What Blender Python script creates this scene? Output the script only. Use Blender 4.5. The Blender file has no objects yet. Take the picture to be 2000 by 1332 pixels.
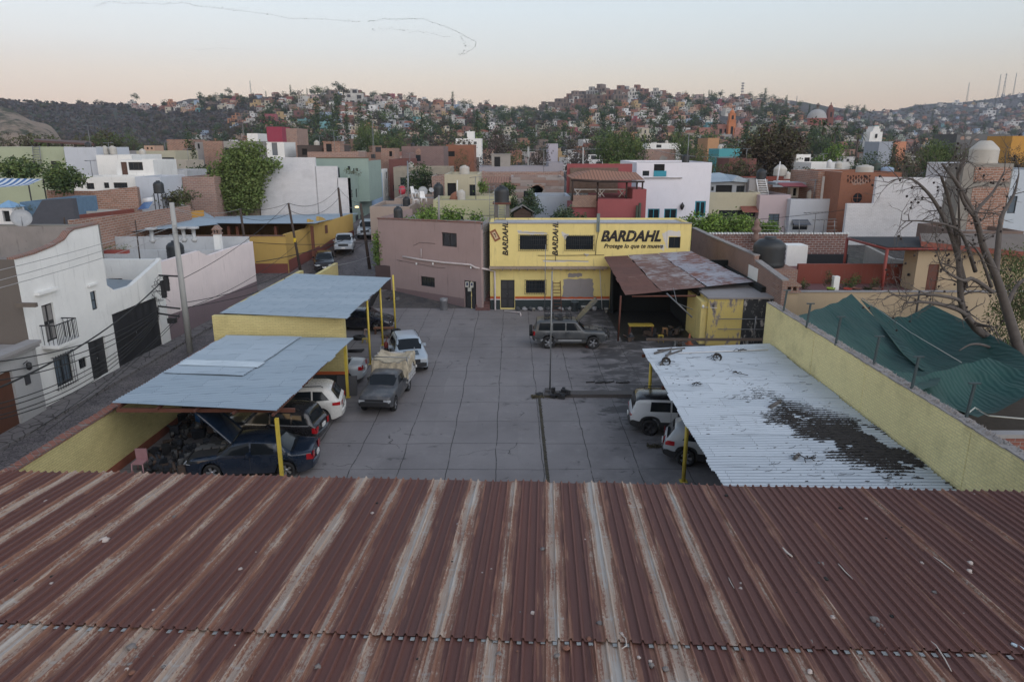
import bpy,math,random
from math import sin,cos,radians as R,pi
from mathutils import Vector,Matrix,noise
C=bpy.context.scene
COL=C.collection
TH=R(15.4);FP=1387.0;HC=12.0
cam_d=bpy.data.cameras.new('camera');cam_d.sensor_width=36;cam_d.lens=FP/2000*36
cam_d.clip_start=.1;cam_d.clip_end=12000
cam=bpy.data.objects.new('camera',cam_d);COL.objects.link(cam)
cam.location=(0,0,HC);cam.rotation_euler=(pi/2-TH,0,0);C.camera=cam
W=bpy.data.worlds.new('World');C.world=W;W.use_nodes=True
wn=W.node_tree;bg=wn.nodes['Background']
SUN_EL,SUN_AZ=R(4.0),R(-150)
sky=wn.nodes.new('ShaderNodeTexSky');sky.sky_type='NISHITA';sky.sun_disc=False
sky.sun_elevation=SUN_EL;sky.sun_rotation=SUN_AZ;sky.air_density=1.0;sky.dust_density=2.5;sky.ozone_density=2.0
tc=wn.nodes.new('ShaderNodeTexCoord');sp=wn.nodes.new('ShaderNodeSeparateXYZ');wn.links.new(tc.outputs['Generated'],sp.inputs[0])
rp=wn.nodes.new('ShaderNodeValToRGB');wn.links.new(sp.outputs['Z'],rp.inputs[0])
stops=[(0.0,(.75,.56,.46)),(.05,(.75,.60,.51)),(.085,(.78,.675,.60)),(.12,(.77,.75,.74)),(.165,(.75,.785,.815)),(.26,(.64,.71,.78)),(.5,(.38,.46,.58)),(1.0,(.26,.32,.43))]
el=rp.color_ramp.elements
while len(el)<len(stops):el.new(.5)
for e,(p,c)in zip(el,stops):e.position=p;e.color=(*c,1)
dr=wn.nodes.new('ShaderNodeMapRange');wn.links.new(sp.outputs['X'],dr.inputs[0])
for i,v in((1,-.6),(2,.7),(3,1.12),(4,.79)):dr.inputs[i].default_value=v
vm=wn.nodes.new('ShaderNodeVectorMath');vm.operation='SCALE';wn.links.new(rp.outputs[0],vm.inputs[0]);wn.links.new(dr.outputs[0],vm.inputs['Scale'])
mx=wn.nodes.new('ShaderNodeMix');mx.data_type='RGBA';mx.blend_type='ADD';mx.inputs[0].default_value=.08
wn.links.new(vm.outputs[0],mx.inputs[6]);wn.links.new(sky.outputs[0],mx.inputs[7])
wn.links.new(mx.outputs[2],bg.inputs[0]);bg.inputs[1].default_value=1.0
sd=bpy.data.lights.new('sun','SUN');sd.energy=2.9;sd.angle=R(95);sd.color=(1,.96,.95)
sun=bpy.data.objects.new('sun',sd);COL.objects.link(sun)
sun.rotation_euler=(R(90-15),0,R(42))
C.view_settings.view_transform='Standard';C.view_settings.look='None';C.view_settings.gamma=1;C.view_settings.exposure=0
rnd=random.Random(7)
HAZE_D=.00014
def ray(px,py):
 a=(px-1000)/FP;b=(py-666)/FP
 return(a,cos(TH)-b*sin(TH),-sin(TH)-b*cos(TH))
def G(px,py,z=0):
 d=ray(px,py);t=(z-HC)/d[2];return Vector((d[0]*t,d[1]*t,z))
def D(px,py,Y):
 d=ray(px,py);t=Y/d[1];return Vector((d[0]*t,Y,HC+d[2]*t))
def nd(nt,t,ins=None,**pr):
 n=nt.nodes.new(t)
 for k,v in pr.items():setattr(n,k,v)
 for k,v in(ins or{}).items():
  s=n.inputs[k]
  if hasattr(v,'links'):nt.links.new(v,s)
  else:s.default_value=v
 return n
def mth(nt,op,a,b=0.0,c=0.0,clamp=False):
 n=nt.nodes.new('ShaderNodeMath');n.operation=op;n.use_clamp=clamp
 for i,v in enumerate((a,b,c)):
  if hasattr(v,'links'):nt.links.new(v,n.inputs[i])
  else:n.inputs[i].default_value=v
 return n.outputs[0]
def c4(c):return(c[0],c[1],c[2],1)
def mixc(nt,f,a,b,mode='MIX'):
 n=nt.nodes.new('ShaderNodeMix');n.data_type='RGBA';n.blend_type=mode
 for i,v in((0,f),(6,a),(7,b)):
  if hasattr(v,'links'):nt.links.new(v,n.inputs[i])
  else:n.inputs[i].default_value=v if i==0 else c4(v)
 return n.outputs[2]
def sstep(nt,v,lo,hi):
 n=nt.nodes.new('ShaderNodeMapRange');n.interpolation_type='SMOOTHSTEP'
 nt.links.new(v,n.inputs[0])
 for i,x in((1,lo),(2,hi),(3,0),(4,1)):n.inputs[i].default_value=x
 return n.outputs[0]
def noi(nt,vec,scale,det=4,rough=.6,dist=0):
 return nd(nt,'ShaderNodeTexNoise',{'Vector':vec,'Scale':scale,'Detail':det,'Roughness':rough,'Distortion':dist}).outputs[0]
def vscale(nt,vec,s):
 return nd(nt,'ShaderNodeVectorMath',{0:vec,1:s},operation='MULTIPLY').outputs[0]
MATS={}
def newmat(name):
 m=bpy.data.materials.new(name);m.use_nodes=True;nt=m.node_tree
 b=nt.nodes['Principled BSDF'];MATS[name]=m
 oc=nt.nodes.new('ShaderNodeTexCoord').outputs['Object']
 return m,nt,b,oc
def fin(nt,b,col,rough=.8,bump=None,dist=.02,strength=.6,metal=0,spec=None):
 if hasattr(col,'links'):nt.links.new(col,b.inputs['Base Color'])
 else:b.inputs['Base Color'].default_value=c4(col)
 if hasattr(rough,'links'):nt.links.new(rough,b.inputs['Roughness'])
 else:b.inputs['Roughness'].default_value=rough
 b.inputs['Metallic'].default_value=metal
 if spec is not None:b.inputs['Specular IOR Level'].default_value=spec
 if bump is not None:
  bn=nd(nt,'ShaderNodeBump',{'Height':bump,'Strength':strength,'Distance':dist});nt.links.new(bn.outputs[0],b.inputs['Normal'])
def plain(name,col,rough=.6,metal=0,var=.25,sc=3.0,spec=None):
 if name in MATS:return MATS[name]
 m,nt,b,oc=newmat(name)
 n=noi(nt,oc,sc,5)
 k=mth(nt,'MULTIPLY_ADD',n,2*var,1-var)
 col=nd(nt,'ShaderNodeVectorMath',{0:c4(col)[:3],'Scale':k},operation='SCALE').outputs[0]
 fin(nt,b,col,rough,metal=metal,spec=spec);return m
def plaster(name,col,dirt=(.16,.14,.12),amt=.5,rough=.9,sc=1.0,peel=None,pk=.68):
 """painted render: mottling, streaks running down from the parapet, dirt specks, optional flaked patches"""
 if name in MATS:return MATS[name]
 m,nt,b,oc=newmat(name)
 amt=min(1.4,amt*1.3);n1=noi(nt,oc,.7*sc,6,.65);n2=noi(nt,vscale(nt,oc,(3*sc,3*sc,.35*sc)),1.5,5,.6);n3=noi(nt,oc,9*sc,4,.7)
 c=mixc(nt,mth(nt,'MULTIPLY',sstep(nt,n1,.35,.8),.45*amt),col,tuple(x*.62 for x in col))
 c=mixc(nt,mth(nt,'MULTIPLY',sstep(nt,n2,.56,.8),.75*amt),c,dirt)
 c=mixc(nt,mth(nt,'MULTIPLY',sstep(nt,n3,.6,.75),.35*amt),c,dirt)
 if peel:
  n4=noi(nt,oc,1.1*sc,8,.7);c=mixc(nt,sstep(nt,n4,pk,pk+.02),c,peel)
 fin(nt,b,c,rough,n3,.02,.4);return m
def brick(name,c1,c2,mortar,bw=.28,bh=.085,painted=0,rough=.9,dirt=.5,ms=.018):
 if name in MATS:return MATS[name]
 m,nt,b,oc=newmat(name)
 s=nd(nt,'ShaderNodeSeparateXYZ',{0:oc})
 u=mth(nt,'ADD',s.outputs[0],s.outputs[1])
 v=nd(nt,'ShaderNodeCombineXYZ',{0:u,1:s.outputs[2]}).outputs[0]
 wob=noi(nt,oc,2.0,2);
 v=nd(nt,'ShaderNodeVectorMath',{0:v,1:nd(nt,'ShaderNodeCombineXYZ',{1:mth(nt,'MULTIPLY',wob,.06)}).outputs[0]},operation='ADD').outputs[0]
 bt=nd(nt,'ShaderNodeTexBrick',{'Vector':v,'Color1':c4(c1),'Color2':c4(c2),'Mortar':c4(mortar),'Scale':1,'Mortar Size':ms,'Mortar Smooth':.4,'Bias':0,'Brick Width':bw,'Row Height':bh})
 n1=noi(nt,oc,.8,6,.65);n2=noi(nt,oc,7,5,.7)
 c=mixc(nt,mth(nt,'MULTIPLY',sstep(nt,n1,.45,.8),dirt),bt.outputs[0],tuple(x*.45 for x in c1))
 c=mixc(nt,mth(nt,'MULTIPLY',sstep(nt,n2,.6,.72),dirt*.6),c,(.09,.08,.07))
 hgt=mth(nt,'MULTIPLY_ADD',bt.outputs[1],-1.0,n2)
 fin(nt,b,c,rough,hgt,.03,.7);return m
class MB:
 def __init__(s):s.v=[];s.f=[];s.m=[];s.sm=[]
 def add(s,vs,fs,mi=0,sm=False):
  o=len(s.v);s.v+=[tuple(v)for v in vs]
  for f in fs:s.f.append([i+o for i in f]);s.m.append(mi);s.sm.append(sm)
  return s
 def box(s,x0,x1,y0,y1,z0,z1,mi=0,M=None,skip=()):
  vs=[Vector((x,y,z))for z in(z0,z1)for y in(y0,y1)for x in(x0,x1)]
  if M is not None:vs=[M@v for v in vs]
  fs={'b':(0,2,3,1),'t':(4,5,7,6),'f':(0,1,5,4),'k':(2,6,7,3),'l':(0,4,6,2),'r':(1,3,7,5)}
  return s.add(vs,[f for k,f in fs.items()if k not in skip],mi)
 def quad(s,a,b,c,d,mi=0,sm=False):return s.add([a,b,c,d],[(0,1,2,3)],mi,sm)
 def prism(s,poly,z0,z1,mi=0,z1s=None):
  n=len(poly);zt=z1s or[z1]*n
  vs=[(x,y,z0)for x,y in poly]+[(x,y,zt[i])for i,(x,y)in enumerate(poly)]
  return s.add(vs,[tuple(range(n))[::-1],tuple(range(n,2*n))]+[(i,(i+1)%n,n+(i+1)%n,n+i)for i in range(n)],mi)
 def tube(s,pts,r,n=6,mi=0,cap=True,sm=True):
  pts=[Vector(p)for p in pts];rs=r if isinstance(r,(list,tuple))else[r]*len(pts)
  o=len(s.v);up=Vector((.13,.21,.97))
  for i,p in enumerate(pts):
   t=(pts[min(i+1,len(pts)-1)]-pts[max(i-1,0)])
   if t.length<1e-9:t=Vector((0,0,1))
   t.normalize();a=t.cross(up)
   if a.length<1e-3:a=t.cross(Vector((1,0,0)))
   a.normalize();b=t.cross(a)
   for k in range(n):
    q=2*pi*k/n;s.v.append(tuple(p+(a*cos(q)+b*sin(q))*rs[i]))
  for i in range(len(pts)-1):
   for k in range(n):
    s.f.append([o+i*n+k,o+i*n+(k+1)%n,o+(i+1)*n+(k+1)%n,o+(i+1)*n+k]);s.m.append(mi);s.sm.append(sm)
  if cap:
   s.f.append([o+k for k in range(n)][::-1]);s.m.append(mi);s.sm.append(False)
   e=o+(len(pts)-1)*n;s.f.append([e+k for k in range(n)]);s.m.append(mi);s.sm.append(False)
  return s
 def lathe(s,prof,c=(0,0,0),n=16,mi=0,M=None,sm=True):
  o=len(s.v);c=Vector(c)
  for r,z in prof:
   for k in range(n):
    v=Vector((r*cos(2*pi*k/n),r*sin(2*pi*k/n),z))
    s.v.append(tuple((M@v if M is not None else v)+c))
  for i in range(len(prof)-1):
   for k in range(n):
    s.f.append([o+i*n+k,o+i*n+(k+1)%n,o+(i+1)*n+(k+1)%n,o+(i+1)*n+k]);s.m.append(mi);s.sm.append(sm)
  return s
 def blob(s,c,r,seed=0,mi=0,n=8,rough=.25,squash=1):
  rr=random.Random(seed);o=len(s.v);m=n//2+1;ph=[rr.random()*9 for _ in range(4)]
  for i in range(m+1):
   t=pi*i/m
   for k in range(n):
    p=2*pi*k/n;d=Vector((sin(t)*cos(p),sin(t)*sin(p),cos(t)))
    q=1+rough*noise.noise(d*1.7+Vector((ph[0],ph[1],ph[2])))*2
    s.v.append((c[0]+d.x*r*q,c[1]+d.y*r*q,c[2]+d.z*r*q*squash))
  for i in range(m):
   for k in range(n):s.f.append([o+i*n+k,o+(i+1)*n+k,o+(i+1)*n+(k+1)%n,o+i*n+(k+1)%n]);s.m.append(mi);s.sm.append(True)
  return s
 def mesh(s,name,mats):
  me=bpy.data.meshes.new(name);me.from_pydata(s.v,[],s.f)
  for m in(mats if isinstance(mats,(list,tuple))else[mats]):me.materials.append(m)
  me.polygons.foreach_set('material_index',s.m);me.polygons.foreach_set('use_smooth',s.sm)
  me.validate();me.update();return me
 def build(s,name,mats,parent=None,label=None,cat=None,group=None,kind=None,loc=None):
  o=bpy.data.objects.new(name,s.mesh(name,mats));COL.objects.link(o)
  if parent is not None:o.parent=parent
  if loc is not None:o.location=loc
  return tag(o,label,cat,group,kind)
def tag(o,label=None,cat=None,group=None,kind=None):
 if label:o['label']=label
 if cat:o['category']=cat
 if group:o['group']=group
 if kind:o['kind']=kind
 return o
def thing(name,label,cat,loc=(0,0,0),rz=0,group=None):
 o=bpy.data.objects.new(name,None);COL.objects.link(o);o.location=loc;o.rotation_euler=(0,0,rz);o.empty_display_size=.2
 return tag(o,label,cat,group)
def kids(o):return[c for c in bpy.data.objects if c.parent==o]
TREE={}
def dup(root,loc=None,rz=None,sc=None,label=None,group=None,cache=None):
 def rec(o,par):
  c=o.copy();COL.objects.link(c)
  if par is not None:c.parent=par
  if o.name not in TREE:TREE[o.name]=kids(o)
  for ch in TREE[o.name]:rec(ch,c)
  return c
 r=rec(root,None)
 if loc is not None:r.location=loc
 if rz is not None:r.rotation_euler=(0,0,rz)
 if sc is not None:r.scale=sc if isinstance(sc,(tuple,list))else(sc,)*3
 if label:r['label']=label
 if group:r['group']=group
 return r
def rotz(a):return Matrix.Rotation(a,4,'Z')
GLASS=plain('dark_glass',(.02,.025,.03),.08,var=.1,spec=.6)
GLASSB=plain('pale_glass',(.10,.13,.16),.12,var=.3,spec=.6)
DARK=plain('dark_interior',(.012,.012,.013),.9)
BLACKM=plain('black_iron',(.018,.018,.02),.55)
WHITEP=plain('white_paint',(.62,.62,.62),.6,var=.12)
GREYM=plain('grey_metal',(.22,.23,.24),.45,metal=.6)
CONC=plaster('concrete',(.28,.27,.27),amt=.7)
ROOFC=plaster('flat_roof',(.24,.22,.21),(.07,.065,.06),amt=1.0)
ROOFR=plaster('red_flat_roof',(.26,.11,.08),(.09,.05,.04),amt=.8)
TANKB=plain('black_plastic',(.018,.021,.024),.5,var=.3)
TANKW=plain('cream_plastic',(.42,.40,.36),.55,var=.15)
WOODM=plain('brown_wood',(.09,.045,.03),.7,var=.35)
YEL=brick('yellow_painted_brick',(.60,.52,.24),(.54,.46,.21),(.44,.38,.18),dirt=.5,ms=.012)
YELP=plaster('yellow_plaster',(.69,.57,.23),(.25,.2,.12),amt=.6,peel=(.50,.48,.44),pk=.70)
YPOST=plain('yellow_post',(.55,.42,.06),.5,var=.3)
# terrain
SKY=[(-400,200),(0,186),(60,192),(140,198),(220,201),(300,203),(370,206),(410,194),(440,190),(490,191),(560,189),(600,186),(680,180),(720,184),(780,189),(850,196),(930,206),(1000,210),(1050,213),(1095,202),(1120,194),(1160,186),(1190,180),(1220,181),(1290,186),(1350,188),(1400,190),(1440,189),(1480,191),(1530,198),(1580,208),(1640,215),(1690,213),(1730,203),(1800,199),(1850,192),(1900,182),(1950,173),(2000,167),(2500,150)]
RID=[(-400,800),(0,800),(250,900),(450,850),(520,820),(700,780),(950,1000),(1050,1050),(1190,950),(1450,1000),(1600,1300),(1700,1700),(1850,1900),(2500,2000)]
BAS=[(-400,430),(430,430),(540,260),(1600,260),(1800,500),(2500,600)]
EXP=[(-400,2.2),(430,2.2),(560,1.35),(1600,1.5),(1800,1.7),(2500,1.7)]
SKY=[(x,y+(2 if 450<x<1640 else 1))for x,y in SKY]
def lut(t,x):
 if x<=t[0][0]:return t[0][1]
 for(a,b),(c,d)in zip(t,t[1:]):
  if x<=c:return b+(d-b)*(x-a)/(c-a)
 return t[-1][1]
NEAR=[(53,0),(60,.8),(72,2.3),(100,3.0),(150,3.5),(260,5)]
def terr(x,y):
 z=lut(NEAR,y)
 if y<200:return z
 px=1000+FP*(x/y)*cos(TH);d=ray(px,lut(SKY,px));Rr=lut(RID,px);b=lut(BAS,px)
 zr=HC+Rr*d[2]/d[1]
 if y>b:
  s=(y-b)/(Rr-b)
  if s<1:z+=(zr-z)*(s**lut(EXP,px))
  else:z=zr-(y-Rr)*.12
  z+=noise.noise(Vector((x*.012,y*.012,3)))*6*min(1,max(0,s))*max(0,1-s*s)*(1 if s<1 else 0)
 return z
def hit(px,py,y0=180):
 d=ray(px,py);y=y0
 while y<2400:
  z=HC+d[2]/d[1]*y;x=d[0]/d[1]*y
  if z<=terr(x,y):return Vector((x,y,terr(x,y)))
  y+=4+y*.004
 return None
m,nt,b,oc=newmat('scrub_slope')
n1=noi(nt,oc,.012,8,.65);n2=noi(nt,oc,.05,8,.75);n3=noi(nt,oc,.25,4,.7)
c=mixc(nt,sstep(nt,n2,.42,.6),(.045,.042,.045),(.085,.075,.07));c=mixc(nt,sstep(nt,n1,.5,.62),c,(.035,.05,.03))
c=mixc(nt,mth(nt,'MULTIPLY',sstep(nt,n3,.62,.7),.6),c,(.15,.13,.11))
fin(nt,b,c,.95,n3,1.5,.8)
mb=MB();cols=[-1600+i*25 for i in range(211)];y=53.0;rows=[]
while y<2700:rows.append(y);y+=1.5 if y<80 else y*.022
for Y in rows:
 for px in cols:
  X=(px-1000)/FP/cos(TH)*Y;mb.v.append((X,Y,terr(X,Y)))
n=len(cols)
for j in range(len(rows)-1):
 for i in range(n-1):mb.f.append([j*n+i,j*n+i+1,(j+1)*n+i+1,(j+1)*n+i]);mb.m.append(0);mb.sm.append(True)
mb.build('hills',MATS['scrub_slope'],kind='structure')
m,nt,b,oc=newmat('bare_ground');n1=noi(nt,oc,.3,8,.7)
fin(nt,b,mixc(nt,n1,(.10,.085,.07),(.16,.14,.12)),.95)
mb=MB();mb.box(-6000,6000,-3000,9000,-1.2,-.3);mb.build('far_ground',MATS['bare_ground'],kind='structure')
mb=MB();mb.box(-130,130,-80,53.4,-.29,-.004);mb.build('ground',MATS['bare_ground'],kind='structure')
mb=MB()
m,nt,b,oc=newmat('pale_rock');n1=noi(nt,oc,.04,8,.7);n2=noi(nt,oc,.2,8,.75)
fin(nt,b,mixc(nt,sstep(nt,n1,.5,.6),mixc(nt,n2,(.13,.10,.075),(.36,.28,.22)),(.05,.055,.035)),.95,n2,1.5,.8)
OUT=[(-400,225),(-200,208),(-60,212),(0,214),(30,222),(60,236),(95,244),(108,256),(118,275),(140,284)]
for j in range(30):
 for i in range(46):
  px=-300+i*10;s=j/29;Y=330+s*110;t=lut(OUT,px);d=ray(px,t);zr=HC+400*d[2]/d[1]
  h=sin(min(1,s*1.5)*pi/2)**.7 if s<.67 else cos((s-.67)/.33*pi/2)
  X=d[0]/d[1]*Y;z=3+(zr-3)*h+noise.noise(Vector((X*.06,Y*.06,0)))*3.0*h;mb.v.append((X,Y,z))
for j in range(29):
 for i in range(45):mb.f.append([j*46+i,j*46+i+1,(j+1)*46+i+1,(j+1)*46+i]);mb.m.append(0);mb.sm.append(True)
mb.build('rocky_hill',MATS['pale_rock'],kind='structure')
# yard, street, pavements
m,nt,b,oc=newmat('yard_concrete')
s=nd(nt,'ShaderNodeSeparateXYZ',{0:oc});X,Y=s.outputs[0],s.outputs[1]
wx=mth(nt,'ADD',X,mth(nt,'MULTIPLY',noi(nt,oc,.35,3),.26));wy=mth(nt,'ADD',Y,mth(nt,'MULTIPLY',noi(nt,oc,.3,3),.30))
jx=mth(nt,'ABSOLUTE',mth(nt,'SUBTRACT',mth(nt,'FRACT',mth(nt,'DIVIDE',mth(nt,'SUBTRACT',wx,1.33-1.85*20),1.85)),.5))
jy=mth(nt,'ABSOLUTE',mth(nt,'SUBTRACT',mth(nt,'FRACT',mth(nt,'DIVIDE',mth(nt,'SUBTRACT',wy,25.16-2.45*12),2.45)),.5))
jl=mth(nt,'MAXIMUM',sstep(nt,jx,.487,.494),sstep(nt,jy,.490,.495))
n1=noi(nt,oc,.35,8,.62);n2=noi(nt,oc,1.6,8,.7);n3=noi(nt,vscale(nt,oc,(.7,1.2,1)),1.1,6,.65,.4);n4=noi(nt,oc,30,3)
slab=nd(nt,'ShaderNodeTexWhiteNoise',{'Vector':nd(nt,'ShaderNodeCombineXYZ',{0:mth(nt,'FLOOR',mth(nt,'DIVIDE',mth(nt,'SUBTRACT',wx,1.33-.925),1.85)),1:mth(nt,'FLOOR',mth(nt,'DIVIDE',mth(nt,'SUBTRACT',wy,25.16-1.225),2.45))}).outputs[0]}).outputs[0]
c=mixc(nt,n1,(.15,.138,.142),(.25,.232,.23));c=mixc(nt,mth(nt,'MULTIPLY',slab,.28),c,(.13,.12,.125))
c=mixc(nt,mth(nt,'MULTIPLY',sstep(nt,n2,.52,.72),.35),c,(.28,.265,.26))
zone=mth(nt,'MAXIMUM',mth(nt,'MULTIPLY',sstep(nt,X,2.0,6.5),sstep(nt,Y,26,31)),.0)
oil=sstep(nt,mth(nt,'ADD',n3,mth(nt,'MULTIPLY',zone,.2)),.60,.72)
big=sstep(nt,noi(nt,oc,.16,5,.6),.42,.68)
c=mixc(nt,mth(nt,'MULTIPLY',big,.38),c,(.09,.08,.082));c=mixc(nt,mth(nt,'MULTIPLY',mth(nt,'MULTIPLY',sstep(nt,X,.5,5.5),sstep(nt,noi(nt,oc,.5,6,.7),.38,.62)),.5),c,(.065,.06,.062));c=mixc(nt,mth(nt,'MULTIPLY',oil,.8),c,(.028,.026,.027))
c=mixc(nt,mth(nt,'MULTIPLY',sstep(nt,noi(nt,oc,3.5,4,.6),.70,.73),.8),c,(.04,.036,.036))
vor=nd(nt,'ShaderNodeTexVoronoi',{'Vector':nd(nt,'ShaderNodeVectorMath',{0:oc,1:nd(nt,'ShaderNodeVectorMath',{0:nd(nt,'ShaderNodeTexNoise',{'Vector':oc,'Scale':.8,'Detail':4}).outputs[1],'Scale':1.4},operation='SCALE').outputs[0]},operation='ADD').outputs[0],'Scale':.22},feature='DISTANCE_TO_EDGE').outputs[0]
crk=mth(nt,'MULTIPLY',mth(nt,'SUBTRACT',1.0,sstep(nt,vor,.002,.006)),sstep(nt,n1,.54,.6))
c=mixc(nt,mth(nt,'MULTIPLY',crk,.8),c,(.03,.028,.028));c=mixc(nt,mth(nt,'MULTIPLY',mth(nt,'MULTIPLY',jl,sstep(nt,n3,.32,.5)),.9),c,(.03,.028,.027))
fin(nt,b,c,.78,mth(nt,'MULTIPLY_ADD',jl,-1.5,mth(nt,'MULTIPLY',n4,.3)),.02,.5)
mb=MB();mb.box(-15.4,17.5,3,60,-.2,0,skip=('b',));mb.build('yard_pavement',MATS['yard_concrete'],kind='structure')
m,nt,b,oc=newmat('cobbles')
v=nd(nt,'ShaderNodeTexVoronoi',{'Vector':oc,'Scale':6.5},feature='F1');e=nd(nt,'ShaderNodeTexVoronoi',{'Vector':oc,'Scale':6.5},feature='DISTANCE_TO_EDGE').outputs[0]
n1=noi(nt,oc,.5,6);c=mixc(nt,nd(nt,'ShaderNodeSeparateColor',{0:v.outputs[1]}).outputs[0],(.075,.068,.075),(.15,.135,.14));c=mixc(nt,sstep(nt,n1,.4,.75),c,(.19,.17,.17))
c=mixc(nt,mth(nt,'SUBTRACT',1.0,sstep(nt,e,.01,.08)),c,(.03,.028,.028));fin(nt,b,c,.8,e,.05,.6)
m,nt,b,oc=newmat('flagstone')
e=nd(nt,'ShaderNodeTexVoronoi',{'Vector':oc,'Scale':1.6},feature='DISTANCE_TO_EDGE').outputs[0];n1=noi(nt,oc,2,6)
c=mixc(nt,n1,(.11,.10,.105),(.20,.19,.19));c=mixc(nt,mth(nt,'SUBTRACT',1.0,sstep(nt,e,.01,.05)),c,(.045,.04,.04));fin(nt,b,c,.85,e,.03,.5)
def strip(x0f,x1f,ys,dz,mat,name,thick=.15,seg=6):
 mb=MB()
 for Y in ys:
  a,b_=x0f(Y),x1f(Y)
  for i in range(seg+1):X=a+(b_-a)*i/seg;mb.v.append((X,Y,terr(X,Y)+dz))
 n=seg+1;N=len(ys)
 for j in range(N-1):
  for i in range(seg):mb.f.append([j*n+i,j*n+i+1,(j+1)*n+i+1,(j+1)*n+i]);mb.m.append(0);mb.sm.append(False)
  for i in(0,seg):
   a,c_=j*n+i,(j+1)*n+i;va,vc=mb.v[a],mb.v[c_];k=len(mb.v)
   mb.v+=[(va[0],va[1],va[2]-thick),(vc[0],vc[1],vc[2]-thick)];mb.f.append([a,c_,k+1,k]);mb.m.append(0);mb.sm.append(False)
 return mb.build(name,mat,kind='structure')
ys=[10+i*1.5 for i in range(68)]
YC=lambda Y:.047*(Y-30)
strip(lambda Y:-26 if 57.6<Y<62 else-21.9+YC(Y)*.4,lambda Y:(-15.5 if Y<48 else-15.5+(min(Y,58)-48)*.55),ys,.012,MATS['cobbles'],'street',.02,10)
strip(lambda Y:-21.9,lambda Y:-20.7+YC(Y)*.3,[10+i*1.5 for i in range(32)],.14,MATS['flagstone'],'pavement')
strip(lambda Y:-11.2 if Y>62 else-10.2,lambda Y:-9.6 if Y<62 else-10.0,[57.5+i*1.5 for i in range(12)],.14,MATS['flagstone'],'pavement')
WEED=plain('dry_weeds',(.075,.065,.04),.95,var=.5,sc=20)
mb=MB();rr=random.Random(2)
for i in range(700):
 Y=22.4+rr.random()*10.6;X=1.33+.02*(Y-23)*.2+rr.uniform(-.06,.06);h=.01+.04*rr.random()**2;a=rr.random()*6
 mb.quad((X,Y,0),(X+.012*cos(a),Y+.012*sin(a),0),(X+.05*cos(a),Y+.05*sin(a),h),(X+.03*cos(a+1),Y+.03*sin(a),h*.9),0)
for i in range(900):
 X=1.0+rr.random()**2*1.6 if i<450 else 5.6+rr.random()*1.4;Y=(33.1 if i<450 else 27.1)+rr.gauss(0,.09);h=.02+.09*rr.random()**2;a=rr.random()*6
 mb.quad((X,Y,0),(X+.015*cos(a),Y+.015*sin(a),0),(X+.08*cos(a),Y+.08*sin(a),h),(X+.06*cos(a+1),Y+.05*sin(a),h*.9),0)
mb.build('weeds',WEED,kind='stuff',label='dry weeds growing in the yard drain joint',cat='weeds')
mb=MB();mb.box(1.27,1.40,22,33,.004,.008);mb.build('drain_joint',plain('drain_dirt',(.05,.045,.035),.95,var=.4,sc=6),kind='structure')
mb=MB();mb.box(1.9,7.6,33.05,33.6,0,.17);mb.box(1.6,1.9,33.1,33.5,0,.12);mb.box(7.6,11.8,33.3,33.7,0,.1)
mb.build('kerb',plaster('oily_kerb',(.075,.068,.066),(.03,.028,.027),amt=1.3),kind='structure')
# corrugated sheeting
def sheetmat(name,c1,c2,rust=None,rk=.55,bw=3.05,bh=.85,rough=.45,metal=.35,dirt=.4,along='x'):
 if name in MATS:return MATS[name]
 m,nt,b,oc=newmat(name)
 s=nd(nt,'ShaderNodeSeparateXYZ',{0:oc});v=nd(nt,'ShaderNodeCombineXYZ',{0:s.outputs[0],1:s.outputs[1]}).outputs[0]
 bt=nd(nt,'ShaderNodeTexBrick',{'Vector':v,'Color1':c4(c1),'Color2':c4(c2),'Mortar':c4(tuple(x*.55 for x in c1)),'Scale':1,'Mortar Size':.008,'Brick Width':bw,'Row Height':bh})
 st=noi(nt,vscale(nt,oc,(.8,6,1)),1.2,6,.7);n2=noi(nt,oc,.5,6,.6)
 c=mixc(nt,mth(nt,'MULTIPLY',sstep(nt,st,.5,.8),dirt),bt.outputs[0],tuple(x*.4 for x in c1))
 if rust:
  nn=mth(nt,'ADD',mth(nt,'MULTIPLY',n2,.42),mth(nt,'MULTIPLY',st,.58))
  c=mixc(nt,sstep(nt,nn,rk-.06,rk+.05),c,rust)
 fin(nt,b,c,rough,n2,.01,.2,metal=metal);return m
def corr(mb,A,B,Cc,Dd,pitch=.18,amp=.022,seg=3,mi=0,per=6,sag=.0,seed=0,wob=.012,val=False):
 """corrugated sheet through A near-left, B near-right, C far-right, D far-left; ribs run left to right"""
 A,B,Cc,Dd=map(Vector,(A,B,Cc,Dd));L=((Dd-A).length+(Cc-B).length)/2;nw=int(L/pitch);n=nw*per;o=len(mb.v)
 for i in range(n+1):
  t=i/n;p,q=A.lerp(Dd,t),B.lerp(Cc,t);row=int(t*L/.85);rr=random.Random(seed*997+row);j0,j1=rr.uniform(-.05,.05),rr.uniform(-.06,.06);w=cos(2*pi*i/per)*amp
  for k in range(seg+1):
   u=k/seg;r=p.lerp(q,u);ex=(q-p).normalized()*(j0*(1-u)+j1*u)
   mb.v.append((r.x+ex.x,r.y,r.z+w+wob*noise.noise(Vector((r.x*.7,r.y*.7,seed)))*2-sag*sin(pi*u)))
 for i in range(n):
  for k in range(seg):mb.f.append([o+i*(seg+1)+k,o+i*(seg+1)+k+1,o+(i+1)*(seg+1)+k+1,o+(i+1)*(seg+1)+k]);mb.m.append(mi+(1 if val and i%per in(2,3)else 0));mb.sm.append(True)  # val: valley faces take a darker material, dirt plus painted rib shading
RB=plain('rust_beam',(.10,.035,.022),.8,var=.35)
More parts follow.
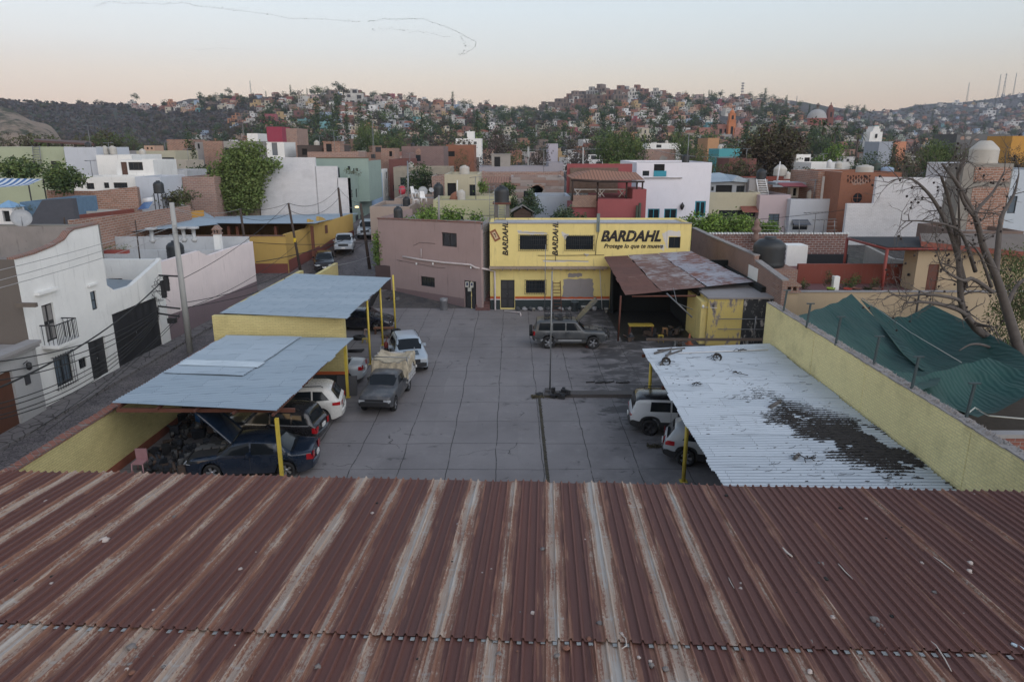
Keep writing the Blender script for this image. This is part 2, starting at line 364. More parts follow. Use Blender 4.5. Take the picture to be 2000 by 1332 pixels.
def post(t,x,y,z0,z1,w=.12,mat=YPOST,sq=True,label=None):
 mb=MB()
 if sq:mb.box(x-w/2,x+w/2,y-w/2,y+w/2,z0,z1);mb.box(x-w*.9,x+w*.9,y-w*.9,y+w*.9,z0,z0+.02)
 else:mb.tube([(x,y,z0),(x,y,z1)],w/2,10);mb.box(x-w*.9,x+w*.9,y-w*.9,y+w*.9,z0,z0+.02)
 return mb.build('post',mat,t,label=label)
SHB=sheetmat('blue_grey_sheet',(.28,.345,.40),(.33,.395,.45),dirt=.3,metal=.2)
SHN=sheetmat('new_zinc_sheet',(.32,.385,.44),(.37,.435,.49),dirt=.2,metal=.2)
SHW=sheetmat('weathered_white_sheet',(.43,.475,.52),(.50,.545,.59),dirt=.55,metal=.1)
A,B,Cc,Dd=G(215,787,2.9),G(539,803,2.9),G(690,661,2.9),G(442,656,2.9)
cpA=thing('carport','long grey blue corrugated carport roof beside the street wall, nearest on the left','carport')
VB=sheetmat('blue_grey_valley',(.19,.245,.30),(.22,.275,.33),dirt=.3,metal=.2)  # mild darker valley colour, rib shading painted in along with dirt
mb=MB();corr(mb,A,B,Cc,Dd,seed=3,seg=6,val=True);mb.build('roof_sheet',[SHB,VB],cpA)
up=Vector((0,0,.05));mb=MB()
q=lambda u,v:A.lerp(B,u).lerp(Dd.lerp(Cc,u),v)
corr(mb,q(.01,.36)+up,q(.56,.36)+up,q(.60,.99)+up,q(.01,.99)+up,seed=9,seg=4)
mb.build('roof_sheet',SHN,cpA)
mb=MB();corr(mb,q(.03,.47)+up*1.3,q(.585,.47)+up*1.3,q(.59,.55)+up*1.3,q(.03,.55)+up*1.3,seed=8,seg=4)
mb.build('skylight_sheet',plain('pale_translucent',(.46,.53,.58),.3,var=.15),cpA)
mb=MB();a,b_=A+Vector((.2,-.15,-.22)),B+Vector((.1,-.15,-.22))
for off in(0,3.2,6.4,9.5):
 mb.box(-.0,(b_-a).length+(.2 if not off else-.35),-.05,.05,-.07,.07,M=Matrix.Translation(a+Vector((.1+off*.04,off,0))))
for k in range(5):
 p0=a.lerp(b_,.03+k*.235);mb.box(-.04,.04,0,9.8,.071,.15,M=Matrix.Translation(p0)@Matrix.Rotation(-R(2.5),4,'Z'))
mb.build('beam',RB,cpA)
post(cpA,-8.42,23.75,0,2.6);post(cpA,-8.1,33.1,0,2.6)
A,B,Cc,Dd=G(428,612,3.9),G(675,623,3.9),G(765,543,3.9),G(575,535,3.9)
cpB=thing('carport','higher blue grey corrugated carport roof above yellow brick gable, farther along the street','carport')
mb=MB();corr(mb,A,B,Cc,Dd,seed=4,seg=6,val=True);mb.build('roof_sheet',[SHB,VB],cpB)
mb=MB()
for off in(.35,5,10.2):mb.box(0,6.3,-.05,.05,-.26,-.10,M=Matrix.Translation(A+Vector((.1,off,0))))
mb.build('beam',RB,cpB)
post(cpB,-8.05,38.6,0,3.75,sq=False);post(cpB,-8.05,42.6,0,3.75,sq=False);post(cpB,-7.85,46.3,0,3.75,sq=False)
w=thing('painted_wall','yellow painted brick cross wall standing between the two left carports','wall')
mb=MB();mb.box(-14.9,-8.35,34.3,34.6,.95,3.84);mb.build('wall',YEL,w)
mb=MB();mb.box(-14.9,-8.347,34.297,34.603,.78,.95);mb.build('stripe',plain('orange_stripe',(.45,.10,.03),.8),w)
mb=MB();mb.box(-14.9,-8.35,34.3,34.6,0,.78);mb.build('base',plain('black_dado',(.02,.03,.032),.7,var=.4),w)
w=thing('boundary_wall','long yellow painted brick wall with red brick coping between street and yard','wall')
p0,p1=G(225,925,0),G(370,812,0);dv=(p1-p0).normalized();a=p0-dv*9;b_=p1+dv*27.0;nx=Vector((-dv.y,dv.x,0))*.28
def ww(mb,a,b_,n,z0,z1):mb.prism([(a.x,a.y),(b_.x,b_.y),(b_.x+n.x,b_.y+n.y),(a.x+n.x,a.y+n.y)],z0,z1)
mb=MB();e1=a+dv*20.8;ww(mb,a,e1,nx,.0,2.38);mb.build('wall',YEL,w)
mb=MB();ww(mb,e1,a+dv*32.5,nx,.0,3.75);mb.build('wall',YEL,w)
mb=MB();e2=a+dv*32.5;e3=a+dv*41;ww(mb,e2,e3,nx,.0,2.9);mb.build('wall',YEL,w)
mb=MB();rr=random.Random(4);L=(e1-a).length;k=0;s=0
while s<L:
 d_=.105+rr.random()*.01;p=a+dv*s-nx*.18;mb.prism([(p.x,p.y),(p.x+dv.x*(d_-.02),p.y+dv.y*(d_-.02)),(p.x+dv.x*(d_-.02)+nx.x*1.4,p.y+dv.y*(d_-.02)+nx.y*1.4),(p.x+nx.x*1.4,p.y+nx.y*1.4)],2.38+rr.random()*.006,2.45+rr.random()*.025);s+=d_
mb.build('coping',brick('coping_brick',(.26,.10,.07),(.20,.09,.07),(.2,.17,.15),dirt=.6),w)
mb=MB();ww(mb,a-nx*.04,e1,-nx*.04,.0,.35);mb.build('skirting',plain('red_rust_paint',(.22,.07,.04),.85,var=.4),w)
mb=MB();p=a+dv*14.6-nx*.02;mb.prism([(p.x,p.y),(p.x+dv.x*.7,p.y+dv.y*.7),(p.x+dv.x*.7-nx.x*.1,p.y+dv.y*.7-nx.y*.1),(p.x-nx.x*.1,p.y-nx.y*.1)],1.0,1.75)
A,B,Cc,Dd=G(1408,948,3.0),G(1857,950,3.0),G(1505,672,3.05),G(1254,682,3.0)
A=A+Vector((.0,-.8,0));B=B+Vector((.05,-.8,0))
cpC=thing('carport','wide weathered white corrugated carport roof littered with leaves beside the yellow wall','carport')
mb=MB();corr(mb,A,B,Cc,Dd,seed=5,seg=8,amp=.03,pitch=.19,val=True);mb.build('roof_sheet',[SHW,sheetmat('dirty_valley',(.22,.245,.28),(.26,.29,.325),dirt=.6,metal=.1)],cpC)  # valleys hold dirt and painted shade so the ribs stand out
mb=MB()
for yy in(17.6,22,26.5,30.9):mb.box(5.9,12.0,yy-.05,yy+.05,2.72,2.86)
for xx in(6.2,9,11.8):mb.box(xx-.05,xx+.05,17.5,30.8,2.865,2.955)
mb.build('beam',RB,cpC)
post(cpC,6.35,31.0,0,2.72,.15,sq=False);post(cpC,6.35,24.0,0,2.72,.15,sq=False)
CPC=(A,B,Cc,Dd)
def onC(u,v,dz=.03):return CPC[0].lerp(CPC[1],u).lerp(CPC[3].lerp(CPC[2],u),v)+Vector((0,0,dz))
mb=MB();rr=random.Random(11)
LIT=plain('rotting_leaves',(.030,.025,.022),.95,var=.6,sc=9)
lc=G(1655,850,3)
for i in range(42000):
 if i<36000:
  if i>27000:continue
  q_=rr.gauss(0,2.1);x=lc.x+rr.gauss(0,1.1)-q_*.30;y=lc.y+q_
  if not(6.6<x<12.05 and 17.4<y<29):continue
  dn=math.exp(-((x-lc.x+q_*.30)/1.5)**2-(q_/3.2)**2)
  if noise.noise(Vector((x*.9,y*.9,5)))+noise.noise(Vector((x*3,y*3,1)))*.6<.30-dn*.95:continue
 else:x=rr.uniform(6.3,11.9);y=rr.uniform(17.3,31.5);dn=0
 if i>=36000 and rr.random()<.82:continue
 a=rr.gauss(0,.5);l=.025+.05*rr.random()+.03*dn;wd=.010+rr.random()*.016+.012*dn
 z=3.0-.022+rr.random()*(.03+.05*dn);yq=y-((y+.095)%.19)+.095+rr.gauss(0,.026+.014*dn)
 mb.quad((x-l*cos(a),yq-l*sin(a)-wd,z),(x+l*cos(a),yq+l*sin(a)-wd,z+.008),(x+l*cos(a),yq+l*sin(a)+wd,z+.012),(x-l*cos(a),yq-l*sin(a)+wd,z+.004))
for i in range(60):
 x=rr.uniform(6.6,11.5);y=rr.uniform(18,31);a=rr.uniform(-.6,.6);l=.1+.3*rr.random();p=[(x,y,3.05),(x+l*.5*cos(a),y+l*.5*sin(a),3.06),(x+l*cos(a+.4),y+l*sin(a+.4),3.05)];mb.tube(p,.007,3)
mb.build('leaf_litter',LIT,kind='stuff',label='dark rotting leaves and twigs covering the white corrugated carport roof',cat='leaf litter')
YEL2=brick('pale_yellow_brick',(.86,.76,.38),(.80,.70,.35),(.68,.60,.33),dirt=.55,bh=.085,bw=.26,ms=.014)
w=thing('boundary_wall','tall pale yellow painted brick wall with net poles beside the white carport roof','wall')
mb=MB();xw=12.17;rr=random.Random(3)
YW0,YW1=8.0,33.2
mb.prism([(xw,YW0),(xw+.28,YW0),(xw+.28,YW1),(xw,YW1)],-.1,4.78)
for yy in(23.3,27.6,17.5):mb.box(xw-.012,xw,yy,yy+.32,-.1,4.7)
mb.build('wall',YEL2,w)
mb=MB()
yy=YW0
while yy<YW1-.3:
 d_=.2+rr.random()*.15;mb.box(xw-.02-rr.random()*.03,xw+.30+rr.random()*.05,yy,yy+d_,4.78,4.80+rr.random()*.035);yy+=d_
for i in range(900):
 y=rr.uniform(YW0+5,YW1-.1);x=xw+.05+rr.random()*.22;h=.04+rr.random()*.07;a=rr.random()*3
 mb.add([(x,y,4.81),(x+.05*cos(a),y+.05*sin(a),4.81),(x+.025,y+.02,4.81+h)],[(0,1,2)])
mb.build('coping',plaster('broken_mortar',(.27,.25,.24),(.07,.06,.06),amt=1.2),w)
mb=MB();mb.box(xw+.3,30,20.2,20.5,-.1,3.35);wb=mb.build('brick_wall',brick('red_brick_wall',(.24,.085,.06),(.19,.075,.06),(.24,.21,.20),bw=.36,bh=.13,ms=.014),label='low red brick wall behind the yellow wall at the right edge',cat='wall')
mb=MB();mb.box(xw+.29,30,20.17,20.53,3.35,3.47);mb.build('coping',CONC,wb)
# rusty foreground roof
yaw=R(-2.6);slope=.0805;P0=Vector((0,12.35,5.8))
m,nt,b,oc=newmat('rusted_roof')
s=nd(nt,'ShaderNodeSeparateXYZ',{0:oc});X,Y=s.outputs[0],s.outputs[1]
SW=.72
def roof_mat(m,nt,b,oc,hi,bands,off):
 s=nd(nt,'ShaderNodeSeparateXYZ',{0:oc});X,Y=s.outputs[0],s.outputs[1]
 u=mth(nt,'DIVIDE',mth(nt,'ADD',X,off),SW);fr=mth(nt,'FRACT',u);idx=mth(nt,'FLOOR',u)
 wnz=nd(nt,'ShaderNodeTexWhiteNoise',{'W':idx},noise_dimensions='1D').outputs[0]
 stv=noi(nt,vscale(nt,oc,(9,.35,1)),2.0,6,.7);stf=noi(nt,vscale(nt,oc,(15,.30,1)),2.0,4,.7);grain=noi(nt,vscale(nt,oc,(1,.6,1)),30,2,.8);big=noi(nt,vscale(nt,oc,(1,.5,1)),.6,4)
 cen=mth(nt,'ABSOLUTE',mth(nt,'SUBTRACT',fr,.5))
 fade=mth(nt,'MULTIPLY',mth(nt,'SUBTRACT',1.0,sstep(nt,X,2.0,4.5)),1.0)
 band=mth(nt,'SUBTRACT',1.0,mth(nt,'MULTIPLY',cen,bands))
 v=mth(nt,'ADD',mth(nt,'ADD',band,mth(nt,'MULTIPLY',mth(nt,'SUBTRACT',stv,.5),2.1)),mth(nt,'MULTIPLY',mth(nt,'SUBTRACT',wnz,.5),.5))
 v=mth(nt,'ADD',v,mth(nt,'MULTIPLY',mth(nt,'SUBTRACT',noi(nt,oc,.9,4,.6),.5),1.1));v=mth(nt,'SUBTRACT',v,mth(nt,'MULTIPLY',mth(nt,'SUBTRACT',1.0,fade),.62 if not hi else .25))
 base=mixc(nt,big,(.098,.040,.034),(.150,.060,.046));base=mixc(nt,mth(nt,'MULTIPLY',wnz,.4),base,(.085,.043,.040))
 base=mixc(nt,mth(nt,'MULTIPLY',sstep(nt,stf,.45,.75),.5),base,(.17,.075,.05))
 c=mixc(nt,sstep(nt,v,.18,.42),base,(.215,.105,.07));c=mixc(nt,mth(nt,'MULTIPLY',mth(nt,'MULTIPLY',sstep(nt,stf,.60,.66),sstep(nt,v,.2,.45)),.7),c,(.46,.34,.26))
 c=mixc(nt,mth(nt,'MULTIPLY',sstep(nt,mth(nt,'ADD',v,mth(nt,'MULTIPLY',mth(nt,'SUBTRACT',grain,.5),.9)),.58,.86),.85),c,(.39,.31,.25))
 c=mixc(nt,mth(nt,'MULTIPLY',sstep(nt,mth(nt,'ADD',v,mth(nt,'MULTIPLY',mth(nt,'SUBTRACT',stf,.5),1.2)),1.02,1.22),.75),c,(.43,.415,.39))
 sy=mth(nt,'ABSOLUTE',mth(nt,'SUBTRACT',mth(nt,'FRACT',mth(nt,'DIVIDE',mth(nt,'ADD',Y,.5),1.15)),.5))
 rowm=mth(nt,'MULTIPLY',mth(nt,'SUBTRACT',1.0,sstep(nt,sy,.008,.03)),sstep(nt,v,.45,.8))
 c=mixc(nt,mth(nt,'MULTIPLY',rowm,.4),c,(.4,.39,.37))
 fin(nt,b,c,.75,grain,.003,.5,metal=0)
roof_mat(m,nt,b,oc,False,3.3,3.2)
m2,nt2,b2,oc2=newmat('rusted_roof_lower');roof_mat(m2,nt2,b2,oc2,True,2.3,.36)
def trap_sheet(x0,x1,y0,y1,z0,seed,yseg=8,jag=.03):
 """trapezoid ribbed sheet; ribs along local y; one sheet every .72 m with its own end offset"""
 mb=MB();n=int(round((x1-x0)/.144));prof=[(0,0),(.052,0),(.065,.038),(.083,.038),(.096,0)]
 xs=[]
 for i in range(n):
  for a,h in prof:xs.append((x0+i*.144+a,h,i//5))
 rr=random.Random(seed);jn=[(rr.uniform(-jag,jag),rr.uniform(-.004,.006),rr.uniform(-jag,jag))for _ in range(n//5+2)]
 for k in range(yseg+1):
  for x,h,si in xs:
   j=jn[si];t=k/yseg;ya=y0+j[0];yb=y1+j[2]
   mb.v.append((x,ya+(yb-ya)*t,z0+h+j[1]+.010*noise.noise(Vector((x*.8,t*6,seed)))+(.012*rr.random()if k in(0,yseg)else 0)))
 m_=len(xs)
 for k in range(yseg):
  for i in range(m_-1):mb.f.append([k*m_+i,k*m_+i+1,(k+1)*m_+i+1,(k+1)*m_+i]);mb.m.append(0);mb.sm.append(False)
 return mb
rf=thing('corrugated_roof','huge rusty brown corrugated metal roof filling the foreground, scattered with stones','roof',P0,yaw)
rf.rotation_euler=(-math.atan(slope),0,yaw)
trap_sheet(-17.28,17.28,-5.02,0,.018,1).build('roof_sheet',MATS['rusted_roof'],rf,label='upper row of rusty ribbed sheets with pale streaks')
trap_sheet(-17.28,17.28,-11.5,-4.85,-.012,2).build('roof_sheet',MATS['rusted_roof_lower'],rf,label='lower row of rusty ribbed sheets with greyer streaks')
mb=MB();rr=random.Random(6)
for i in range(240):
 x=-17.28+i*.144
 if rr.random()<.8:mb.box(x+.0,x+.052,-5.06-rr.random()*.03,-5.02,.008,.0165)
mb.build('flashing',plain('bare_zinc',(.26,.27,.27),.6,var=.4,sc=8),rf)
mb=MB()
for yy in(-.25,-2.6,-4.9,-7.5,-10):mb.box(-17.2,17.2,yy-.05,yy+.05,-.17,-.03)
for xx in range(-16,17,4):mb.box(xx-.06,xx+.06,-11.4,-.1,-.36,-.172)
mb.build('beam',RB,rf)
RM=Matrix.Translation(P0)@Matrix.Rotation(yaw,4,'Z')@Matrix.Rotation(-math.atan(slope),4,'X')
RMI=RM.inverted()
def onroof(px,py):
 d=Vector(ray(px,py));o=Vector((0,0,HC));lo=RMI@o;ld=(RMI.to_3x3()@d);t=(.03-lo.z)/ld.z;p=lo+ld*t;return p
w=thing('shed_wall','dark brick wall under the foreground roof','wall')
mb=MB();mb.box(-15.2,11.9,8.5,8.8,0,5.6);mb.build('wall',brick('shed_brick',(.07,.06,.055),(.06,.055,.05),(.08,.075,.07)),w)
STONE=[plain('pale_stone',(.42,.36,.33),.9,var=.3,sc=12),plain('grey_stone',(.16,.145,.14),.9,var=.35,sc=12),plain('rusty_stone',(.17,.08,.055),.9,var=.35,sc=12),plain('black_stone',(.02,.018,.018),.9,var=.3,sc=12)]
def rstone(px,py,wpx,kind,label,sq=.6):
 p=RM@onroof(px,py);sz=wpx/2*(HC-p.z+p.y*.5)/FP*.88
 mb=MB();mb.blob((0,0,sz*sq*.6),sz,seed=int(px+py),n=10,rough=.3,squash=sq)
 o=mb.build('stone',STONE[kind],label=label,cat='stone',group='stones on the rusty roof');o.location=p-Vector((0,0,.02));o.rotation_euler=(0,0,px);return o
BIG=[(1060,1072,13,1,'dark grey stone on the rusty roof just right of the picture centre'),(1041,1196,12,0,'pale stone on the middle of the roof above the overlap seam'),(895,1023,9,0,'pale pebble in the pale streak left of centre, the larger of a pair'),(892,1035,6,0,'tiny pebble just below a larger pale pebble left of centre'),(1171,1216,13,1,'grey angular stone on a rib just above the overlap seam right of centre'),(1150,1246,13,2,'brown stone by the long fallen twig near the overlap seam'),(1214,1238,11,0,'pale flat stone at the top of the curled wire'),(1275,1158,10,3,'dark brown hollow nut on the pale streak right of centre'),(1228,983,13,2,'brown leaf shaped stone near the far eave right of centre'),(1088,1279,12,1,'grey stone below the seam, left one of two near the middle'),(1106,1264,15,2,'rusty lump crossing the seam near the middle'),(1248,1282,8,0,'small pale stone just below the seam, top of a cluster of three'),(1270,1290,9,0,'small pale stone in the cluster of three below the seam'),(1272,1297,12,1,'grey stone at the bottom of the cluster of three below the seam'),(1300,1305,13,1,'rough grey stone right of the cluster of three'),(974,1275,12,1,'dull grey stone below the seam left of the middle'),(960,1200,10,1,'small brown grey stone above the seam left of centre'),(257,1263,19,1,'large grey brown stone below the seam on the left'),(253,1296,11,1,'grey green stone in a row below the largest left stone'),(247,1305,9,0,'pale stone at the lower end of the left row'),(267,1282,9,1,'small stone at the upper end of the left row'),(258,1312,13,2,'brown flat stone beneath the left row'),(320,1300,9,1,'grey stone below the seam left of the long twig'),(621,1300,13,1,'round grey stone at the lower edge below the seam'),(205,1055,21,0,'long white stone like a bone on the left of the roof'),(342,1009,12,1,'grey stone on the dark ribs upper left'),(469,1110,10,0,'pink pale stone in the left pale streak'),(102,1125,10,3,'black stone at the left, upper of two dark ones'),(100,1138,9,0,'pale stone right under the black stone at left'),(33,1133,11,3,'dark stone near the left edge'),(90,978,10,0,'small pale stone near the far left corner of the roof'),(253,1137,10,2,'tan stone beside a dark hole at left'),(300,1190,9,0,'pinkish pebble on dark ribs left of centre'),(12,1107,13,1,'grey stone at the left edge by a pale scar'),(736,982,8,3,'black stone near the far eave left of centre'),(727,1001,9,0,'pale stone near the far eave left of centre'),(776,1118,7,0,'white pebble left of centre mid roof'),(957,1221,8,1,'grey brown stone in pair above the seam'),(1604,1100,13,1,'grey round stone on the right half of the roof'),(1612,1130,12,3,'dark stone below the grey round stone on the right half'),(1626,1204,12,0,'pale stone low on the right half'),(1709,1211,20,1,'largest brown grey stone on the right, top of a row of four'),(1718,1221,14,1,'second brown stone in the row of four'),(1722,1226,13,2,'third brown stone in the row of four'),(1732,1237,9,0,'pale small stone ending the row of four'),(1743,1203,11,3,'black stone right of the row of four'),(1892,1115,14,0,'pale stone near the right edge, lower of a pair'),(1895,1099,13,0,'flat pale stone near the right edge, upper of a pair'),(1801,1098,9,0,'pale pebble between two white sticks at right'),(1692,1012,8,0,'white pebble near the right eave'),(1583,1252,12,1,'greyish stone straddling the seam at right'),(1582,1310,11,0,'pale stone below the seam at right'),(1642,992,11,3,'dark nut near the far eave at right'),(1420,967,11,3,'black lump beside the far eave, right of the carport post'),(1448,1138,8,0,'pale pebble beside the short white stick'),(1447,1148,9,0,'white pebble lower beside the short white stick'),(1788,1228,9,2,'brown pebble above the long curved stick'),(1826,1156,11,1,'dull grey stone at right between dark ribs'),(1731,1050,7,3,'small black stone at right mid roof')]
for q_ in BIG:rstone(*q_)
rr=random.Random(21)
for i in range(95):
 px=rr.uniform(5,1995);py=958+(rr.random()**1.1)*330
 rstone(px,py,rr.uniform(3.0,5.5),rr.choice([0,0,1,2,3]),'tiny loose pebble lying among the ribs of the rusty roof')
STK=plain('bleached_stick',(.45,.40,.36),.9,var=.2)
def rstick(pts,wpx,mat,label,name='stick',cat='stick'):
 ps=[RM@(onroof(*p)+Vector((0,0,.012)))for p in pts];r=wpx/2*6.5/FP;c0=ps[0].copy()
 sm=[]
 for i in range(len(ps)-1):
  for k in range(4):sm.append(ps[i].lerp(ps[i+1],k/4))
 sm.append(ps[-1]);mb=MB();mb.tube([p-c0 for p in sm],[r*(.6+.4*sin(pi*min(1,(i+1)/len(sm))))for i in range(len(sm))],6);mb.build(name,mat,label=label,cat=cat,group='sticks on the rusty roof',loc=c0)
rstick([(1528,1071),(1536,1080),(1547,1088)],8,STK,'short thick white stick on the right half of the roof')
rstick([(1637,1102),(1651,1118),(1669,1135)],3.5,STK,'straight thin stick in the middle of the right half')
rstick([(1823,1088),(1840,1100),(1862,1117)],3.5,STK,'straight thin stick nearest the right edge')
rstick([(1806,1245),(1828,1262),(1845,1288),(1858,1312)],4,STK,'long curved pale stick crossing the seam at right')
rstick([(1840,954),(1856,967),(1872,981)],3,STK,'thin pale stick by the far eave at right')
rstick([(1376,1150),(1380,1160),(1385,1172)],3,STK,'short thin stick right of centre')
rstick([(1423,1129),(1428,1140),(1434,1150)],3,STK,'short white stick beside two pebbles')
rstick([(1155,1262),(1158,1290),(1163,1316)],5,RB,'long dark twig lying across the seam near centre')
rstick([(505,1302),(496,1312),(492,1328)],5,RB,'curved dark twig at the lower left',)
rstick([(1209,1236),(1222,1248),(1224,1262),(1214,1268)],3.5,STK,'curled pale wire hooked over the seam','wire_piece','wire')
rstick([(1975,1258),(1988,1264),(2003,1272)],10,plain('pale_plastic',(.45,.55,.62),.4),'crumpled pale blue plastic scrap at the right edge','plastic_scrap','litter')
# buildings: helpers
def FU(P,d,px,py):
 r=ray(px,py);nx,ny=d[1],-d[0];t=(P[0]*nx+P[1]*ny)/(r[0]*nx+r[1]*ny)
 x,y=r[0]*t,r[1]*t;return((x-P[0])*d[0]+(y-P[1])*d[1],HC+r[2]*t)
def HO(P,d,l,t,r,b,kind='win',**k):
 a=FU(P,d,l,(t+b)/2)[0];c_=FU(P,d,r,(t+b)/2)[0];zt=FU(P,d,(l+r)/2,t)[1];zb=FU(P,d,(l+r)/2,b)[1]
 return(a,c_,zb,zt,kind,k)
FRM={'dark':BLACKM,'white':WHITEP,'wood':WOODM,'teal':plain('teal_paint',(.02,.24,.33),.5),'maroon':plain('maroon_paint',(.2,.03,.04),.6),'grey':plain('grey_frame',(.2,.2,.2),.5)}
def facade(par,P,d,L,z0,z1,holes=(),mat=None,thick=.25,dep=.13,top=None,fr=True,name='wall'):
 """wall with real openings; d = direction along the wall, the outside is on its right-hand side"""
 P=Vector((P[0],P[1],0));dx=Vector((d[0],d[1],0));inn=Vector((-d[1],d[0],0));mb=MB()
 Q=lambda u,z,w=0:P+dx*u+inn*w+Vector((0,0,z))
 us=sorted({0,L,*[h[0]for h in holes],*[h[1]for h in holes]});zs=sorted({z0,z1,*[max(h[2],z0)for h in holes],*[h[3]for h in holes]})
 for a,b_ in zip(us,us[1:]):
  for e,f in zip(zs,zs[1:]):
   um,zm=(a+b_)/2,(e+f)/2
   if any(h[0]<um<h[1]and h[2]<zm<h[3]for h in holes):continue
   mb.quad(Q(a,e),Q(b_,e),Q(b_,f),Q(a,f))
 for h in holes:
  a,b_,e,f=h[:4];e=max(e,z0)
  for p,q in(((a,e),(a,f)),((a,f),(b_,f)),((b_,f),(b_,e)),((b_,e),(a,e))):mb.quad(Q(*p),Q(*q),Q(*q,dep),Q(*p,dep))
 if top:
  pts=[(u,z)for u,z in top]
  for(u0,a),(u1,b_)in zip(pts,pts[1:]):
   mb.quad(Q(u0,z1),Q(u1,z1),Q(u1,b_),Q(u0,a));mb.quad(Q(u0,a),Q(u1,b_),Q(u1,b_,thick),Q(u0,a,thick));mb.quad(Q(u0,z1,thick),Q(u1,z1,thick),Q(u1,b_,thick),Q(u0,a,thick))
 else:mb.quad(Q(0,z1),Q(L,z1),Q(L,z1,thick),Q(0,z1,thick))
 mb.quad(Q(0,z0,thick),Q(L,z0,thick),Q(L,z1,thick),Q(0,z1,thick));mb.quad(Q(0,z0),Q(0,z1),Q(0,z1,thick),Q(0,z0,thick));mb.quad(Q(L,z0),Q(L,z1),Q(L,z1,thick),Q(L,z0,thick))
 wo=mb.build(name,mat,par)
 for h in holes:
  a,b_,e,f,kind,k=h;e=max(e,z0);w_=b_-a;hh=f-e
  if kind=='void':
   m2=MB();m2.quad(Q(a,e,dep+.1),Q(b_,e,dep+.1),Q(b_,f,dep+.1),Q(a,f,dep+.1));m2.build('opening',DARK,par);continue
  col=FRM[k.get('col','dark')];m2=MB()
  if kind=='door':
   m2.quad(Q(a,e,dep-.02),Q(b_,e,dep-.02),Q(b_,f,dep-.02),Q(a,f,dep-.02));g=m2.build('door',k.get('mat',col),par,label=k.get('lab'))
   m3=MB();nx_=k.get('nx',2);nz=k.get('nz',3)
   for i in range(nx_):
    for j in range(nz):
     u0=a+w_*(i+.14)/nx_;u1=a+w_*(i+.86)/nx_;y0=e+hh*(j+.1)/nz;y1=e+hh*(j+.9)/nz
     m3.quad(Q(u0,y0,dep-.035),Q(u1,y0,dep-.035),Q(u1,y1,dep-.035),Q(u0,y1,dep-.035))
   m3.build('panel',k.get('pm',plain('door_panel',(.03,.03,.033),.6)),g)
   m3=MB();m3.tube([Q(a+w_*.46,e+hh*.45,dep-.06),Q(a+w_*.46,e+hh*.52,dep-.06)],.015,5);m3.build('handle',GREYM,g)
   continue
  m2.quad(Q(a,e,dep-.01),Q(b_,e,dep-.01),Q(b_,f,dep-.01),Q(a,f,dep-.01));g=m2.build('window',GLASSB if k.get('pale')else GLASS,par,label=k.get('lab'))
  if fr:
   m3=MB();t=k.get('ft',.05)
   def bar(u0,u1,y0,y1,w0=dep-.05,w1=dep-.012):
    vs=[Q(u,z,w)for z in(y0,y1)for w in(w0,w1)for u in(u0,u1)];m3.add(vs,[(0,2,3,1),(4,5,7,6),(0,1,5,4),(2,6,7,3),(0,4,6,2),(1,3,7,5)])
   bar(a,a+t,e,f);bar(b_-t,b_,e,f);bar(a+t,b_-t,e,e+t);bar(a+t,b_-t,f-t,f)
   for i in range(1,k.get('nx',2)):bar(a+w_*i/k.get('nx',2)-t*.4,a+w_*i/k.get('nx',2)+t*.4,e+t,f-t)
   for i in range(1,k.get('nz',1)):bar(a+t,b_-t,e+hh*i/k['nz']-t*.4,e+hh*i/k['nz']+t*.4,dep-.045)
   m3.build('frame',col,g)
   if k.get('bars'):
    m3=MB();ex=k.get('ex',.08);nb=k['bars'];r_=.013
    for i in range(nb+1):
     u=a-ex+(w_+2*ex)*i/nb;m3.tube([Q(u,e-ex,-.1),Q(u,f+ex,-.1)],r_,4)
    for z in(e-ex*.6,e+hh*.35,e+hh*.7,f+ex*.6):m3.tube([Q(a-ex,z,-.1),Q(b_+ex,z,-.1)],r_,4)
    for u in(a-ex,b_+ex):
     for z in(e-ex*.6,f+ex*.6):m3.tube([Q(u,z,-.1),Q(u,z,.02)],r_,4)
    m3.build('window_grille',BLACKM,g)
   if k.get('sill'):
    m3=MB();m3.add([Q(u,z,w)for z in(e-.1,e-.001)for w in(-.08,0)for u in(a-.08,b_+.08)],[(0,2,3,1),(4,5,7,6),(0,1,5,4),(2,6,7,3),(0,4,6,2),(1,3,7,5)]);m3.build('sill',CONC,g)
 return wo
def block(par,x0,x1,y0,y1,z0,z1,mat,holes=(),roof=ROOFC,pr=.35,side=None,fr=True,lhole=(),rhole=()):
 """flat roofed volume: openings in its front, parapet round its roof"""
 facade(par,(x0,y0),(1,0),x1-x0,z0,z1,holes,mat,fr=fr)
 mb=MB();s=side or mat;t=.25
 if lhole:facade(par,(x0,y1),(0,-1),y1-y0,z0,z1,lhole,s,fr=fr)
 else:mb.box(x0,x0+t,y0+t,y1,z0,z1)
 if rhole:facade(par,(x1,y0+t),(0,1),y1-y0-t,z0,z1,rhole,s,fr=fr)
 else:mb.box(x1-t,x1,y0+t,y1,z0,z1)
 mb.box(x0+t,x1-t,y1-t,y1,z0,z1);mb.build('wall',s,par)
 mb=MB();mb.box(x0+t,x1-t,y0+t,y1-t,z1-pr-.2,z1-pr);mb.build('roof',roof,par)
FOOT=[];ROOFS=[]
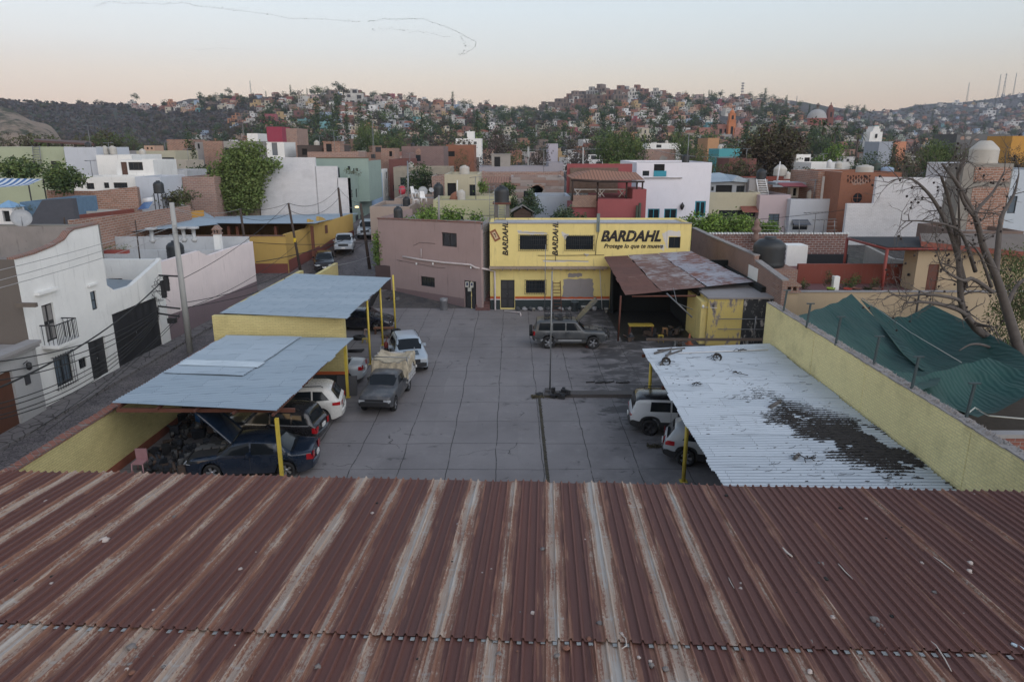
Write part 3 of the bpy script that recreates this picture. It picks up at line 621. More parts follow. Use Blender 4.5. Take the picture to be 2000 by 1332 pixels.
def house(name,label,l,r,t,Y,dep,mat,wins=(),cat='house',roof=ROOFC,group=None,zb=None,pr=.35,side=None,tb=None,fr=None,lw=()):
 x0=D(l,t,Y).x;x1=D(r,t,Y).x;z1=D((l+r)/2,t,Y).z
 zb=terr((x0+x1)/2,Y)-1.2 if zb is None else zb
 o=thing(name,label,cat,(x0,Y,zb),0,group);P=(x0,Y);d=(1,0);hs=[]
 for w in wins:
  h=HO(P,d,*w[:4],*(w[4:5]or('win',)),**(w[5]if len(w)>5 else{}));u0=max(.08,h[0]);u1=min(x1-x0-.08,h[1])
  if u1>u0:hs.append((u0,u1,h[2],min(h[3],z1-.05),h[4],h[5]))
 before=set(bpy.data.objects.keys())
 block(o,x0,x1,Y,Y+dep,zb,z1,mat,hs,roof,pr,side,fr=(Y<110 if fr is None else fr))
 for ch in kids2(o,before):ch.location=(-x0,-Y,-zb)
 FOOT.append((x0,x1,Y,Y+dep));ROOFS.append((label,x0,x1,Y,Y+dep,z1-pr,o,zb,len(wins)));return o
def kids2(o,before):return[bpy.data.objects[k]for k in bpy.data.objects.keys()if k not in before and bpy.data.objects[k].parent==o]
def lettering(par,txt,size,pos,d,up,mat,shear=.25,off=.0,name='lettering',sx=1.0,erode=0):
 cu=bpy.data.curves.new('t','FONT');cu.body=txt;cu.size=size;cu.shear=shear;cu.extrude=.004;cu.offset=off;cu.space_character=1.02;cu.resolution_u=3
 t=bpy.data.objects.new('t',cu);COL.objects.link(t);dg=bpy.context.evaluated_depsgraph_get();me=bpy.data.meshes.new_from_object(t.evaluated_get(dg));bpy.data.objects.remove(t)
 d=Vector(d).normalized();up=Vector(up).normalized();nrm=d.cross(up)
 for v in me.vertices:v.co=Vector(pos)+d*(v.co.x*sx)+up*v.co.y+nrm*v.co.z
 me.materials.clear();me.materials.append(mat);o=bpy.data.objects.new(name,me);COL.objects.link(o);o.parent=par;return o
m,nt,b,oc=newmat('worn_black_letters');n1=noi(nt,oc,2.9,8,.75);n2=noi(nt,oc,1.3,2)
fin(nt,b,mixc(nt,sstep(nt,mth(nt,'ADD',n1,mth(nt,'MULTIPLY',n2,.25)),.73,.745),(.015,.013,.013),(.52,.47,.36)),.8)
LETB=plain('black_letters',(.015,.013,.013),.8,var=.2)
# yellow workshop building
YB=52.6;P=(D(957,520,YB).x,YB);d=(1,0)
yb=thing('workshop_building','yellow two storey workshop with black lettering and flaking paint across the yard','building')
xr=D(1351,440,YB).x;Lb=xr-P[0];zt=D(1100,437,YB).z
h=lambda*a,**k:HO(P,d,*a,**k)
zl=FU(P,d,960,522)[1]
up=[h(1015,460,1068,488,nx=2,bars=14,ft=.04,lab='upper left window behind a bent iron grille'),h(1105,461,1159,488,nx=2,bars=14,ft=.04),h(1306,463,1329,485,nx=2,ft=.05)]
facade(yb,P,d,Lb,zl,zt,up,YELP)
lo=[h(978,547,1005,602,'door',nx=2,nz=3),h(1027,548,1065,573,nx=2,bars=9,ft=.06)]
facade(yb,(P[0],YB+.02),d,Lb,0,zl-.003,lo,YELP)
mb=MB();mb.box(P[0],P[0]+.25,YB+.27,YB+4,0,zt);mb.box(xr-.25,xr,YB+.27,YB+4,0,zt);mb.box(P[0],xr,YB+4.001,YB+4.25,0,zt);mb.build('wall',YELP,yb)
mb=MB();mb.box(P[0]+.25,xr-.25,YB+.25,YB+4,zt-.35,zt-.12);mb.build('roof',plaster('whitewashed_roof',(.42,.42,.43),(.10,.09,.09),amt=1.1),yb)
mb=MB();mb.box(P[0]-.05,D(1185,520,YB).x,YB-.55,YB,zl-.06,zl+.08)
for i in range(14):x=P[0]+.9+i*.62;mb.box(x,x+.09,YB-.5,YB+.019,zl-.17,zl-.062)
mb.build('ledge',plaster('ledge_stone',(.30,.24,.19),(.06,.05,.045),amt=1.3),yb)
mb=MB();mb.box(P[0]-.04,xr+.02,YB-.04,YB+.3,zt,zt+.06);mb.build('coping',CONC,yb)
z1_=FU(P,d,1000,580)[1];z2_=FU(P,d,1000,585)[1]
xs=[(P[0],D(977,590,YB).x),(D(1006,590,YB).x,D(1190,590,YB).x)]
for nm,za,zb_,mt,o_ in(('dado',0,z2_-.03,plain('black_dado',(.02,.03,.032)),.012),('stripe',z2_-.03,z2_+.03,WHITEP,.012),('stripe',z2_+.03,z1_,plain('orange_red_stripe',(.42,.08,.03),.8),.012),('stripe',z1_,z1_+.05,plain('orange_band',(.55,.25,.04),.8),.012)):
 mb=MB();[mb.box(a,b_,YB+.02-o_,YB+.02,za,zb_)for a,b_ in xs];mb.build(nm,mt,yb)
pz=lambda px,py,o=.02:Vector((D(px,py,YB).x,YB-o,D(px,py,YB).z))
lettering(yb,'BARDAHL',1.08,pz(1173,471),(1,0,0),(0,0,1),MATS['worn_black_letters'],.28,.05,sx=.90)
lettering(yb,'Protege lo que te mueve',.44,pz(1179,484.5),(1,0,0),(0,0,1),LETB,.28,.012,sx=.97)
lettering(yb,'BARDAHL',.56,pz(992,500),(0,0,1),(-1,0,0),LETB,.28,.018,sx=.98)
lettering(yb,'BARDAHL',.56,pz(1089,500),(0,0,1),(-1,0,0),MATS['worn_black_letters'],.28,.018,sx=.98)
mb=MB();c0=pz(967,460,.0);M=Matrix.Translation(c0)@Matrix.Rotation(R(-28),4,'Y')
mb.box(-.24,.24,-.03,-.004,-.42,.42,M=M);em=mb.build('emblem',plain('emblem_brown',(.20,.07,.03),.7),yb)
mb=MB();mb.box(-.13,.13,-.04,-.032,-.28,.28,M=M);mb.build('panel',plain('emblem_cream',(.5,.38,.24),.8),em)
mb=MB();mb.tube([M@Vector((-.02,-.05,.16)),M@Vector((.05,-.05,0)),M@Vector((-.02,-.05,-.14))],.025,5);mb.box(-.06,.1,-.045,-.041,.1,.14,M=M);mb.build('mark',LETB,em)
def patch(par,pts,mat,o,seed=0,name='plaster_patch'):
 rr=random.Random(seed);out=[]
 for i in range(len(pts)):
  a,b_=Vector(pts[i]),Vector(pts[(i+1)%len(pts)])
  for k in range(7):q=a.lerp(b_,k/7);out.append(pz(q.x+rr.uniform(-1.3,1.3),q.y+rr.uniform(-1.3,1.3),o))
 mb=MB();mb.add(out,[tuple(range(len(out)))]);return mb.build(name,mat,par)
GP=plaster('grey_patch',(.26,.24,.24),amt=.5)
patch(yb,[(1101,545),(1158,545),(1160,581),(1098,580)],GP,.0,1);patch(yb,[(1109,534),(1138,534),(1137,541),(1109,541)],GP,.0,2)
FLK=plaster('flaked_white',(.55,.53,.50),amt=.6)
for i,pts in enumerate([[(1293,457),(1306,450),(1328,452),(1330,462),(1305,462),(1304,486),(1300,480)],[(1096,452),(1110,458),(1104,470),(1098,460)],[(1290,478),(1299,478),(1296,490),(1289,486)],[(1060,508),(1150,510),(1149,512),(1062,511)],[(1140,495),(1150,497),(1146,503)],[(1010,451),(1030,452),(1070,455),(1060,459),(1012,457)]]):patch(yb,pts,FLK,.006,10+i,'flaked_patch')
mb=MB();mb.tube([pz(1168,433,.12),pz(1168,455,.12),pz(1164,475,.1),pz(1163,498,.1)],.025,5);mb.tube([pz(1050,499,.05),pz(1100,499,.05),pz(1180,498,.05)],.02,4);mb.tube([pz(1085,500,.05),pz(1085,510,.05)],.02,4);mb.build('cable',BLACKM,yb)
mb=MB();mb.box(pz(1165,440).x,pz(1171,440).x,YB-.13,YB-.004,pz(1168,453).z,pz(1168,428).z+.4);mb.build('meter_box',plain('green_grey_box',(.15,.19,.18),.6),yb)
mb=MB();mb.tube([pz(1146,430,.1),pz(1171,520,.1),pz(1173,560,.1),pz(1176,606,.1)][1:],.03,5);mb.build('pipe',WHITEP,yb)
def ladder(label,p0,p1,w,n,mat,r=.025,group=None):
 p0,p1=Vector(p0),Vector(p1);mb=MB();sd_=Vector((w/2,0,0));o=p0.copy()
 mb.tube([-sd_*1.15,p1-o-sd_],r,5);mb.tube([sd_*1.15,p1-o+sd_],r,5);t=thing('ladder',label,'ladder',p0);mb.build('rail',mat,t);mb=MB()
 for i in range(n):q=(p1-o)*((i+.7)/(n+.3));mb.tube([q-sd_,q+sd_],r*.8,5)
 mb.build('rung',mat,t);return t
ladder('brown wooden ladder leaning against the yellow workshop beside the plaster patch',(pz(1087,604).x,YB-.9,0),pz(1087,549,.0),.55,9,RB,.03)
mb=MB();mb.lathe([(0,0),(.29,0),(.3,.02),(.28,.3),(.3,.32),(.28,.6),(.3,.62),(.3,.88),(.27,.88),(.27,.8),(0,.8)]);o=mb.build('drum',plain('galvanised_drum',(.20,.20,.21),.5,metal=.3),label='dented grey steel drum standing before the mauve wall',cat='drum',loc=(-5.15,52.5,0))
def bucket(label,x,y,r,hgt,mat,z=0,group=None):
 mb=MB();mb.lathe([(0,0),(r*.8,0),(r,hgt),(r*1.05,hgt),(r*1.05,hgt-.02),(r*.96,hgt-.02),(r*.78,.03),(0,.03)],n=14);t=thing('bucket',label,'bucket',(x,y,z),0,group);mb.build('body',mat,t)
 mb=MB();mb.tube([(-r,0,hgt),(-r*.7,.02,hgt+r*.5),(0,.03,hgt+r*.75),(r*.7,.02,hgt+r*.5),(r,0,hgt)],.008,4);mb.build('handle',GREYM,t);return t
q=G(1122,608);bucket('grey plastic bin against the dark base of the workshop',q.x,q.y-.1,.28,.75,plain('grey_plastic',(.09,.11,.12),.6))
q=G(1139,609);bucket('small pale bucket beside the grey bin',q.x,q.y-.1,.2,.45,TANKW)
q=G(1183,609);bucket('white bucket near the dark bay corner',q.x,q.y-.2,.16,.3,TANKW)
q=G(1042,608);bucket('white tub lying at the foot of the workshop wall',q.x,q.y,.13,.22,TANKW)
rr=random.Random(5);BAGM=plain('pale_rag',(.28,.28,.29),.9,var=.4)
for i,px in enumerate((1012,1024,1037,1056,1071,1096,1106,1113,1150,1160)):
 q=G(px,606);mb=MB();mb.blob((0,0,.13),.16+rr.random()*.08,seed=i,rough=.35,squash=.7)
 mb.build('rag_bundle',BAGM if i%2 else plain('dark_rag',(.06,.065,.07),.9),label='small bundle of pale rags or bottles at the foot of the yellow workshop wall',cat='rags',group='bundles along the workshop wall',loc=(q.x,q.y-.1,0))
# mauve house
PR=G(941,606);PL=G(775,580);dm=(PR-PL).normalized();dm=(dm.x,dm.y);Pm=(PL.x-dm[0]*1.75,PL.y-dm[1]*1.75);Lm=(Vector((PR.x,PR.y))-Vector(Pm)).length
MAU=plaster('mauve_render',(.32,.235,.225),(.12,.085,.085),amt=.45);MAUD=plaster('dark_mauve',(.19,.13,.132),amt=.4)
mh=thing('mauve_house','plain mauve two storey house with a mauve-brown base and diagonal white pipe','house')
hm=lambda*a,**k:HO(Pm,dm,*a,**k)
zm=FU(Pm,dm,845,434)[1]
ul=lambda px,py:FU(Pm,dm,px,py)
facade(mh,Pm,dm,Lm,-.3,zm-.3,[hm(863,455,892,482,nx=2,ft=.1,pale=False,lab='small upper window with one white shutter open'),hm(822,541,849,560,nx=3,nz=2,ft=.05),hm(907,549,930,604,'door',nx=1,nz=2)],MAU,top=[(0,ul(744,429)[1]),(Lm,ul(940,437)[1])])
def onp(P,d,u,z,o):return Vector((P[0]+d[0]*u+d[1]*o,P[1]+d[1]*u-d[0]*o,z))
mb=MB();uL,zLb=ul(775,562);uR,zRb=ul(905,585)
mb.add([onp(Pm,dm,1.75,0,.012),onp(Pm,dm,ul(907,600)[0],0,.012),onp(Pm,dm,ul(907,600)[0],ul(906,583)[1],.012),onp(Pm,dm,1.75,ul(775,562)[1],.012)],[(0,1,2,3)]);mb.build('base_band',MAUD,mh)
mb=MB();A=onp(Pm,dm,Lm,-.3,0);B=Vector((A.x+1.6,A.y+6,0));zt_=ul(940,437)[1]
mb.quad(A,Vector((B.x,B.y,-.3)),Vector((B.x,B.y,zt_-.1)),Vector((A.x,A.y,zt_-.1)));mb.build('side_wall',brick('grey_block',(.26,.25,.26),(.22,.21,.22),(.34,.33,.33),bw=.4,bh=.2),mh)
mb=MB();I0=onp(Pm,dm,0,0,-.25);I1=onp(Pm,dm,Lm,0,-.25);mb.add([(I0.x,I0.y,zm-.6),(I1.x,I1.y,zm-.6),(I1.x+1.6,I1.y+7,zm-.6),(I0.x+1.6,I0.y+9,zm-.6)],[(0,1,2,3)]);mb.build('roof',ROOFC,mh)
mb=MB();I2=onp(Pm,dm,0,0,0);mb.quad(Vector((I2.x,I2.y,-.3)),Vector((I2.x+1.6,I2.y+9,-.3)),Vector((I2.x+1.6,I2.y+9,zm)),Vector((I2.x,I2.y,zm)));mb.build('wall',MAU,mh)
mb=MB();a,b_=ul(744,428),ul(940,436.5);A=onp(Pm,dm,-.05,a[1],.04);B=onp(Pm,dm,Lm,b_[1],.04);Ai=onp(Pm,dm,-.05,a[1],-.3);Bi=onp(Pm,dm,Lm,b_[1],-.3)
mb.add([A,B,Bi,Ai]+[v+Vector((0,0,.09))for v in(A,B,Bi,Ai)],[(0,1,5,4),(4,5,6,7),(1,2,6,5),(2,3,7,6),(3,0,4,7)]);mb.build('coping',brick('coping_brick',(.2,.1,.08),(.2,.1,.08),(.2,.1,.1)),mh)
mq=lambda px,py,o=.09:onp(Pm,dm,*ul(px,py),o)
mb=MB();q1=G(968,603);q1.y=YB-.15
mb.tube([mq(788,501),mq(822,507),mq(870,513),mq(920,517),mq(931,523),Vector((D(950,526,YB-.2).x,YB-.2,D(950,526,YB-.2).z)),Vector((D(966,530,YB-.15).x,YB-.15,D(966,530,YB-.15).z)),Vector((D(967,602,YB-.15).x,YB-.15,.15)),Vector((D(968,603,YB-.15).x,YB-.4,.08))],.075,8)
mb.tube([mq(824,504),mq(824,486)],.035,6);mb.build('drain_pipe',plain('white_pvc',(.50,.44,.43),.6),mh)
mb=MB();mb.tube([G(985,608,.06),G(1016,611,.06),G(1017,616,.05)],.06,7);mb.build('pipe_piece',plain('white_pvc',(.5,.44,.43),.6),label='short white pvc pipe lying on the ground before the workshop door',cat='pipe')
for px,py in((913,515),(846,517),(920,524)):pass
for px,py in((814,515),(846,515),(920,522)):mb=MB();mb.box(-.06,.06,-.1,0,-.08,.08,M=Matrix.Translation(mq(px,py,.02)));mb.build('light_box',WHITEP,mh)
mb=MB();mb.tube([mq(808,480,.02),mq(820,474,.02),mq(850,476,.02)],.012,4);mb.tube([mq(775,508,.02),mq(850,522,.02),mq(870,524,.02)],.012,4);mb.build('cable',BLACKM,mh)
mb=MB()
for l,t,r_,b_ in((909,550,916,561),(918,551,925,562),(914,562,921,569)):
 mb.add([mq(l,b_,.02),mq(r_,b_,.02),mq(r_,t,.02),mq(l,t,.02)],[(0,1,2,3)])
po=mb.build('posters',plain('paper',(.5,.48,.42),.9,var=.1),mh);mb=MB()
for l,t,r_,b_ in((911,552,914.5,558),(920,553,923.5,558)):mb.add([mq(l,b_,.025),mq(r_,b_,.025),mq(r_,t,.025),mq(l,t,.025)],[(0,1,2,3)])
mb.build('print',plain('ink',(.06,.07,.13),.9),po)
g=thing('gate_wall','dark brown wall and gate between the street and the mauve house','wall');mb=MB();a,b_=G(752,580),G(775,582)
mb.prism([(-11.2,57.6),(PL.x-.02,PL.y+.3),(PL.x-.02,PL.y+.6),(-11.2,57.9)],0,2.5);mb.build('wall',plain('dark_brown',(.055,.035,.035),.8),g)
st=thing('staircase','narrow worn red brick staircase rising between the mauve and yellow buildings','stairs');mb=MB()
for i in range(20):mb.box(-2.75 if i<3 else-2.45,P[0]-.02,52.2+i*.34,60.2,i*.185 if i else-.1,(i+1)*.185)
mb.build('steps',brick('stair_brick',(.17,.075,.065),(.14,.065,.06),(.11,.07,.07)),st)
mb=MB();mb.box(-3.1,-2.47,52.95,59.5,-.1,3.6);mb.build('side_wall',YELP,st)
mb=MB();mb.box(-3.6,P[0]-.02,60.25,60.5,0,5.1);mb.build('end_wall',plaster('dull_yellow',(.30,.25,.13),amt=1),st)
# rusty bay roof, black bay and yellow store
rb=thing('workshop_bay','open black workshop bay under a sagging rusty corrugated roof','shed')
A,B,Cc,Dd=D(1222,577,43.2),D(1473,553,45.6),D(1352,493,52.1),D(1180,502,52.1)
SHR=sheetmat('rusted_sheet',(.125,.074,.064),(.16,.092,.078),rust=(.28,.27,.28),rk=.53,rough=.7,metal=.1,dirt=.7)
mb=MB();v0=A.lerp(B,.27);v1=Dd.lerp(Cc,.27);corr(mb,A,v0,v1,Dd,pitch=.16,seed=21,seg=4,amp=.02);mb.build('roof_sheet',sheetmat('deep_rust_sheet',(.095,.048,.040),(.12,.058,.046),rust=(.22,.15,.13),rk=.62,rough=.8,metal=0,dirt=.6),rb)
up_=Vector((0,0,.03));v2=A.lerp(B,.62);v3=Dd.lerp(Cc,.62);mb=MB();corr(mb,v0+up_,v2+up_,v3+up_,v1+up_,pitch=.16,seed=22,seg=4,amp=.02);mb.build('roof_sheet',SHR,rb)
mb=MB();corr(mb,v2+up_*2,B+up_*2,Cc+up_*2,v3+up_*2,pitch=.16,seed=23,seg=4,amp=.02);mb.build('roof_sheet',sheetmat('greyed_rust_sheet',(.24,.25,.29),(.30,.31,.35),rust=(.15,.07,.055),rk=.53,rough=.7,metal=.1,dirt=.8),rb)
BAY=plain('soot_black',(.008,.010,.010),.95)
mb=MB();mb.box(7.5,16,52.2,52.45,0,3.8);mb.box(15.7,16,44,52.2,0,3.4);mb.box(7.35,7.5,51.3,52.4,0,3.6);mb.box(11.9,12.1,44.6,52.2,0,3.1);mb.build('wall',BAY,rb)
mb=MB();mb.tube([(6.75,43.6,0),(6.8,43.5,A.z-.1)],.06,8);mb.tube([D(1235,573,43.3)-Vector((0,0,.2)),D(1360,572,44)-Vector((0,0,.2))],.06,4);mb.build('post',RB,rb)
mb=MB();mb.tube([D(1302,573,43),D(1352,620,42.3)],.045,5);mb.tube([D(1315,562,43),D(1322,592,42.6),D(1354,605,42.4)],.02,4);mb.build('brace',GREYM,rb)
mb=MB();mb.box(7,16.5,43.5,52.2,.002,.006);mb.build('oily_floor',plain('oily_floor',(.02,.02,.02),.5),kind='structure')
rr=random.Random(12);CL=[plain('scrap_a',(.03,.03,.033),.6,metal=.4),plain('scrap_b',(.06,.04,.03),.8),plain('scrap_c',(.12,.12,.12),.5),plain('scrap_d',(.025,.03,.04),.6)]
def scrap(label,x,y,sz,seed,z=0,group=None,mats=None):
 rr=random.Random(seed);t=thing('engine_parts',label,'scrap',(x,y,z),rr.random()*3,group)
 for k in range(3):
  mb=MB()
  for j in range(6):
   a,b_,c_=[rr.uniform(-.5,.5)*sz for _ in range(3)];w_,d_,h_=[rr.uniform(.05,.22)*sz for _ in range(3)];c_=abs(c_)*.9
   if j%2:mb.box(a-w_,a+w_,b_-d_,b_+d_,max(0,c_-h_),c_+h_,M=rotz(rr.random()*.6))
   else:mb.tube([(a,b_,c_),(a+rr.uniform(-.4,.4)*sz,b_+rr.uniform(-.4,.4)*sz,c_+rr.uniform(0,.3)*sz)],w_*.5,8)
  mb.build(('housing','pipe_cluster','casting')[k],(mats or CL)[(seed+k)%len(mats or CL)],t)
 return t
scrap('jumble of engine parts on the bay floor behind the yellow bench',9.0,44.8,.9,3);scrap('small grey scrap heap beside the post of the black bay',7.5,43.7,.6,5);scrap('scrap heap deep in the black bay',10.6,45.2,.9,8);scrap('pile of parts before the yellow store',10.3,42.6,.7,9)
t=thing('bench','yellow work bench standing in the black bay','bench',(8.3,44.9,0));mb=MB();mb.box(-.7,.9,-.3,.3,.68,.76);mb.build('top',plain('yellow_top',(.35,.26,.04),.6),t)
for sx in(-.62,.8):
 for sy in(-.24,.24):mb=MB();mb.box(sx-.04,sx+.04,sy-.04,sy+.04,0,.68);mb.build('leg',RB,t)
def stool(label,x,y,mat,hgt=.5):
 t=thing('stool',label,'stool',(x,y,0));mb=MB();mb.box(-.16,.16,-.16,.16,hgt-.04,hgt);mb.build('seat',mat,t)
 for sx in(-.12,.12):
  for sy in(-.12,.12):mb=MB();mb.tube([(sx*1.3,sy*1.3,0),(sx,sy,hgt-.04)],.02,5);mb.build('leg',mat,t)
stool('pale wooden stool before the black bay',*G(1298,655)[:2],plain('tan_wood',(.30,.17,.08),.8));stool('yellow stool by the long beam in front of the store',*G(1290,668)[:2],plain('yellow_top',(.35,.26,.04),.6),.45)
q=G(1349,672);mb=MB();mb.box(-.22,.22,-.22,.22,0,.03);mb.lathe([(.15,.03),(.03,.68),(0,.7)],n=12);mb.build('traffic_cone',plain('dull_orange',(.30,.09,.04),.7,var=.3),label='faded orange traffic cone beside the corner of the yellow store',cat='traffic cone',loc=(q.x-.1,q.y,0))
ys_=thing('store_room','small flat roofed yellow store with soot stained walls beside the bay','shed')
x0,x1,y0,y1,z1=12.05,16.1,42.55,46.4,2.95
m,nt,b,oc=newmat('sooty_yellow');s=nd(nt,'ShaderNodeSeparateXYZ',{0:oc});n1=noi(nt,vscale(nt,oc,(1.5,1.5,.7)),1.2,8,.72);n2=noi(nt,oc,5,5)
c=mixc(nt,n2,(.54,.42,.13),(.45,.36,.13));c=mixc(nt,sstep(nt,n1,.52,.60),c,(.20,.175,.17));c=mixc(nt,sstep(nt,n1,.60,.68),c,(.045,.04,.04))
blk=mth(nt,'MULTIPLY',sstep(nt,s.outputs[0],14.15,14.2),1.0);c2=mixc(nt,sstep(nt,noi(nt,vscale(nt,oc,(2,2,.8)),1.6,8,.75),.52,.60),(.022,.024,.026),(.30,.28,.26));c=mixc(nt,blk,c,c2);fin(nt,b,c,.9,n2,.02,.4)
mb=MB();mb.box(x0,x1,y0,y1,0,z1,skip=('t',));mb.build('wall',MATS['sooty_yellow'],ys_);mb=MB();mb.box(x0-.08,x1+.05,y0-.08,y1+.1,z1,z1+.1);mb.build('roof',plaster('grey_slab_roof',(.25,.235,.235),amt=.9),ys_)
mb=MB();mb.box(x0-.35,x0,y0+.3,y1,0,2.7);mb.build('side_pier',YELP,ys_)
mb=MB();mb.tube([(x0-.2,y0+.1,2.4),(x0+.5,y0-.1,2.4)],.02,4);mb.lathe([(0,0),(.07,.0),(.07,.16),(0,.2)],c=(x0-.3,y0+.1,2.35),n=8);mb.build('camera_lamp',WHITEP,ys_)
mb=MB()
for z in(1.1,1.75):mb.tube([(x0+.6,y0-.25,z),(x1,y0-.3,z)],.025,4)
for x in(14.9,15.5,15.9):mb.tube([(x,y0-.3,0),(x,y0-.3,1.9)],.03,4)
mb.build('rack',GREYM,ys_)
bm=thing('steel_beam','long rusty steel beam lying on a trestle before the yellow store','beam');mb=MB();a=D(1262,663,41.5);b_=D(1495,656,41.5);mb.box(a.x,b_.x,41.45,41.6,a.z-.08,a.z+.06);mb.build('beam',plain('weathered_beam',(.10,.075,.06),.8),bm);mb=MB();x_=D(1318,670,41.5).x;mb.box(x_-.05,x_+.05,41.4,41.6,0,a.z-.08);mb.box(14.2,14.3,41.4,41.6,0,a.z-.08);mb.build('leg',GREYM,bm)
PLK=plain('old_plank',(.12,.11,.105),.9,var=.4);mb=MB();c0=onC(.12,.97)
def lay(l,pts,mat,name,cat,group,r=.03,flat=None):
 ps=[G(px,py,3.08)for px,py in pts];c0=ps[0].copy();mb=MB();mb.tube([p-c0 for p in ps],r,4 if flat else 6);return mb.build(name,mat,label=l,cat=cat,group=group,loc=c0)
for i,(a,b_,r_)in enumerate([((1278,690),(1312,681),.05),((1284,684),(1338,680),.035),((1290,712),(1310,686),.05),((1300,694),(1332,684),.04)]):lay(('grey plank at the far left corner of the white carport roof','thin batten along the far edge of the white carport roof','grey board pointing down the white carport roof','grey board beneath the pale glass sheet')[i],[a,b_],PLK,'plank','plank','boards on the white carport roof',r_,True)
lay('long white pipe lying along the far edge of the white carport roof',[(1325,690),(1420,686),(1500,683)],WHITEP,'pipe','pipe',None,.03)
lay('short grey board on the leaf litter of the white carport roof',[(1504,795),(1524,783)],PLK,'plank','plank','boards on the white carport roof',.09,True)
lay('small pale board at the lower edge of the leaf litter',[(1552,895),(1560,887)],PLK,'plank','plank','boards on the white carport roof',.07,True)
rr=random.Random(8)
for i,(px,py,lb)in enumerate(((1400,700,'dark bucket shaped scrap with a twig on the white carport roof'),(1445,685,'dark twig tangle near the far edge of the white carport roof'),(1300,708,'round dark debris near the left edge of the white carport roof'),(1440,730,'thin branched twig on the white carport roof'),(1368,752,'small forked twig at left on the white carport roof'),(1576,897,'curved dry branch below the leaf litter'))):
 p=G(px,py,3.08);mb=MB()
 for k in range(7):a=rr.random()*6.3;l=.12+rr.random()*.35;mb.tube([(0,0,.02),(l*.5*cos(a),l*.5*sin(a),.05+rr.random()*.05),(l*cos(a+.4),l*sin(a+.4),.02)],.014,4)
 if i in(0,2):mb.lathe([(.16,0),(.2,.12),(.2,.14),(.14,.02)],n=10,M=Matrix.Rotation(.8,4,'X'))
 mb.build('twigs',plain('twig',(.03,.025,.022),.9),label=lb,cat='debris',group='debris on the white carport roof',loc=p)
# tall thin mast in the yard
def mast(label,base,top,r,mat=GREYM,name='pole',cat='pole',group=None):
 t=thing(name,label,cat,base,0,group);mb=MB();v=Vector(top)-Vector(base);mb.tube([(0,0,0),v*.5,v],[r,r*.85,r*.7],8);mb.build('shaft',mat,t);return t
q=G(1092,772);scrap('low dark pile of oily metal parts right beside the tall yard mast',q.x,q.y-.1,.75,71,mats=CL[:1]);b0=G(1074,765);t_=mast('tall thin grey mast standing in the middle of the yard',b0,(b0.x+.02,b0.y,D(1074,530,b0.y).z),.045)
mb=MB();mb.box(-.25,.25,-.2,.25,0,.12);mb.build('foot',plaster('oily_kerb',(.2,.2,.2)),t_)
b0=Vector((D(1064,600,52).x,52.0,0));mast('second thin pole close to the workshop facade',b0,(b0.x,52,D(1064,478,52).z),.035)
for i,(px,py,lb,s_)in enumerate(((1078,772,'oily lump of metal at the foot of the tall mast',.22),(1055,772,'flattened dark rag left of the tall mast',.2),(1185,748,'long black oily part lying flat on the concrete',.0),(1150,678,'brown rag beneath the front wheel of the grey off-roader',.28))):
 q=G(px,py);mb=MB()
 if s_:mb.blob((0,0,.07),s_,seed=i+3,squash=.4,rough=.4)
 else:
  for k in range(14):a=rr.uniform(-1.1,1.1);mb.tube([(a,rr.uniform(-.12,.12),.03),(a+rr.uniform(.2,.5),rr.uniform(-.12,.12),.06)],.035,5)
 mb.build('oily_part' if not i==3 else 'rag',plain('black_grease',(.012,.011,.011),.5)if i<3 else plain('brown_rag',(.10,.04,.035),.9),label=lb,cat='scrap' if i!=3 else 'rag',loc=q)
# vehicles
RUB=plain('tyre_rubber',(.016,.016,.017),.85);RIM=plain('alloy',(.32,.33,.35),.35,metal=.7);RIMD=plain('dark_alloy',(.05,.05,.055),.4,metal=.5)
CGL=plain('car_glass',(.012,.015,.018),.08,var=.1,spec=.3);TRIM=plain('black_trim',(.02,.02,.022),.6)
TLR=plain('tail_lens',(.30,.008,.012),.2);HLM=plain('head_lens',(.42,.44,.46),.12,var=.2);AMB=plain('amber_lens',(.5,.13,.01),.2);PLATE=plain('number_plate',(.6,.6,.58),.5,var=.1);ENG=plain('engine_bay',(.03,.03,.032),.6,metal=.3)
def paint(name,c,rough=.28,dust=.25):
 if name in MATS:return MATS[name]
 m,nt,b,oc=newmat(name);n1=noi(nt,oc,2.2,6,.6);n2=noi(nt,oc,14,4,.7);s=nd(nt,'ShaderNodeSeparateXYZ',{0:oc})
 cc=mixc(nt,mth(nt,'MULTIPLY',sstep(nt,n1,.4,.75),dust),c,(.20,.18,.165));low=mth(nt,'SUBTRACT',1.0,sstep(nt,s.outputs[2],.2,.6));cc=mixc(nt,mth(nt,'MULTIPLY',low,dust*1.2),cc,(.14,.125,.11))
 fin(nt,b,cc,mth(nt,'MULTIPLY_ADD',n2,.25,rough-.1),spec=.5);b.inputs['Coat Weight'].default_value=.35;b.inputs['Coat Roughness'].default_value=.12;return m
def catm(t,x):
 """smooth curve through a table of (x, value)"""
 if x<=t[0][0]:return t[0][1]
 for i in range(len(t)-1):
  if x<=t[i+1][0]:
   x0,x1=t[i][0],t[i+1][0];u=(x-x0)/(x1-x0);a,b_=t[i][1],t[i+1][1]
   h0=(b_-a)/(x1-x0);hp=(a-t[i-1][1])/(x0-t[i-1][0])if i else h0;hn=(t[i+2][1]-b_)/(t[i+2][0]-x1)if i+2<len(t)else h0
   m0=0 if hp*h0<=0 else 2*hp*h0/(hp+h0);m1=0 if h0*hn<=0 else 2*h0*hn/(h0+hn)
   return a*(2*u**3-3*u*u+1)+m0*(x1-x0)*(u**3-2*u*u+u)+b_*(-2*u**3+3*u*u)+m1*(x1-x0)*(u**3-u*u)
 return t[-1][1]
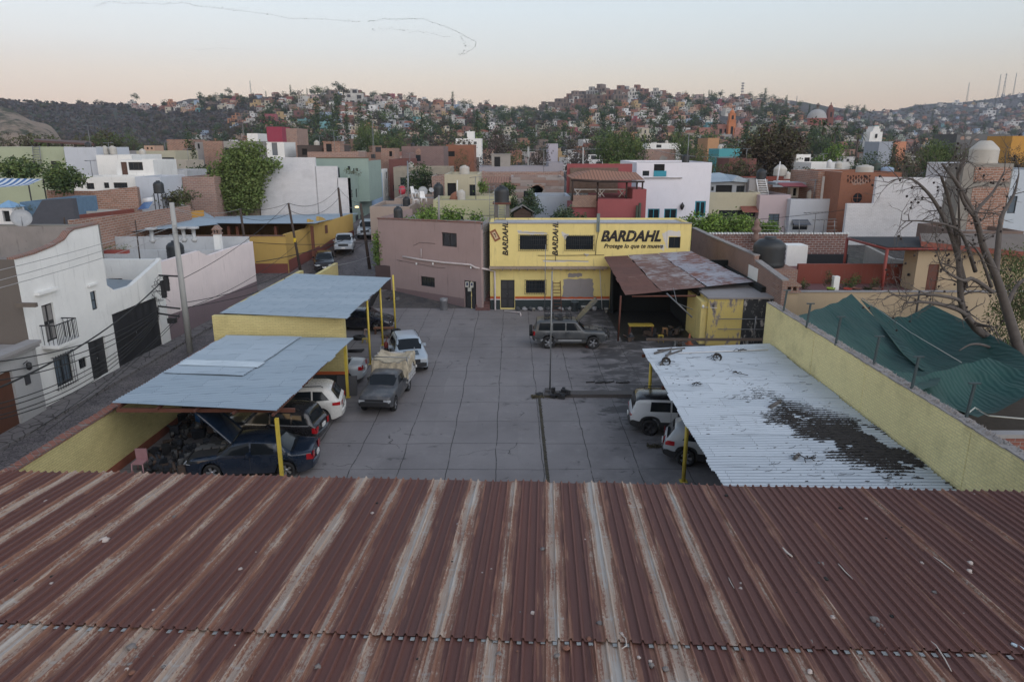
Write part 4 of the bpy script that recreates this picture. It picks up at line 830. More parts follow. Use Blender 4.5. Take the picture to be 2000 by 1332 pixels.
def car(name,label,loc,head,mat,L=4.4,Wd=1.78,H=1.5,prof=None,belt=.95,gc=.24,wb=(-1.3,1.3),wr=.33,wins=(),ws=None,rw=None,roofmat=None,rimmat=RIM,cat='car',hood=False,group=None,trim=0,racks=False,spare=False,boxy=0.0,tail=None,lamps=None,grille=True,hoodlab=None,seams=(),rails=False,plate_r=True,plate_f=True,flare=0,pillar=None,mirror=.95):
 """car facing local +x. prof: centre line (x, z) from rear to front"""
 t=thing(name,label,cat,loc,head,group);xs0,xs1=-L/2,L/2
 zt=lambda x:catm(prof,x)
 bz=lambda x:min(belt+.02*(xs0-x)/L*2,zt(x)-.01)if zt(x)>belt+.03 else zt(x)-.06
 def hw(x):
  e=min(x-xs0,xs1-x);f=max(0,1-e/(.62));return Wd/2*(1-(.20-.08*boxy)*f**2.2)
 def sec(x):
  w=hw(x);top=zt(x);b_=bz(x);zlow=gc
  for wx in wb:
   d_=abs(x-wx);Rr=wr*1.17
   if d_<Rr:zlow=max(zlow,wr+math.sqrt(Rr*Rr-d_*d_))
  e=min(x-xs0,xs1-x);zlow=max(zlow,gc+.12*max(0,1-e/.35));g=top-b_
  zl2=min(zlow,b_-.10)
  s_=[(0,zl2),(w*.9,zl2),(w*.975,zl2+.03),(w,zl2+(b_-zl2)*.45),(w*.992,zl2+(b_-zl2)*.75),(w*(.97),b_-.02)]
  if g>.12:ti=(.20-.08*boxy)*min(1,g/.45);s_+=[(w*.955,b_+.02),(w*(.955-ti*.5),b_+g*.5),(w*(.955-ti*.9),top-.09),(w*(.955-ti-.06),top-.03),(w*.55,top),(0,top+.012)]
  else:s_+=[(w*.95,b_),(w*.90,b_+g*.55),(w*.82,b_+g*.85),(w*.66,top-.008),(w*.4,top),(0,top+.01)]
  return s_
 N=56;xs=sorted(set([xs0+L*i/N for i in range(N+1)]+[wx+s*wr*1.165 for wx in wb for s in(-1,1)]+[p[0]for p in prof if xs0<p[0]<xs1]))
 mb=MB();K=12
 for x in xs:
  s_=sec(x);[mb.v.append((x,y,z))for y,z in s_];[mb.v.append((x,-y,z))for y,z in s_]
 hx0=ws[1]if ws else 0
 for i in range(len(xs)-1):
  for sd_ in(0,1):
   for k in range(K-1):
    a=i*2*K+sd_*K+k;q=[a,a+1,a+1+2*K,a+2*K];q=q if sd_ else q[::-1]
    xm=(xs[i]+xs[i+1])/2;mi=0
    if hood and k>=K-4 and xm>hx0+.05 and xm<xs1-.12:mi=1
    if roofmat and k>=K-4 and zt(xm)>H-.22:mi=2
    if k==0:mi=1
    if trim and k in(1,2):mi=3
    mb.f.append(q);mb.m.append(mi);mb.sm.append(True)
 for i in(0,len(xs)-1):
  a=i*2*K;loop=[a+k for k in range(K)]+[a+K+k for k in range(K-1,0,-1)];mb.f.append(loop if i else loop[::-1]);mb.m.append(0);mb.sm.append(False)
 o=mb.build('body',[mat,ENG,roofmat or mat,TRIM],t);o.data.set_sharp_from_angle(angle=R(38))
 def side_y(x,z):
  s_=sec(x)[1:]
  for(y0,z0),(y1,z1)in zip(s_,s_[1:]):
   if z0<=z<=z1 and z1>z0:return y0+(y1-y0)*(z-z0)/(z1-z0)
  return s_[-3][0]
 def top_z(x,f):
  s_=sec(x);w=hw(x)*f
  for(y0,z0),(y1,z1)in zip(s_[5:],s_[6:]):
   if y1<=w<=y0:return z1+(z0-z1)*(w-y1)/(max(1e-6,y0-y1))
  return s_[-1][1]
 def skin(poly,o_=.008,nu=8,nv=3,sides=(1,-1),nm='window',m_=CGL,lab=None,par=None):
  (x0,za),(x1,zb_),(x2,zc),(x3,zd)=poly
  for sd_ in sides:
   mb=MB()
   for j in range(nv+1):
    for i in range(nu+1):
     u,v=i/nu,j/nv;xa=x0+(x1-x0)*u;xb=x3+(x2-x3)*u;zz0=za+(zb_-za)*u;zz1=zd+(zc-zd)*u;x=xa+(xb-xa)*v;z=zz0+(zz1-zz0)*v
     mb.v.append((x,sd_*(side_y(x,z)+o_),z))
   for j in range(nv):
    for i in range(nu):a=j*(nu+1)+i;mb.f.append([a,a+1,a+nu+2,a+nu+1]);mb.m.append(0);mb.sm.append(True)
   mb.build(nm,m_,par or t,label=lab)
 for w_ in wins:skin(w_)
 def glassy(x0,x1,f,nm,o_=.012):
  mb=MB();nu,nv=8,8;dz=zt(x1)-zt(x0);ln=math.hypot(dz,x1-x0);nx_,nz=-dz/ln,(x1-x0)/ln
  if nz<0:nx_,nz=-nx_,-nz
  for j in range(nv+1):
   x=x0+(x1-x0)*(j/nv);ff=f[0]+(f[1]-f[0])*j/nv
   for i in range(nu+1):q=(i/nu*2-1)*ff;mb.v.append((x+nx_*o_,q*hw(x),top_z(x,abs(q))+nz*o_))
  for j in range(nv):
   for i in range(nu):a=j*(nu+1)+i;mb.f.append([a,a+1,a+nu+2,a+nu+1]);mb.m.append(0);mb.sm.append(True)
  mb.build(nm,CGL,t)
 if ws:glassy(ws[0],ws[1],(.70,.86),'windshield')
 if rw:glassy(rw[0],rw[1],(.84,.68),'rear_window')
 for wx in wb:
  for sd_ in(1,-1):
   wh=thing('wheel',None,None);wh.parent=t;wh.location=(wx,sd_*(Wd/2-.11),wr);M=Matrix.Rotation(-pi/2*sd_,4,'X');tw=.10
   mb=MB();mb.lathe([(wr*.62,-tw),(wr*.93,-tw),(wr,-tw*.6),(wr,tw*.6),(wr*.93,tw),(wr*.66,tw),(wr*.62,tw*.7)],n=22,M=M);ty=mb.build('tyre',RUB,wh)
   mb=MB();mb.lathe([(wr*.66,tw*.9),(wr*.61,tw*.75),(wr*.58,tw*.2),(wr*.1,tw*.1)],n=20,M=M,mi=1)
   for k in range(5):
    a=2*pi*k/5;M2=M@Matrix.Rotation(a,4,'Z');mb.add([M2@Vector(v)for v in((.03,-.035,tw*.75),(wr*.62,-.055,tw*.8),(wr*.62,.055,tw*.8),(.03,.035,tw*.75))],[(0,1,2,3)],0)
   mb.lathe([(0,tw*.86),(.06,tw*.8),(.06,tw*.5)],n=10,M=M,mi=0);mb.build('rim',[rimmat,RIMD],wh)
 lz=(lamps or{})
 def lamp(nm,m_,x,y0,z0,z1,dx):
  e=1 if dx>0 else-1;z1=min(z1,bz(x+dx*.3)-.01)
  for sd_ in(1,-1):
   w=hw(x);mb=MB();mb.box(min(x,x-e*.018),max(x,x-e*.018),min(sd_*w*y0,sd_*w*1.0),max(sd_*w*y0,sd_*w*1.0),z0,z1);o_=len(mb.v);nu=5
   for j in(0,.5,1):
    for i in range(nu+1):xx=x-e*.018+(dx+e*.018)*i/nu;zz=z0+(z1-z0)*j+(.03*i/nu if j==0 else 0);mb.v.append((xx,sd_*(side_y(min(max(xx,xs0),xs1),zz)+.012),zz))
   for j in range(2):
    for i in range(nu):a=o_+j*(nu+1)+i;mb.f.append([a,a+1,a+nu+2,a+nu+1]);mb.m.append(0);mb.sm.append(True)
   mb.build(nm,m_,t)
 tz=tail or(.78,.98,.30,.62);lamp('tail_light',TLR,xs0,tz[3],tz[0],tz[1],tz[2])
 hz=lz.get('z',(.62,.78));lamp('headlight',HLM,xs1,lz.get('in',.6),hz[0],hz[1],-lz.get('dx',.25))
 for x,s_,nm in((xs0,-1,'bumper'),(xs1,1,'bumper')):
  w=hw(x);mb=MB();n=9;o=0
  for i in range(n):
   f=i/(n-1)*2-1;xx=x+s_*(.05-.08*abs(f)**3);yy=f*(w+.02)
   for zz,dx_ in((gc+.13,-.02),(gc+.16,.02),(gc+.36,.03),(gc+.40,-.02)):mb.v.append((xx+s_*dx_,yy,zz))
  for i in range(n-1):
   for k in range(3):a=i*4+k;mb.f.append([a,a+1,a+5,a+4]);mb.m.append(0);mb.sm.append(False)
  mb.build(nm,TRIM if trim or lz.get('dark')else mat,t)
 if grille:mb=MB();w=hw(xs1);z0,z1=hz[0]-.02,hz[1]-.02;mb.box(xs1-.05,xs1+.012,-w*(lz.get('in',.6)-.02),w*(lz.get('in',.6)-.02),z0,z1);mb.box(xs1-.05,xs1+.03,-w*.6,w*.6,gc+.17,gc+.32);mb.build('grille',TRIM,t)
 if plate_r:mb=MB();z_=lz.get('pz',.62);mb.box(xs0-.085,xs0-.04,-.17,.17,z_,z_+.15);mb.build('number_plate',PLATE,t)
 if plate_f:mb=MB();mb.box(xs1+.07,xs1+.085,-.17,.17,gc+.18,gc+.33);mb.build('number_plate',PLATE,t)
 if ws:
  for sd_ in(1,-1):mb=MB();x_=ws[1]-.55;mb.box(x_-.05,x_+.07,sd_*(Wd/2-.02),sd_*(Wd/2+.17),mirror,mirror+.14);mb.build('mirror',TRIM if trim else mat,t)
 for x_ in seams:
  skin([(x_-.006,gc+.16),(x_+.006,gc+.16),(x_+.006,belt-.03),(x_-.006,belt-.03)],.004,1,3,nm='door_gap',m_=TRIM)
  skin([(x_+.10,belt-.14),(x_+.26,belt-.14),(x_+.26,belt-.105),(x_+.10,belt-.105)],.02,1,1,nm='handle',m_=mat)
 if rails:
  for sd_ in(1,-1):mb=MB();y_=Wd/2*.70;xa,xb=rails;mb.tube([(xa,sd_*y_,zt(xa)),(xa+.1,sd_*y_,H+.05),(xb-.1,sd_*y_,H+.05),(xb,sd_*y_,zt(xb))],.018,5);mb.build('roof_rail',TRIM,t)
 if hood:
  hl=xs1-hx0-.12;ang=hood if isinstance(hood,float)else R(48);M=Matrix.Translation((hx0+.05,0,zt(hx0)+.03))@Matrix.Rotation(-ang,4,'Y');mb=MB();w=Wd/2*.86;n=7
  for zz in(.0,.035):
   for j in range(5):
    for i in range(n):f=i/(n-1)*2-1;mb.v.append(tuple(M@Vector((hl*j/4,f*w*(1-.1*(j/4)**2),zz-.06*f*f-.05*(j/4)**3))))
  for L_ in(0,1):
   for j in range(4):
    for i in range(n-1):a=L_*5*n+j*n+i;mb.f.append([a,a+1,a+n+1,a+n]);mb.m.append(1-L_);mb.sm.append(True)
  for j in range(4):
   for i in(0,n-1):a=j*n+i;mb.f.append([a,a+n,a+n+5*n,a+5*n]);mb.m.append(0);mb.sm.append(False)
  mb.f.append([4*n,5*n-1,10*n-1,9*n]);mb.m.append(0);mb.sm.append(False)
  mb.build('hood',[mat,ENG],t,label='raised engine hood');mb=MB();rr=random.Random(int(L*100))
  for k in range(9):a,b_=rr.uniform(hx0+.25,xs1-.3),rr.uniform(-.5,.5);mb.box(a-.12,a+.14,b_-.12,b_+.1,zt(a)-.1,zt(a)+.02+rr.random()*.05)
  mb.build('engine',[plain('engine_grey',(.16,.16,.165),.4,metal=.5)],t)
 return t,zt,side_y,skin
SUVP=lambda L,H,hd,b0,b1,f1,f0,rake=.12:[(-L/2,.80),(-L/2+.04,1.0),(-L/2+rake,1.06),(b1,H-.06),(b1+.35,H),(0,H+.01),(f1,H-.03),(f0,hd+.02),(L/2-.35,hd-.07),(L/2-.08,hd-.16),(L/2,hd-.32)]
GR=G
def place(px,py,z=0):v=G(px,py,z);return v
wheelc=(G(1070,681).x+G(1160,683).x)/2
t,zt,sy,skin=car('off_road_car','old grey off-road car with raised hood, roof basket and spare wheel near the yellow workshop',(3.55,42.55,0),R(-1.5),paint('dusty_grey',(.045,.05,.055),.4,.15),L=4.45,Wd=1.75,H=1.72,belt=1.12,gc=.38,wb=(-1.30,1.42),wr=.39,boxy=1,prof=[(-2.225,.9),(-2.2,1.15),(-2.13,1.2),(-2.02,1.66),(-1.8,1.72),(0,1.74),(.35,1.69),(.95,1.16),(1.3,1.13),(2.05,1.08),(2.225,.9)],ws=(.90,.40),rw=(-2.10,-2.03),hood=R(50),wins=[[(-1.92,1.16),(-1.12,1.16),(-1.12,1.6),(-1.84,1.6)],[(-1.04,1.16),(-.30,1.16),(-.30,1.61),(-1.04,1.61)],[(-.22,1.16),(.68,1.16),(.32,1.6),(-.22,1.61)]],rimmat=RIM,seams=(-.26,-1.08),tail=(.82,1.08,.1,.82),lamps={'z':(.85,1.0),'in':.6,'dx':.12,'dark':1},plate_f=False)
skin([(-2.1,.62),(1.0,.62),(1.0,.68),(-2.1,.68)],.012,12,1,nm='side_moulding',m_=TRIM);skin([(-2.1,.50),(2.1,.50),(2.1,.61),(-2.1,.61)],.006,12,1,nm='side_band',m_=plain('silver_band',(.25,.26,.27),.4))
mb=MB();mb.lathe([(0,-.1),(.30,-.1),(.36,-.06),(.36,.08),(.3,.1),(0,.1)],c=(-2.38,-.1,.98),n=18,M=Matrix.Rotation(pi/2,4,'Y'));mb.build('spare_wheel',RUB,t)
rk=MB()
for z in(1.82,1.98):
 for s_ in(-.62,.62):rk.tube([(-1.55,s_,z),(.1,s_,z)],.02,5)
 for x in(-1.55,.1):rk.tube([(x,-.62,z),(x,.62,z)],.02,5)
for i in range(7):x=-1.55+i*.275;rk.tube([(x,-.62,1.98),(x,-.62,1.80),(x,.62,1.80),(x,.62,1.98)],.014,4)
rk.build('roof_basket',TRIM,t)
rr=random.Random(5);mb=MB()
for k in range(9):a,b_=rr.uniform(-1.45,-.05),rr.uniform(-.45,.45);mb.box(a-.12,a+.12,b_-.1,b_+.1,1.82,1.9+rr.random()*.1)
mb.build('basket_load',plain('dark_load',(.03,.032,.036),.8),t)
mb=MB()
for z in(.62,.95):mb.tube([(2.2,-.7,z),(2.42,-.6,z),(2.42,.6,z),(2.2,.7,z)],.035,6)
mb.tube([(2.42,-.4,.62),(2.42,-.4,.95)],.03,5);mb.tube([(2.42,.4,.62),(2.42,.4,.95)],.03,5);mb.build('bull_bar',TRIM,t)
WHITEC=paint('white_lacquer',(.50,.52,.54),.3,.12);SILV=paint('silver_lacquer',(.34,.37,.40),.3,.12)
t,*_,skin=car('compact_suv','boxy white compact suv with black roof, nose under the white carport roof',(7.25,29.0,0),R(-6),WHITEC,L=4.23,Wd=1.8,H=1.69,belt=1.08,gc=.3,wb=(-1.28,1.3),wr=.36,boxy=.8,prof=[(-2.115,.85),(-2.1,1.0),(-2.03,1.10),(-1.90,1.56),(-1.7,1.66),(0,1.70),(.4,1.64),(1.0,1.14),(1.75,1.06),(2.05,.98),(2.115,.8)],ws=(.95,.45),rw=(-2.02,-1.90),roofmat=paint('black_lacquer',(.015,.015,.017),.2,.05),trim=1,rimmat=RIMD,wins=[[(-1.30,1.10),(-.45,1.10),(-.45,1.50),(-1.26,1.50)],[(-.38,1.10),(.75,1.10),(.35,1.5),(-.38,1.52)]],seams=(-.42,.55),tail=(.86,1.06,.06,.72),rails=(-1.5,.2))
skin([(-1.98,1.10),(-1.42,1.10),(-1.46,1.48),(-1.86,1.48)],.01,3,2,nm='rear_pillar',m_=WHITEC)
t,*_,skin=car('crossover_car','silver white crossover with red tail lights half under the white carport roof',(8.15,25.75,0),R(-14),paint('pearl_silver',(.36,.38,.40),.28,.12),L=4.3,Wd=1.76,H=1.59,belt=1.02,gc=.26,wb=(-1.27,1.33),wr=.35,prof=[(-2.15,.75),(-2.13,.95),(-2.05,1.02),(-1.72,1.46),(-1.45,1.54),(-.2,1.60),(.35,1.54),(1.1,1.05),(1.8,.92),(2.1,.75),(2.15,.6)],ws=(1.02,.4),rw=(-2.03,-1.76),trim=1,rimmat=RIM,wins=[[(-1.45,1.08),(-.50,1.04),(-.50,1.44),(-1.15,1.40)],[(-.43,1.04),(.8,1.04),(.35,1.42),(-.43,1.45)]],seams=(-.45,.6),tail=(.80,1.00,.42,.58),rails=(-1.3,.2))
NAVY=paint('dark_blue',(.006,.014,.030),.2,.08)
SEDP=lambda L,H,h1,h2:[(-L/2,.72),(-L/2+.05,h1-.03),(-L/2+.25,h1),(-L/2+.75,h1+.02),(-L/2+1.35,H-.06),(-.15,H),(.45,H-.04),(1.15,h2+.02),(L/2-.4,h2-.10),(L/2-.08,h2-.24),(L/2,h2-.38)]
t,*_=car('sedan','dark blue sedan with its hood raised, parked nearest under the left carport roof',(-9.85,25.0,0),R(180+5),NAVY,L=4.68,Wd=1.76,H=1.46,belt=.93,gc=.2,wb=(-1.36,1.34),wr=.32,prof=SEDP(4.68,1.46,1.0,.98),ws=(1.12,.5),rw=(-1.62,-1.05),hood=R(48),wins=[[(-1.35,.97),(-1.02,.97),(-1.02,1.26),(-1.12,1.25)],[(-.96,.97),(-.12,.97),(-.12,1.37),(-.88,1.33)],[(-.05,.97),(.98,.97),(.45,1.36),(-.05,1.38)]],seams=(-.08,-1.0),tail=(.68,.92,.22,.56))
t,*_,skin=car('suv','black older suv with chrome door trim parked between blue sedan and white suv',(-10.05,27.75,0),R(180-5),paint('black_paint',(.014,.014,.017),.22,.15),L=4.35,Wd=1.75,H=1.66,belt=1.05,gc=.3,wb=(-1.30,1.30),wr=.36,boxy=.5,prof=[(-2.175,.8),(-2.15,1.0),(-2.06,1.06),(-1.80,1.56),(-1.55,1.64),(-.3,1.68),(.25,1.62),(.95,1.10),(1.75,1.02),(2.08,.9),(2.175,.7)],ws=(.88,.3),rw=(-2.04,-1.83),trim=0,wins=[[(-1.85,1.10),(-1.22,1.10),(-1.22,1.46),(-1.68,1.46)],[(-1.14,1.10),(-.32,1.10),(-.32,1.53),(-1.14,1.53)],[(-.24,1.10),(.68,1.10),(.22,1.53),(-.24,1.54)]],seams=(-.28,-1.18),tail=(.70,.98,.16,.76),rails=(-1.5,-.1),lamps={'pz':.78})
skin([(-1.9,1.04),(.75,1.04),(.75,1.065),(-1.9,1.065)],.012,12,1,nm='chrome_strip',m_=RIM);skin([(-2.05,.50),(2.0,.50),(2.0,.58),(-2.05,.58)],.015,12,1,nm='side_moulding',m_=plain('grey_cladding',(.07,.07,.075),.6))
t,*_,skin=car('suv','large white suv reversed out from under the left carport, beside the pickup truck',(-10.0,30.05,0),R(180+8),paint('ivory_lacquer',(.54,.53,.50),.25,.08),L=4.75,Wd=1.93,H=1.74,belt=1.12,gc=.28,wb=(-1.42,1.45),wr=.39,prof=[(-2.375,.85),(-2.35,1.08),(-2.26,1.14),(-1.90,1.62),(-1.6,1.72),(-.3,1.76),(.35,1.69),(1.15,1.17),(1.95,1.08),(2.28,.95),(2.375,.75)],ws=(1.08,.4),rw=(-2.23,-1.93),wins=[[(-1.85,1.20),(-1.15,1.17),(-1.15,1.58),(-1.55,1.56)],[(-1.08,1.17),(-.15,1.17),(-.15,1.60),(-1.08,1.59)],[(-.07,1.17),(.9,1.17),(.3,1.6),(-.07,1.61)]],seams=(-.11,-1.11),tail=(.92,1.14,.4,.60),rails=(-1.6,0),rimmat=RIMD)
t,*_=car('sedan','silver sedan under the left carport behind the canvas covered pickup truck',(-10.0,35.8,0),R(180+2),SILV,L=4.4,Wd=1.73,H=1.45,belt=.95,gc=.2,wb=(-1.30,1.25),wr=.32,prof=SEDP(4.4,1.45,1.04,.96),ws=(1.05,.45),rw=(-1.50,-.95),wins=[[(-.90,.99),(-.10,.99),(-.10,1.36),(-.82,1.33)],[(-.03,.99),(.92,.99),(.42,1.35),(-.03,1.37)],[(-1.26,.99),(-.96,.99),(-.96,1.26),(-1.05,1.24)]],seams=(-.07,-.93),tail=(.72,.98,.2,.6),rimmat=RIM)
t,*_=car('sedan','black sedan with open engine bay poking out from under the far left carport',(-10.2,46.9,0),R(-8),paint('blue_black',(.010,.012,.022),.22,.1),L=4.4,Wd=1.72,H=1.42,belt=.93,gc=.2,wb=(-1.28,1.30),wr=.32,prof=SEDP(4.4,1.42,1.0,.95),ws=(1.05,.45),rw=(-1.5,-.95),hood=R(62),wins=[[(-.90,.97),(-.10,.97),(-.10,1.33),(-.82,1.30)],[(-.03,.97),(.92,.97),(.42,1.32),(-.03,1.34)]],seams=(-.07,-.93))
t,*_,skin=car('compact_suv','pale blue grey compact suv facing forward with a missing front corner, behind the pickup',(-5.9,38.7,0),R(-90+16),paint('pale_blue_lacquer',(.34,.40,.46),.3,.12),L=4.2,Wd=1.76,H=1.60,belt=1.03,gc=.26,wb=(-1.28,1.28),wr=.34,hood=False,prof=[(-2.1,.8),(-2.08,1.0),(-2.0,1.05),(-1.75,1.50),(-1.5,1.58),(-.2,1.62),(.3,1.56),(.95,1.08),(1.7,1.00),(2.02,.88),(2.1,.7)],ws=(.90,.33),rw=(-1.98,-1.78),wins=[[(-1.5,1.08),(-.50,1.07),(-.50,1.44),(-1.25,1.42)],[(-.43,1.07),(.7,1.07),(.28,1.45),(-.43,1.47)]],seams=(-.46,.5),lamps={'z':(.68,.86),'in':.56,'dx':.35,'dark':1},rails=(-1.4,.1))
mb=MB();mb.box(1.1,1.75,-.42,.38,1.065,1.075,M=Matrix.Rotation(R(5.5),4,'Y')@Matrix.Translation((-.1,0,.11)));mb.build('hood_scoop',plain('dark_scoop',(.06,.08,.10),.5),t)
t,zt,sy,skin=car('pickup_truck','old dark grey pickup truck facing forward with a cream canvas sagging over its stake bed',(-6.1,32.8,0),R(-90-5),paint('worn_grey',(.045,.048,.055),.55,.45),L=4.6,Wd=1.62,H=1.48,belt=1.0,gc=.34,wb=(-1.35,1.45),wr=.34,boxy=1,prof=[(-2.3,.58),(-2.25,.62),(-.66,.62),(-.60,1.05),(-.50,1.42),(-.3,1.48),(.3,1.48),(.42,1.44),(.92,1.04),(1.5,1.01),(2.2,.95),(2.3,.80)],ws=(.90,.44),rw=(-.6,-.52),wins=[[(-.42,1.03),(.66,1.03),(.40,1.36),(-.36,1.36)]],seams=(-.44,),lamps={'z':(.66,.84),'in':.62,'dx':.10,'dark':1},cat='pickup truck',tail=(.4,.55,.1,.8),plate_r=False,plate_f=False)
mb=MB()
for s_ in(-.86,.86):
 for k in range(5):mb.box(-2.35,-.72,s_-.02,s_+.02,.78+k*.2,.93+k*.2)
 for x in(-2.35,-1.8,-1.25,-.74):mb.box(x-.03,x+.03,s_-.035 if s_<0 else s_-.02,s_+.02 if s_<0 else s_+.035,.62,1.85)
for k in range(5):mb.box(-2.38,-2.34,-.86,.86,.78+k*.2,.93+k*.2)
mb.box(-2.4,-.7,-.88,.88,.62,.70);mb.build('stake_bed',plain('old_white_wood',(.42,.42,.42),.8,var=.35),t)
mb=MB();nu,nv=26,22;rr=random.Random(4)
def cloth(u,v):
 x=-2.38+1.72*u;f=v*2-1;a=abs(f);y=f*1.18
 if a<.78:z=1.86-.34*cos(f/.78*pi/2)*(.55+.45*sin(u*pi));y=f/.78*.90
 else:y=math.copysign(.90+.03*(a-.78)/.22,f);z=1.86-(a-.78)/.22*(.62+.18*sin(u*9+f))
 z+=.05*noise.noise(Vector((x*3,y*3,2)))*2;y+=.04*noise.noise(Vector((x*5,z*4,7)))*2;return(x,y,z)
for i in range(nu+1):
 for j in range(nv+1):mb.v.append(cloth(i/nu,j/nv))
for i in range(nu):
 for j in range(nv):a=i*(nv+1)+j;mb.f.append([a,a+1,a+nv+2,a+nv+1]);mb.m.append(0);mb.sm.append(True)
for j in range(nv):
 for k in range(4):
  pts=[]
  for jj,kk in((j,k),(j+1,k),(j+1,k+1),(j,k+1)):
   x,y,z=cloth(1,jj/nv);zz=z-(z-.92)*kk/4;pts.append((x+.06+.05*sin(jj*1.7+kk)+.03*kk,y,zz))
  o_=len(mb.v);mb.v+=pts;mb.f.append([o_,o_+1,o_+2,o_+3]);mb.m.append(0);mb.sm.append(True)
m,nt,b,oc=newmat('cream_canvas');n1=noi(nt,oc,2,6,.65);fin(nt,b,mixc(nt,sstep(nt,n1,.4,.7),(.44,.38,.28),(.27,.23,.17)),.95,noi(nt,oc,8,5),.03,.7)
mb.build('canvas',MATS['cream_canvas'],t)
mb=MB();mb.tube([(-.70,-.9,1.95),(-.7,.9,1.95)],.025,5)
for s_ in(-.88,.88):mb.tube([(-.7,s_,.7),(-.7,s_,1.97)],.03,5);mb.tube([(-2.36,s_,.7),(-2.36,s_,2.0)],.03,5)
mb.build('bed_frame',GREYM,t)
def zs(x,y):return terr(x,y)+.015
q=G(618,531,.62);t,*_=car('hatchback','black hatchback parked first along the maroon street wall, facing the viewer',(-16.9,63.6,zs(-16.9,63.6)),R(-90+14),paint('black_lacquer',(.015,.015,.017),.2,.05),L=4.2,Wd=1.76,H=1.48,belt=.95,gc=.2,wb=(-1.25,1.28),wr=.32,prof=[(-2.1,.75),(-2.05,.98),(-1.95,1.02),(-1.5,1.40),(-1.2,1.46),(-.2,1.49),(.3,1.44),(1.1,.98),(1.75,.88),(2.02,.72),(2.1,.55)],ws=(1.04,.36),rw=(-1.9,-1.54),wins=[[(-1.2,.99),(-.40,.99),(-.40,1.35),(-1.0,1.32)],[(-.33,.99),(.85,.99),(.35,1.34),(-.33,1.37)]],seams=(-.36,),lamps={'z':(.58,.76),'in':.5,'dx':.4})
t.rotation_euler.x=0
def pickup(name,label,loc,head,mat,cat,suv=False):
 pr=[(-2.55,.6),(-2.5,.98),(-2.45,1.02),(-1.0,1.02),(-.93,1.55),(-.7,1.66),(.1,1.70),(.45,1.64),(1.05,1.13),(1.9,1.06),(2.4,.98),(2.5,.75)]if not suv else[(-2.4,.8),(-2.36,1.1),(-2.3,1.14),(-2.1,1.66),(-1.9,1.76),(-.2,1.80),(.4,1.72),(1.0,1.15),(1.8,1.08),(2.3,1.0),(2.4,.75)]
 w=[[(-.85,1.10),(-.05,1.10),(-.05,1.54),(-.82,1.54)],[(.03,1.10),(.88,1.10),(.45,1.55),(.03,1.56)]]
 if suv:w=[[(-2.05,1.18),(-1.15,1.18),(-1.15,1.6),(-1.92,1.6)],[(-1.07,1.18),(-.2,1.18),(-.2,1.64),(-1.07,1.64)],[(-.12,1.18),(.78,1.18),(.4,1.64),(-.12,1.65)]]
 return car(name,label,loc,head,mat,L=5.0 if not suv else 4.8,Wd=1.84,H=1.78 if suv else 1.7,belt=1.06 if not suv else 1.12,gc=.36,wb=(-1.45,1.5),wr=.38,boxy=.7,prof=pr,ws=(1.0,.5),rw=(-.97,-.9)if not suv else(-2.27,-2.12),wins=w,lamps={'z':(.78,.98),'in':.6,'dx':.2},cat=cat,seams=(-.02,),rails=(-1.8,.1)if suv else False)
pickup('pickup_truck','silver crew cab pickup parked behind the black hatchback in the street',(-16.4,69.6,zs(-16.4,69.6)),R(-90+10),SILV,'pickup truck')
pickup('suv','pale silver blue suv parked farthest up the street, facing the viewer',(-15.6,77.2,zs(-15.6,77.2)),R(-90+4),paint('pale_silver_blue',(.36,.40,.44),.3,.1),'car',suv=True)
t,*_=car('old_car','dusty dark car hidden deep under the near left carport behind the blue sedan',(-13.0,30.4,0),R(165),paint('dusty_brown',(.05,.045,.035),.6,.5),L=4.1,Wd=1.7,H=1.4,belt=.92,gc=.2,wb=(-1.2,1.25),wr=.3,prof=SEDP(4.1,1.4,.98,.95),ws=(.95,.4),rw=(-1.4,-.9),wins=[[(-.8,.97),(.8,.97),(.35,1.3),(-.75,1.3)]])
rr=random.Random(77)
lbs=['engine block and pipes at the foot of the yellow street wall','stack of dusty engine parts beside the blue sedan hood','grey gearbox lying behind the blue sedan','pile of hoses and pumps deep under the left carport','box of rusty parts against the street wall','small heap of dark castings near the roof edge','heap of white plastic bottles and parts under the carport beam','tangle of dark scrap beside the carport beam','scrap pile near the raised blue hood','dark machine part nearest the foreground roof at left']
sp_=[(370,905),(345,880),(372,925),(400,850),(352,850),(320,920),(372,828),(405,830),(395,880),(325,895)]
for i,(px,py)in enumerate(sp_):
 q=G(px,py);scrap(lbs[i],q.x,q.y,.75+rr.random()*.3,30+i)
q=G(268,925);t=thing('chair','upside down pink chair frame beside the yellow street wall','chair',(q.x+.1,q.y+.1,0));PK=plain('pink_plastic',(.40,.22,.24),.6)
mb=MB();mb.box(-.22,.22,-.22,.22,.42,.46);mb.build('seat',PK,t);mb=MB();mb.box(-.22,.22,.18,.22,.46,.9);mb.build('backrest',PK,t)
for sx in(-.2,.2):
 for sy_ in(-.2,.2):mb=MB();mb.tube([(sx*1.15,sy_*1.15,0),(sx,sy_,.42)],.025,5);mb.build('leg',PK,t)
q=G(392,818,.5);mb=MB();mb.lathe([(0,0),(.2,0),(.22,.1),(.22,.4),(.12,.5),(.12,.54),(0,.54)],n=14);mb.build('jug',plain('blue_plastic',(.03,.12,.30),.4),label='blue plastic jug among the clutter under the near carport',cat='jug',loc=(q.x,q.y,.35))
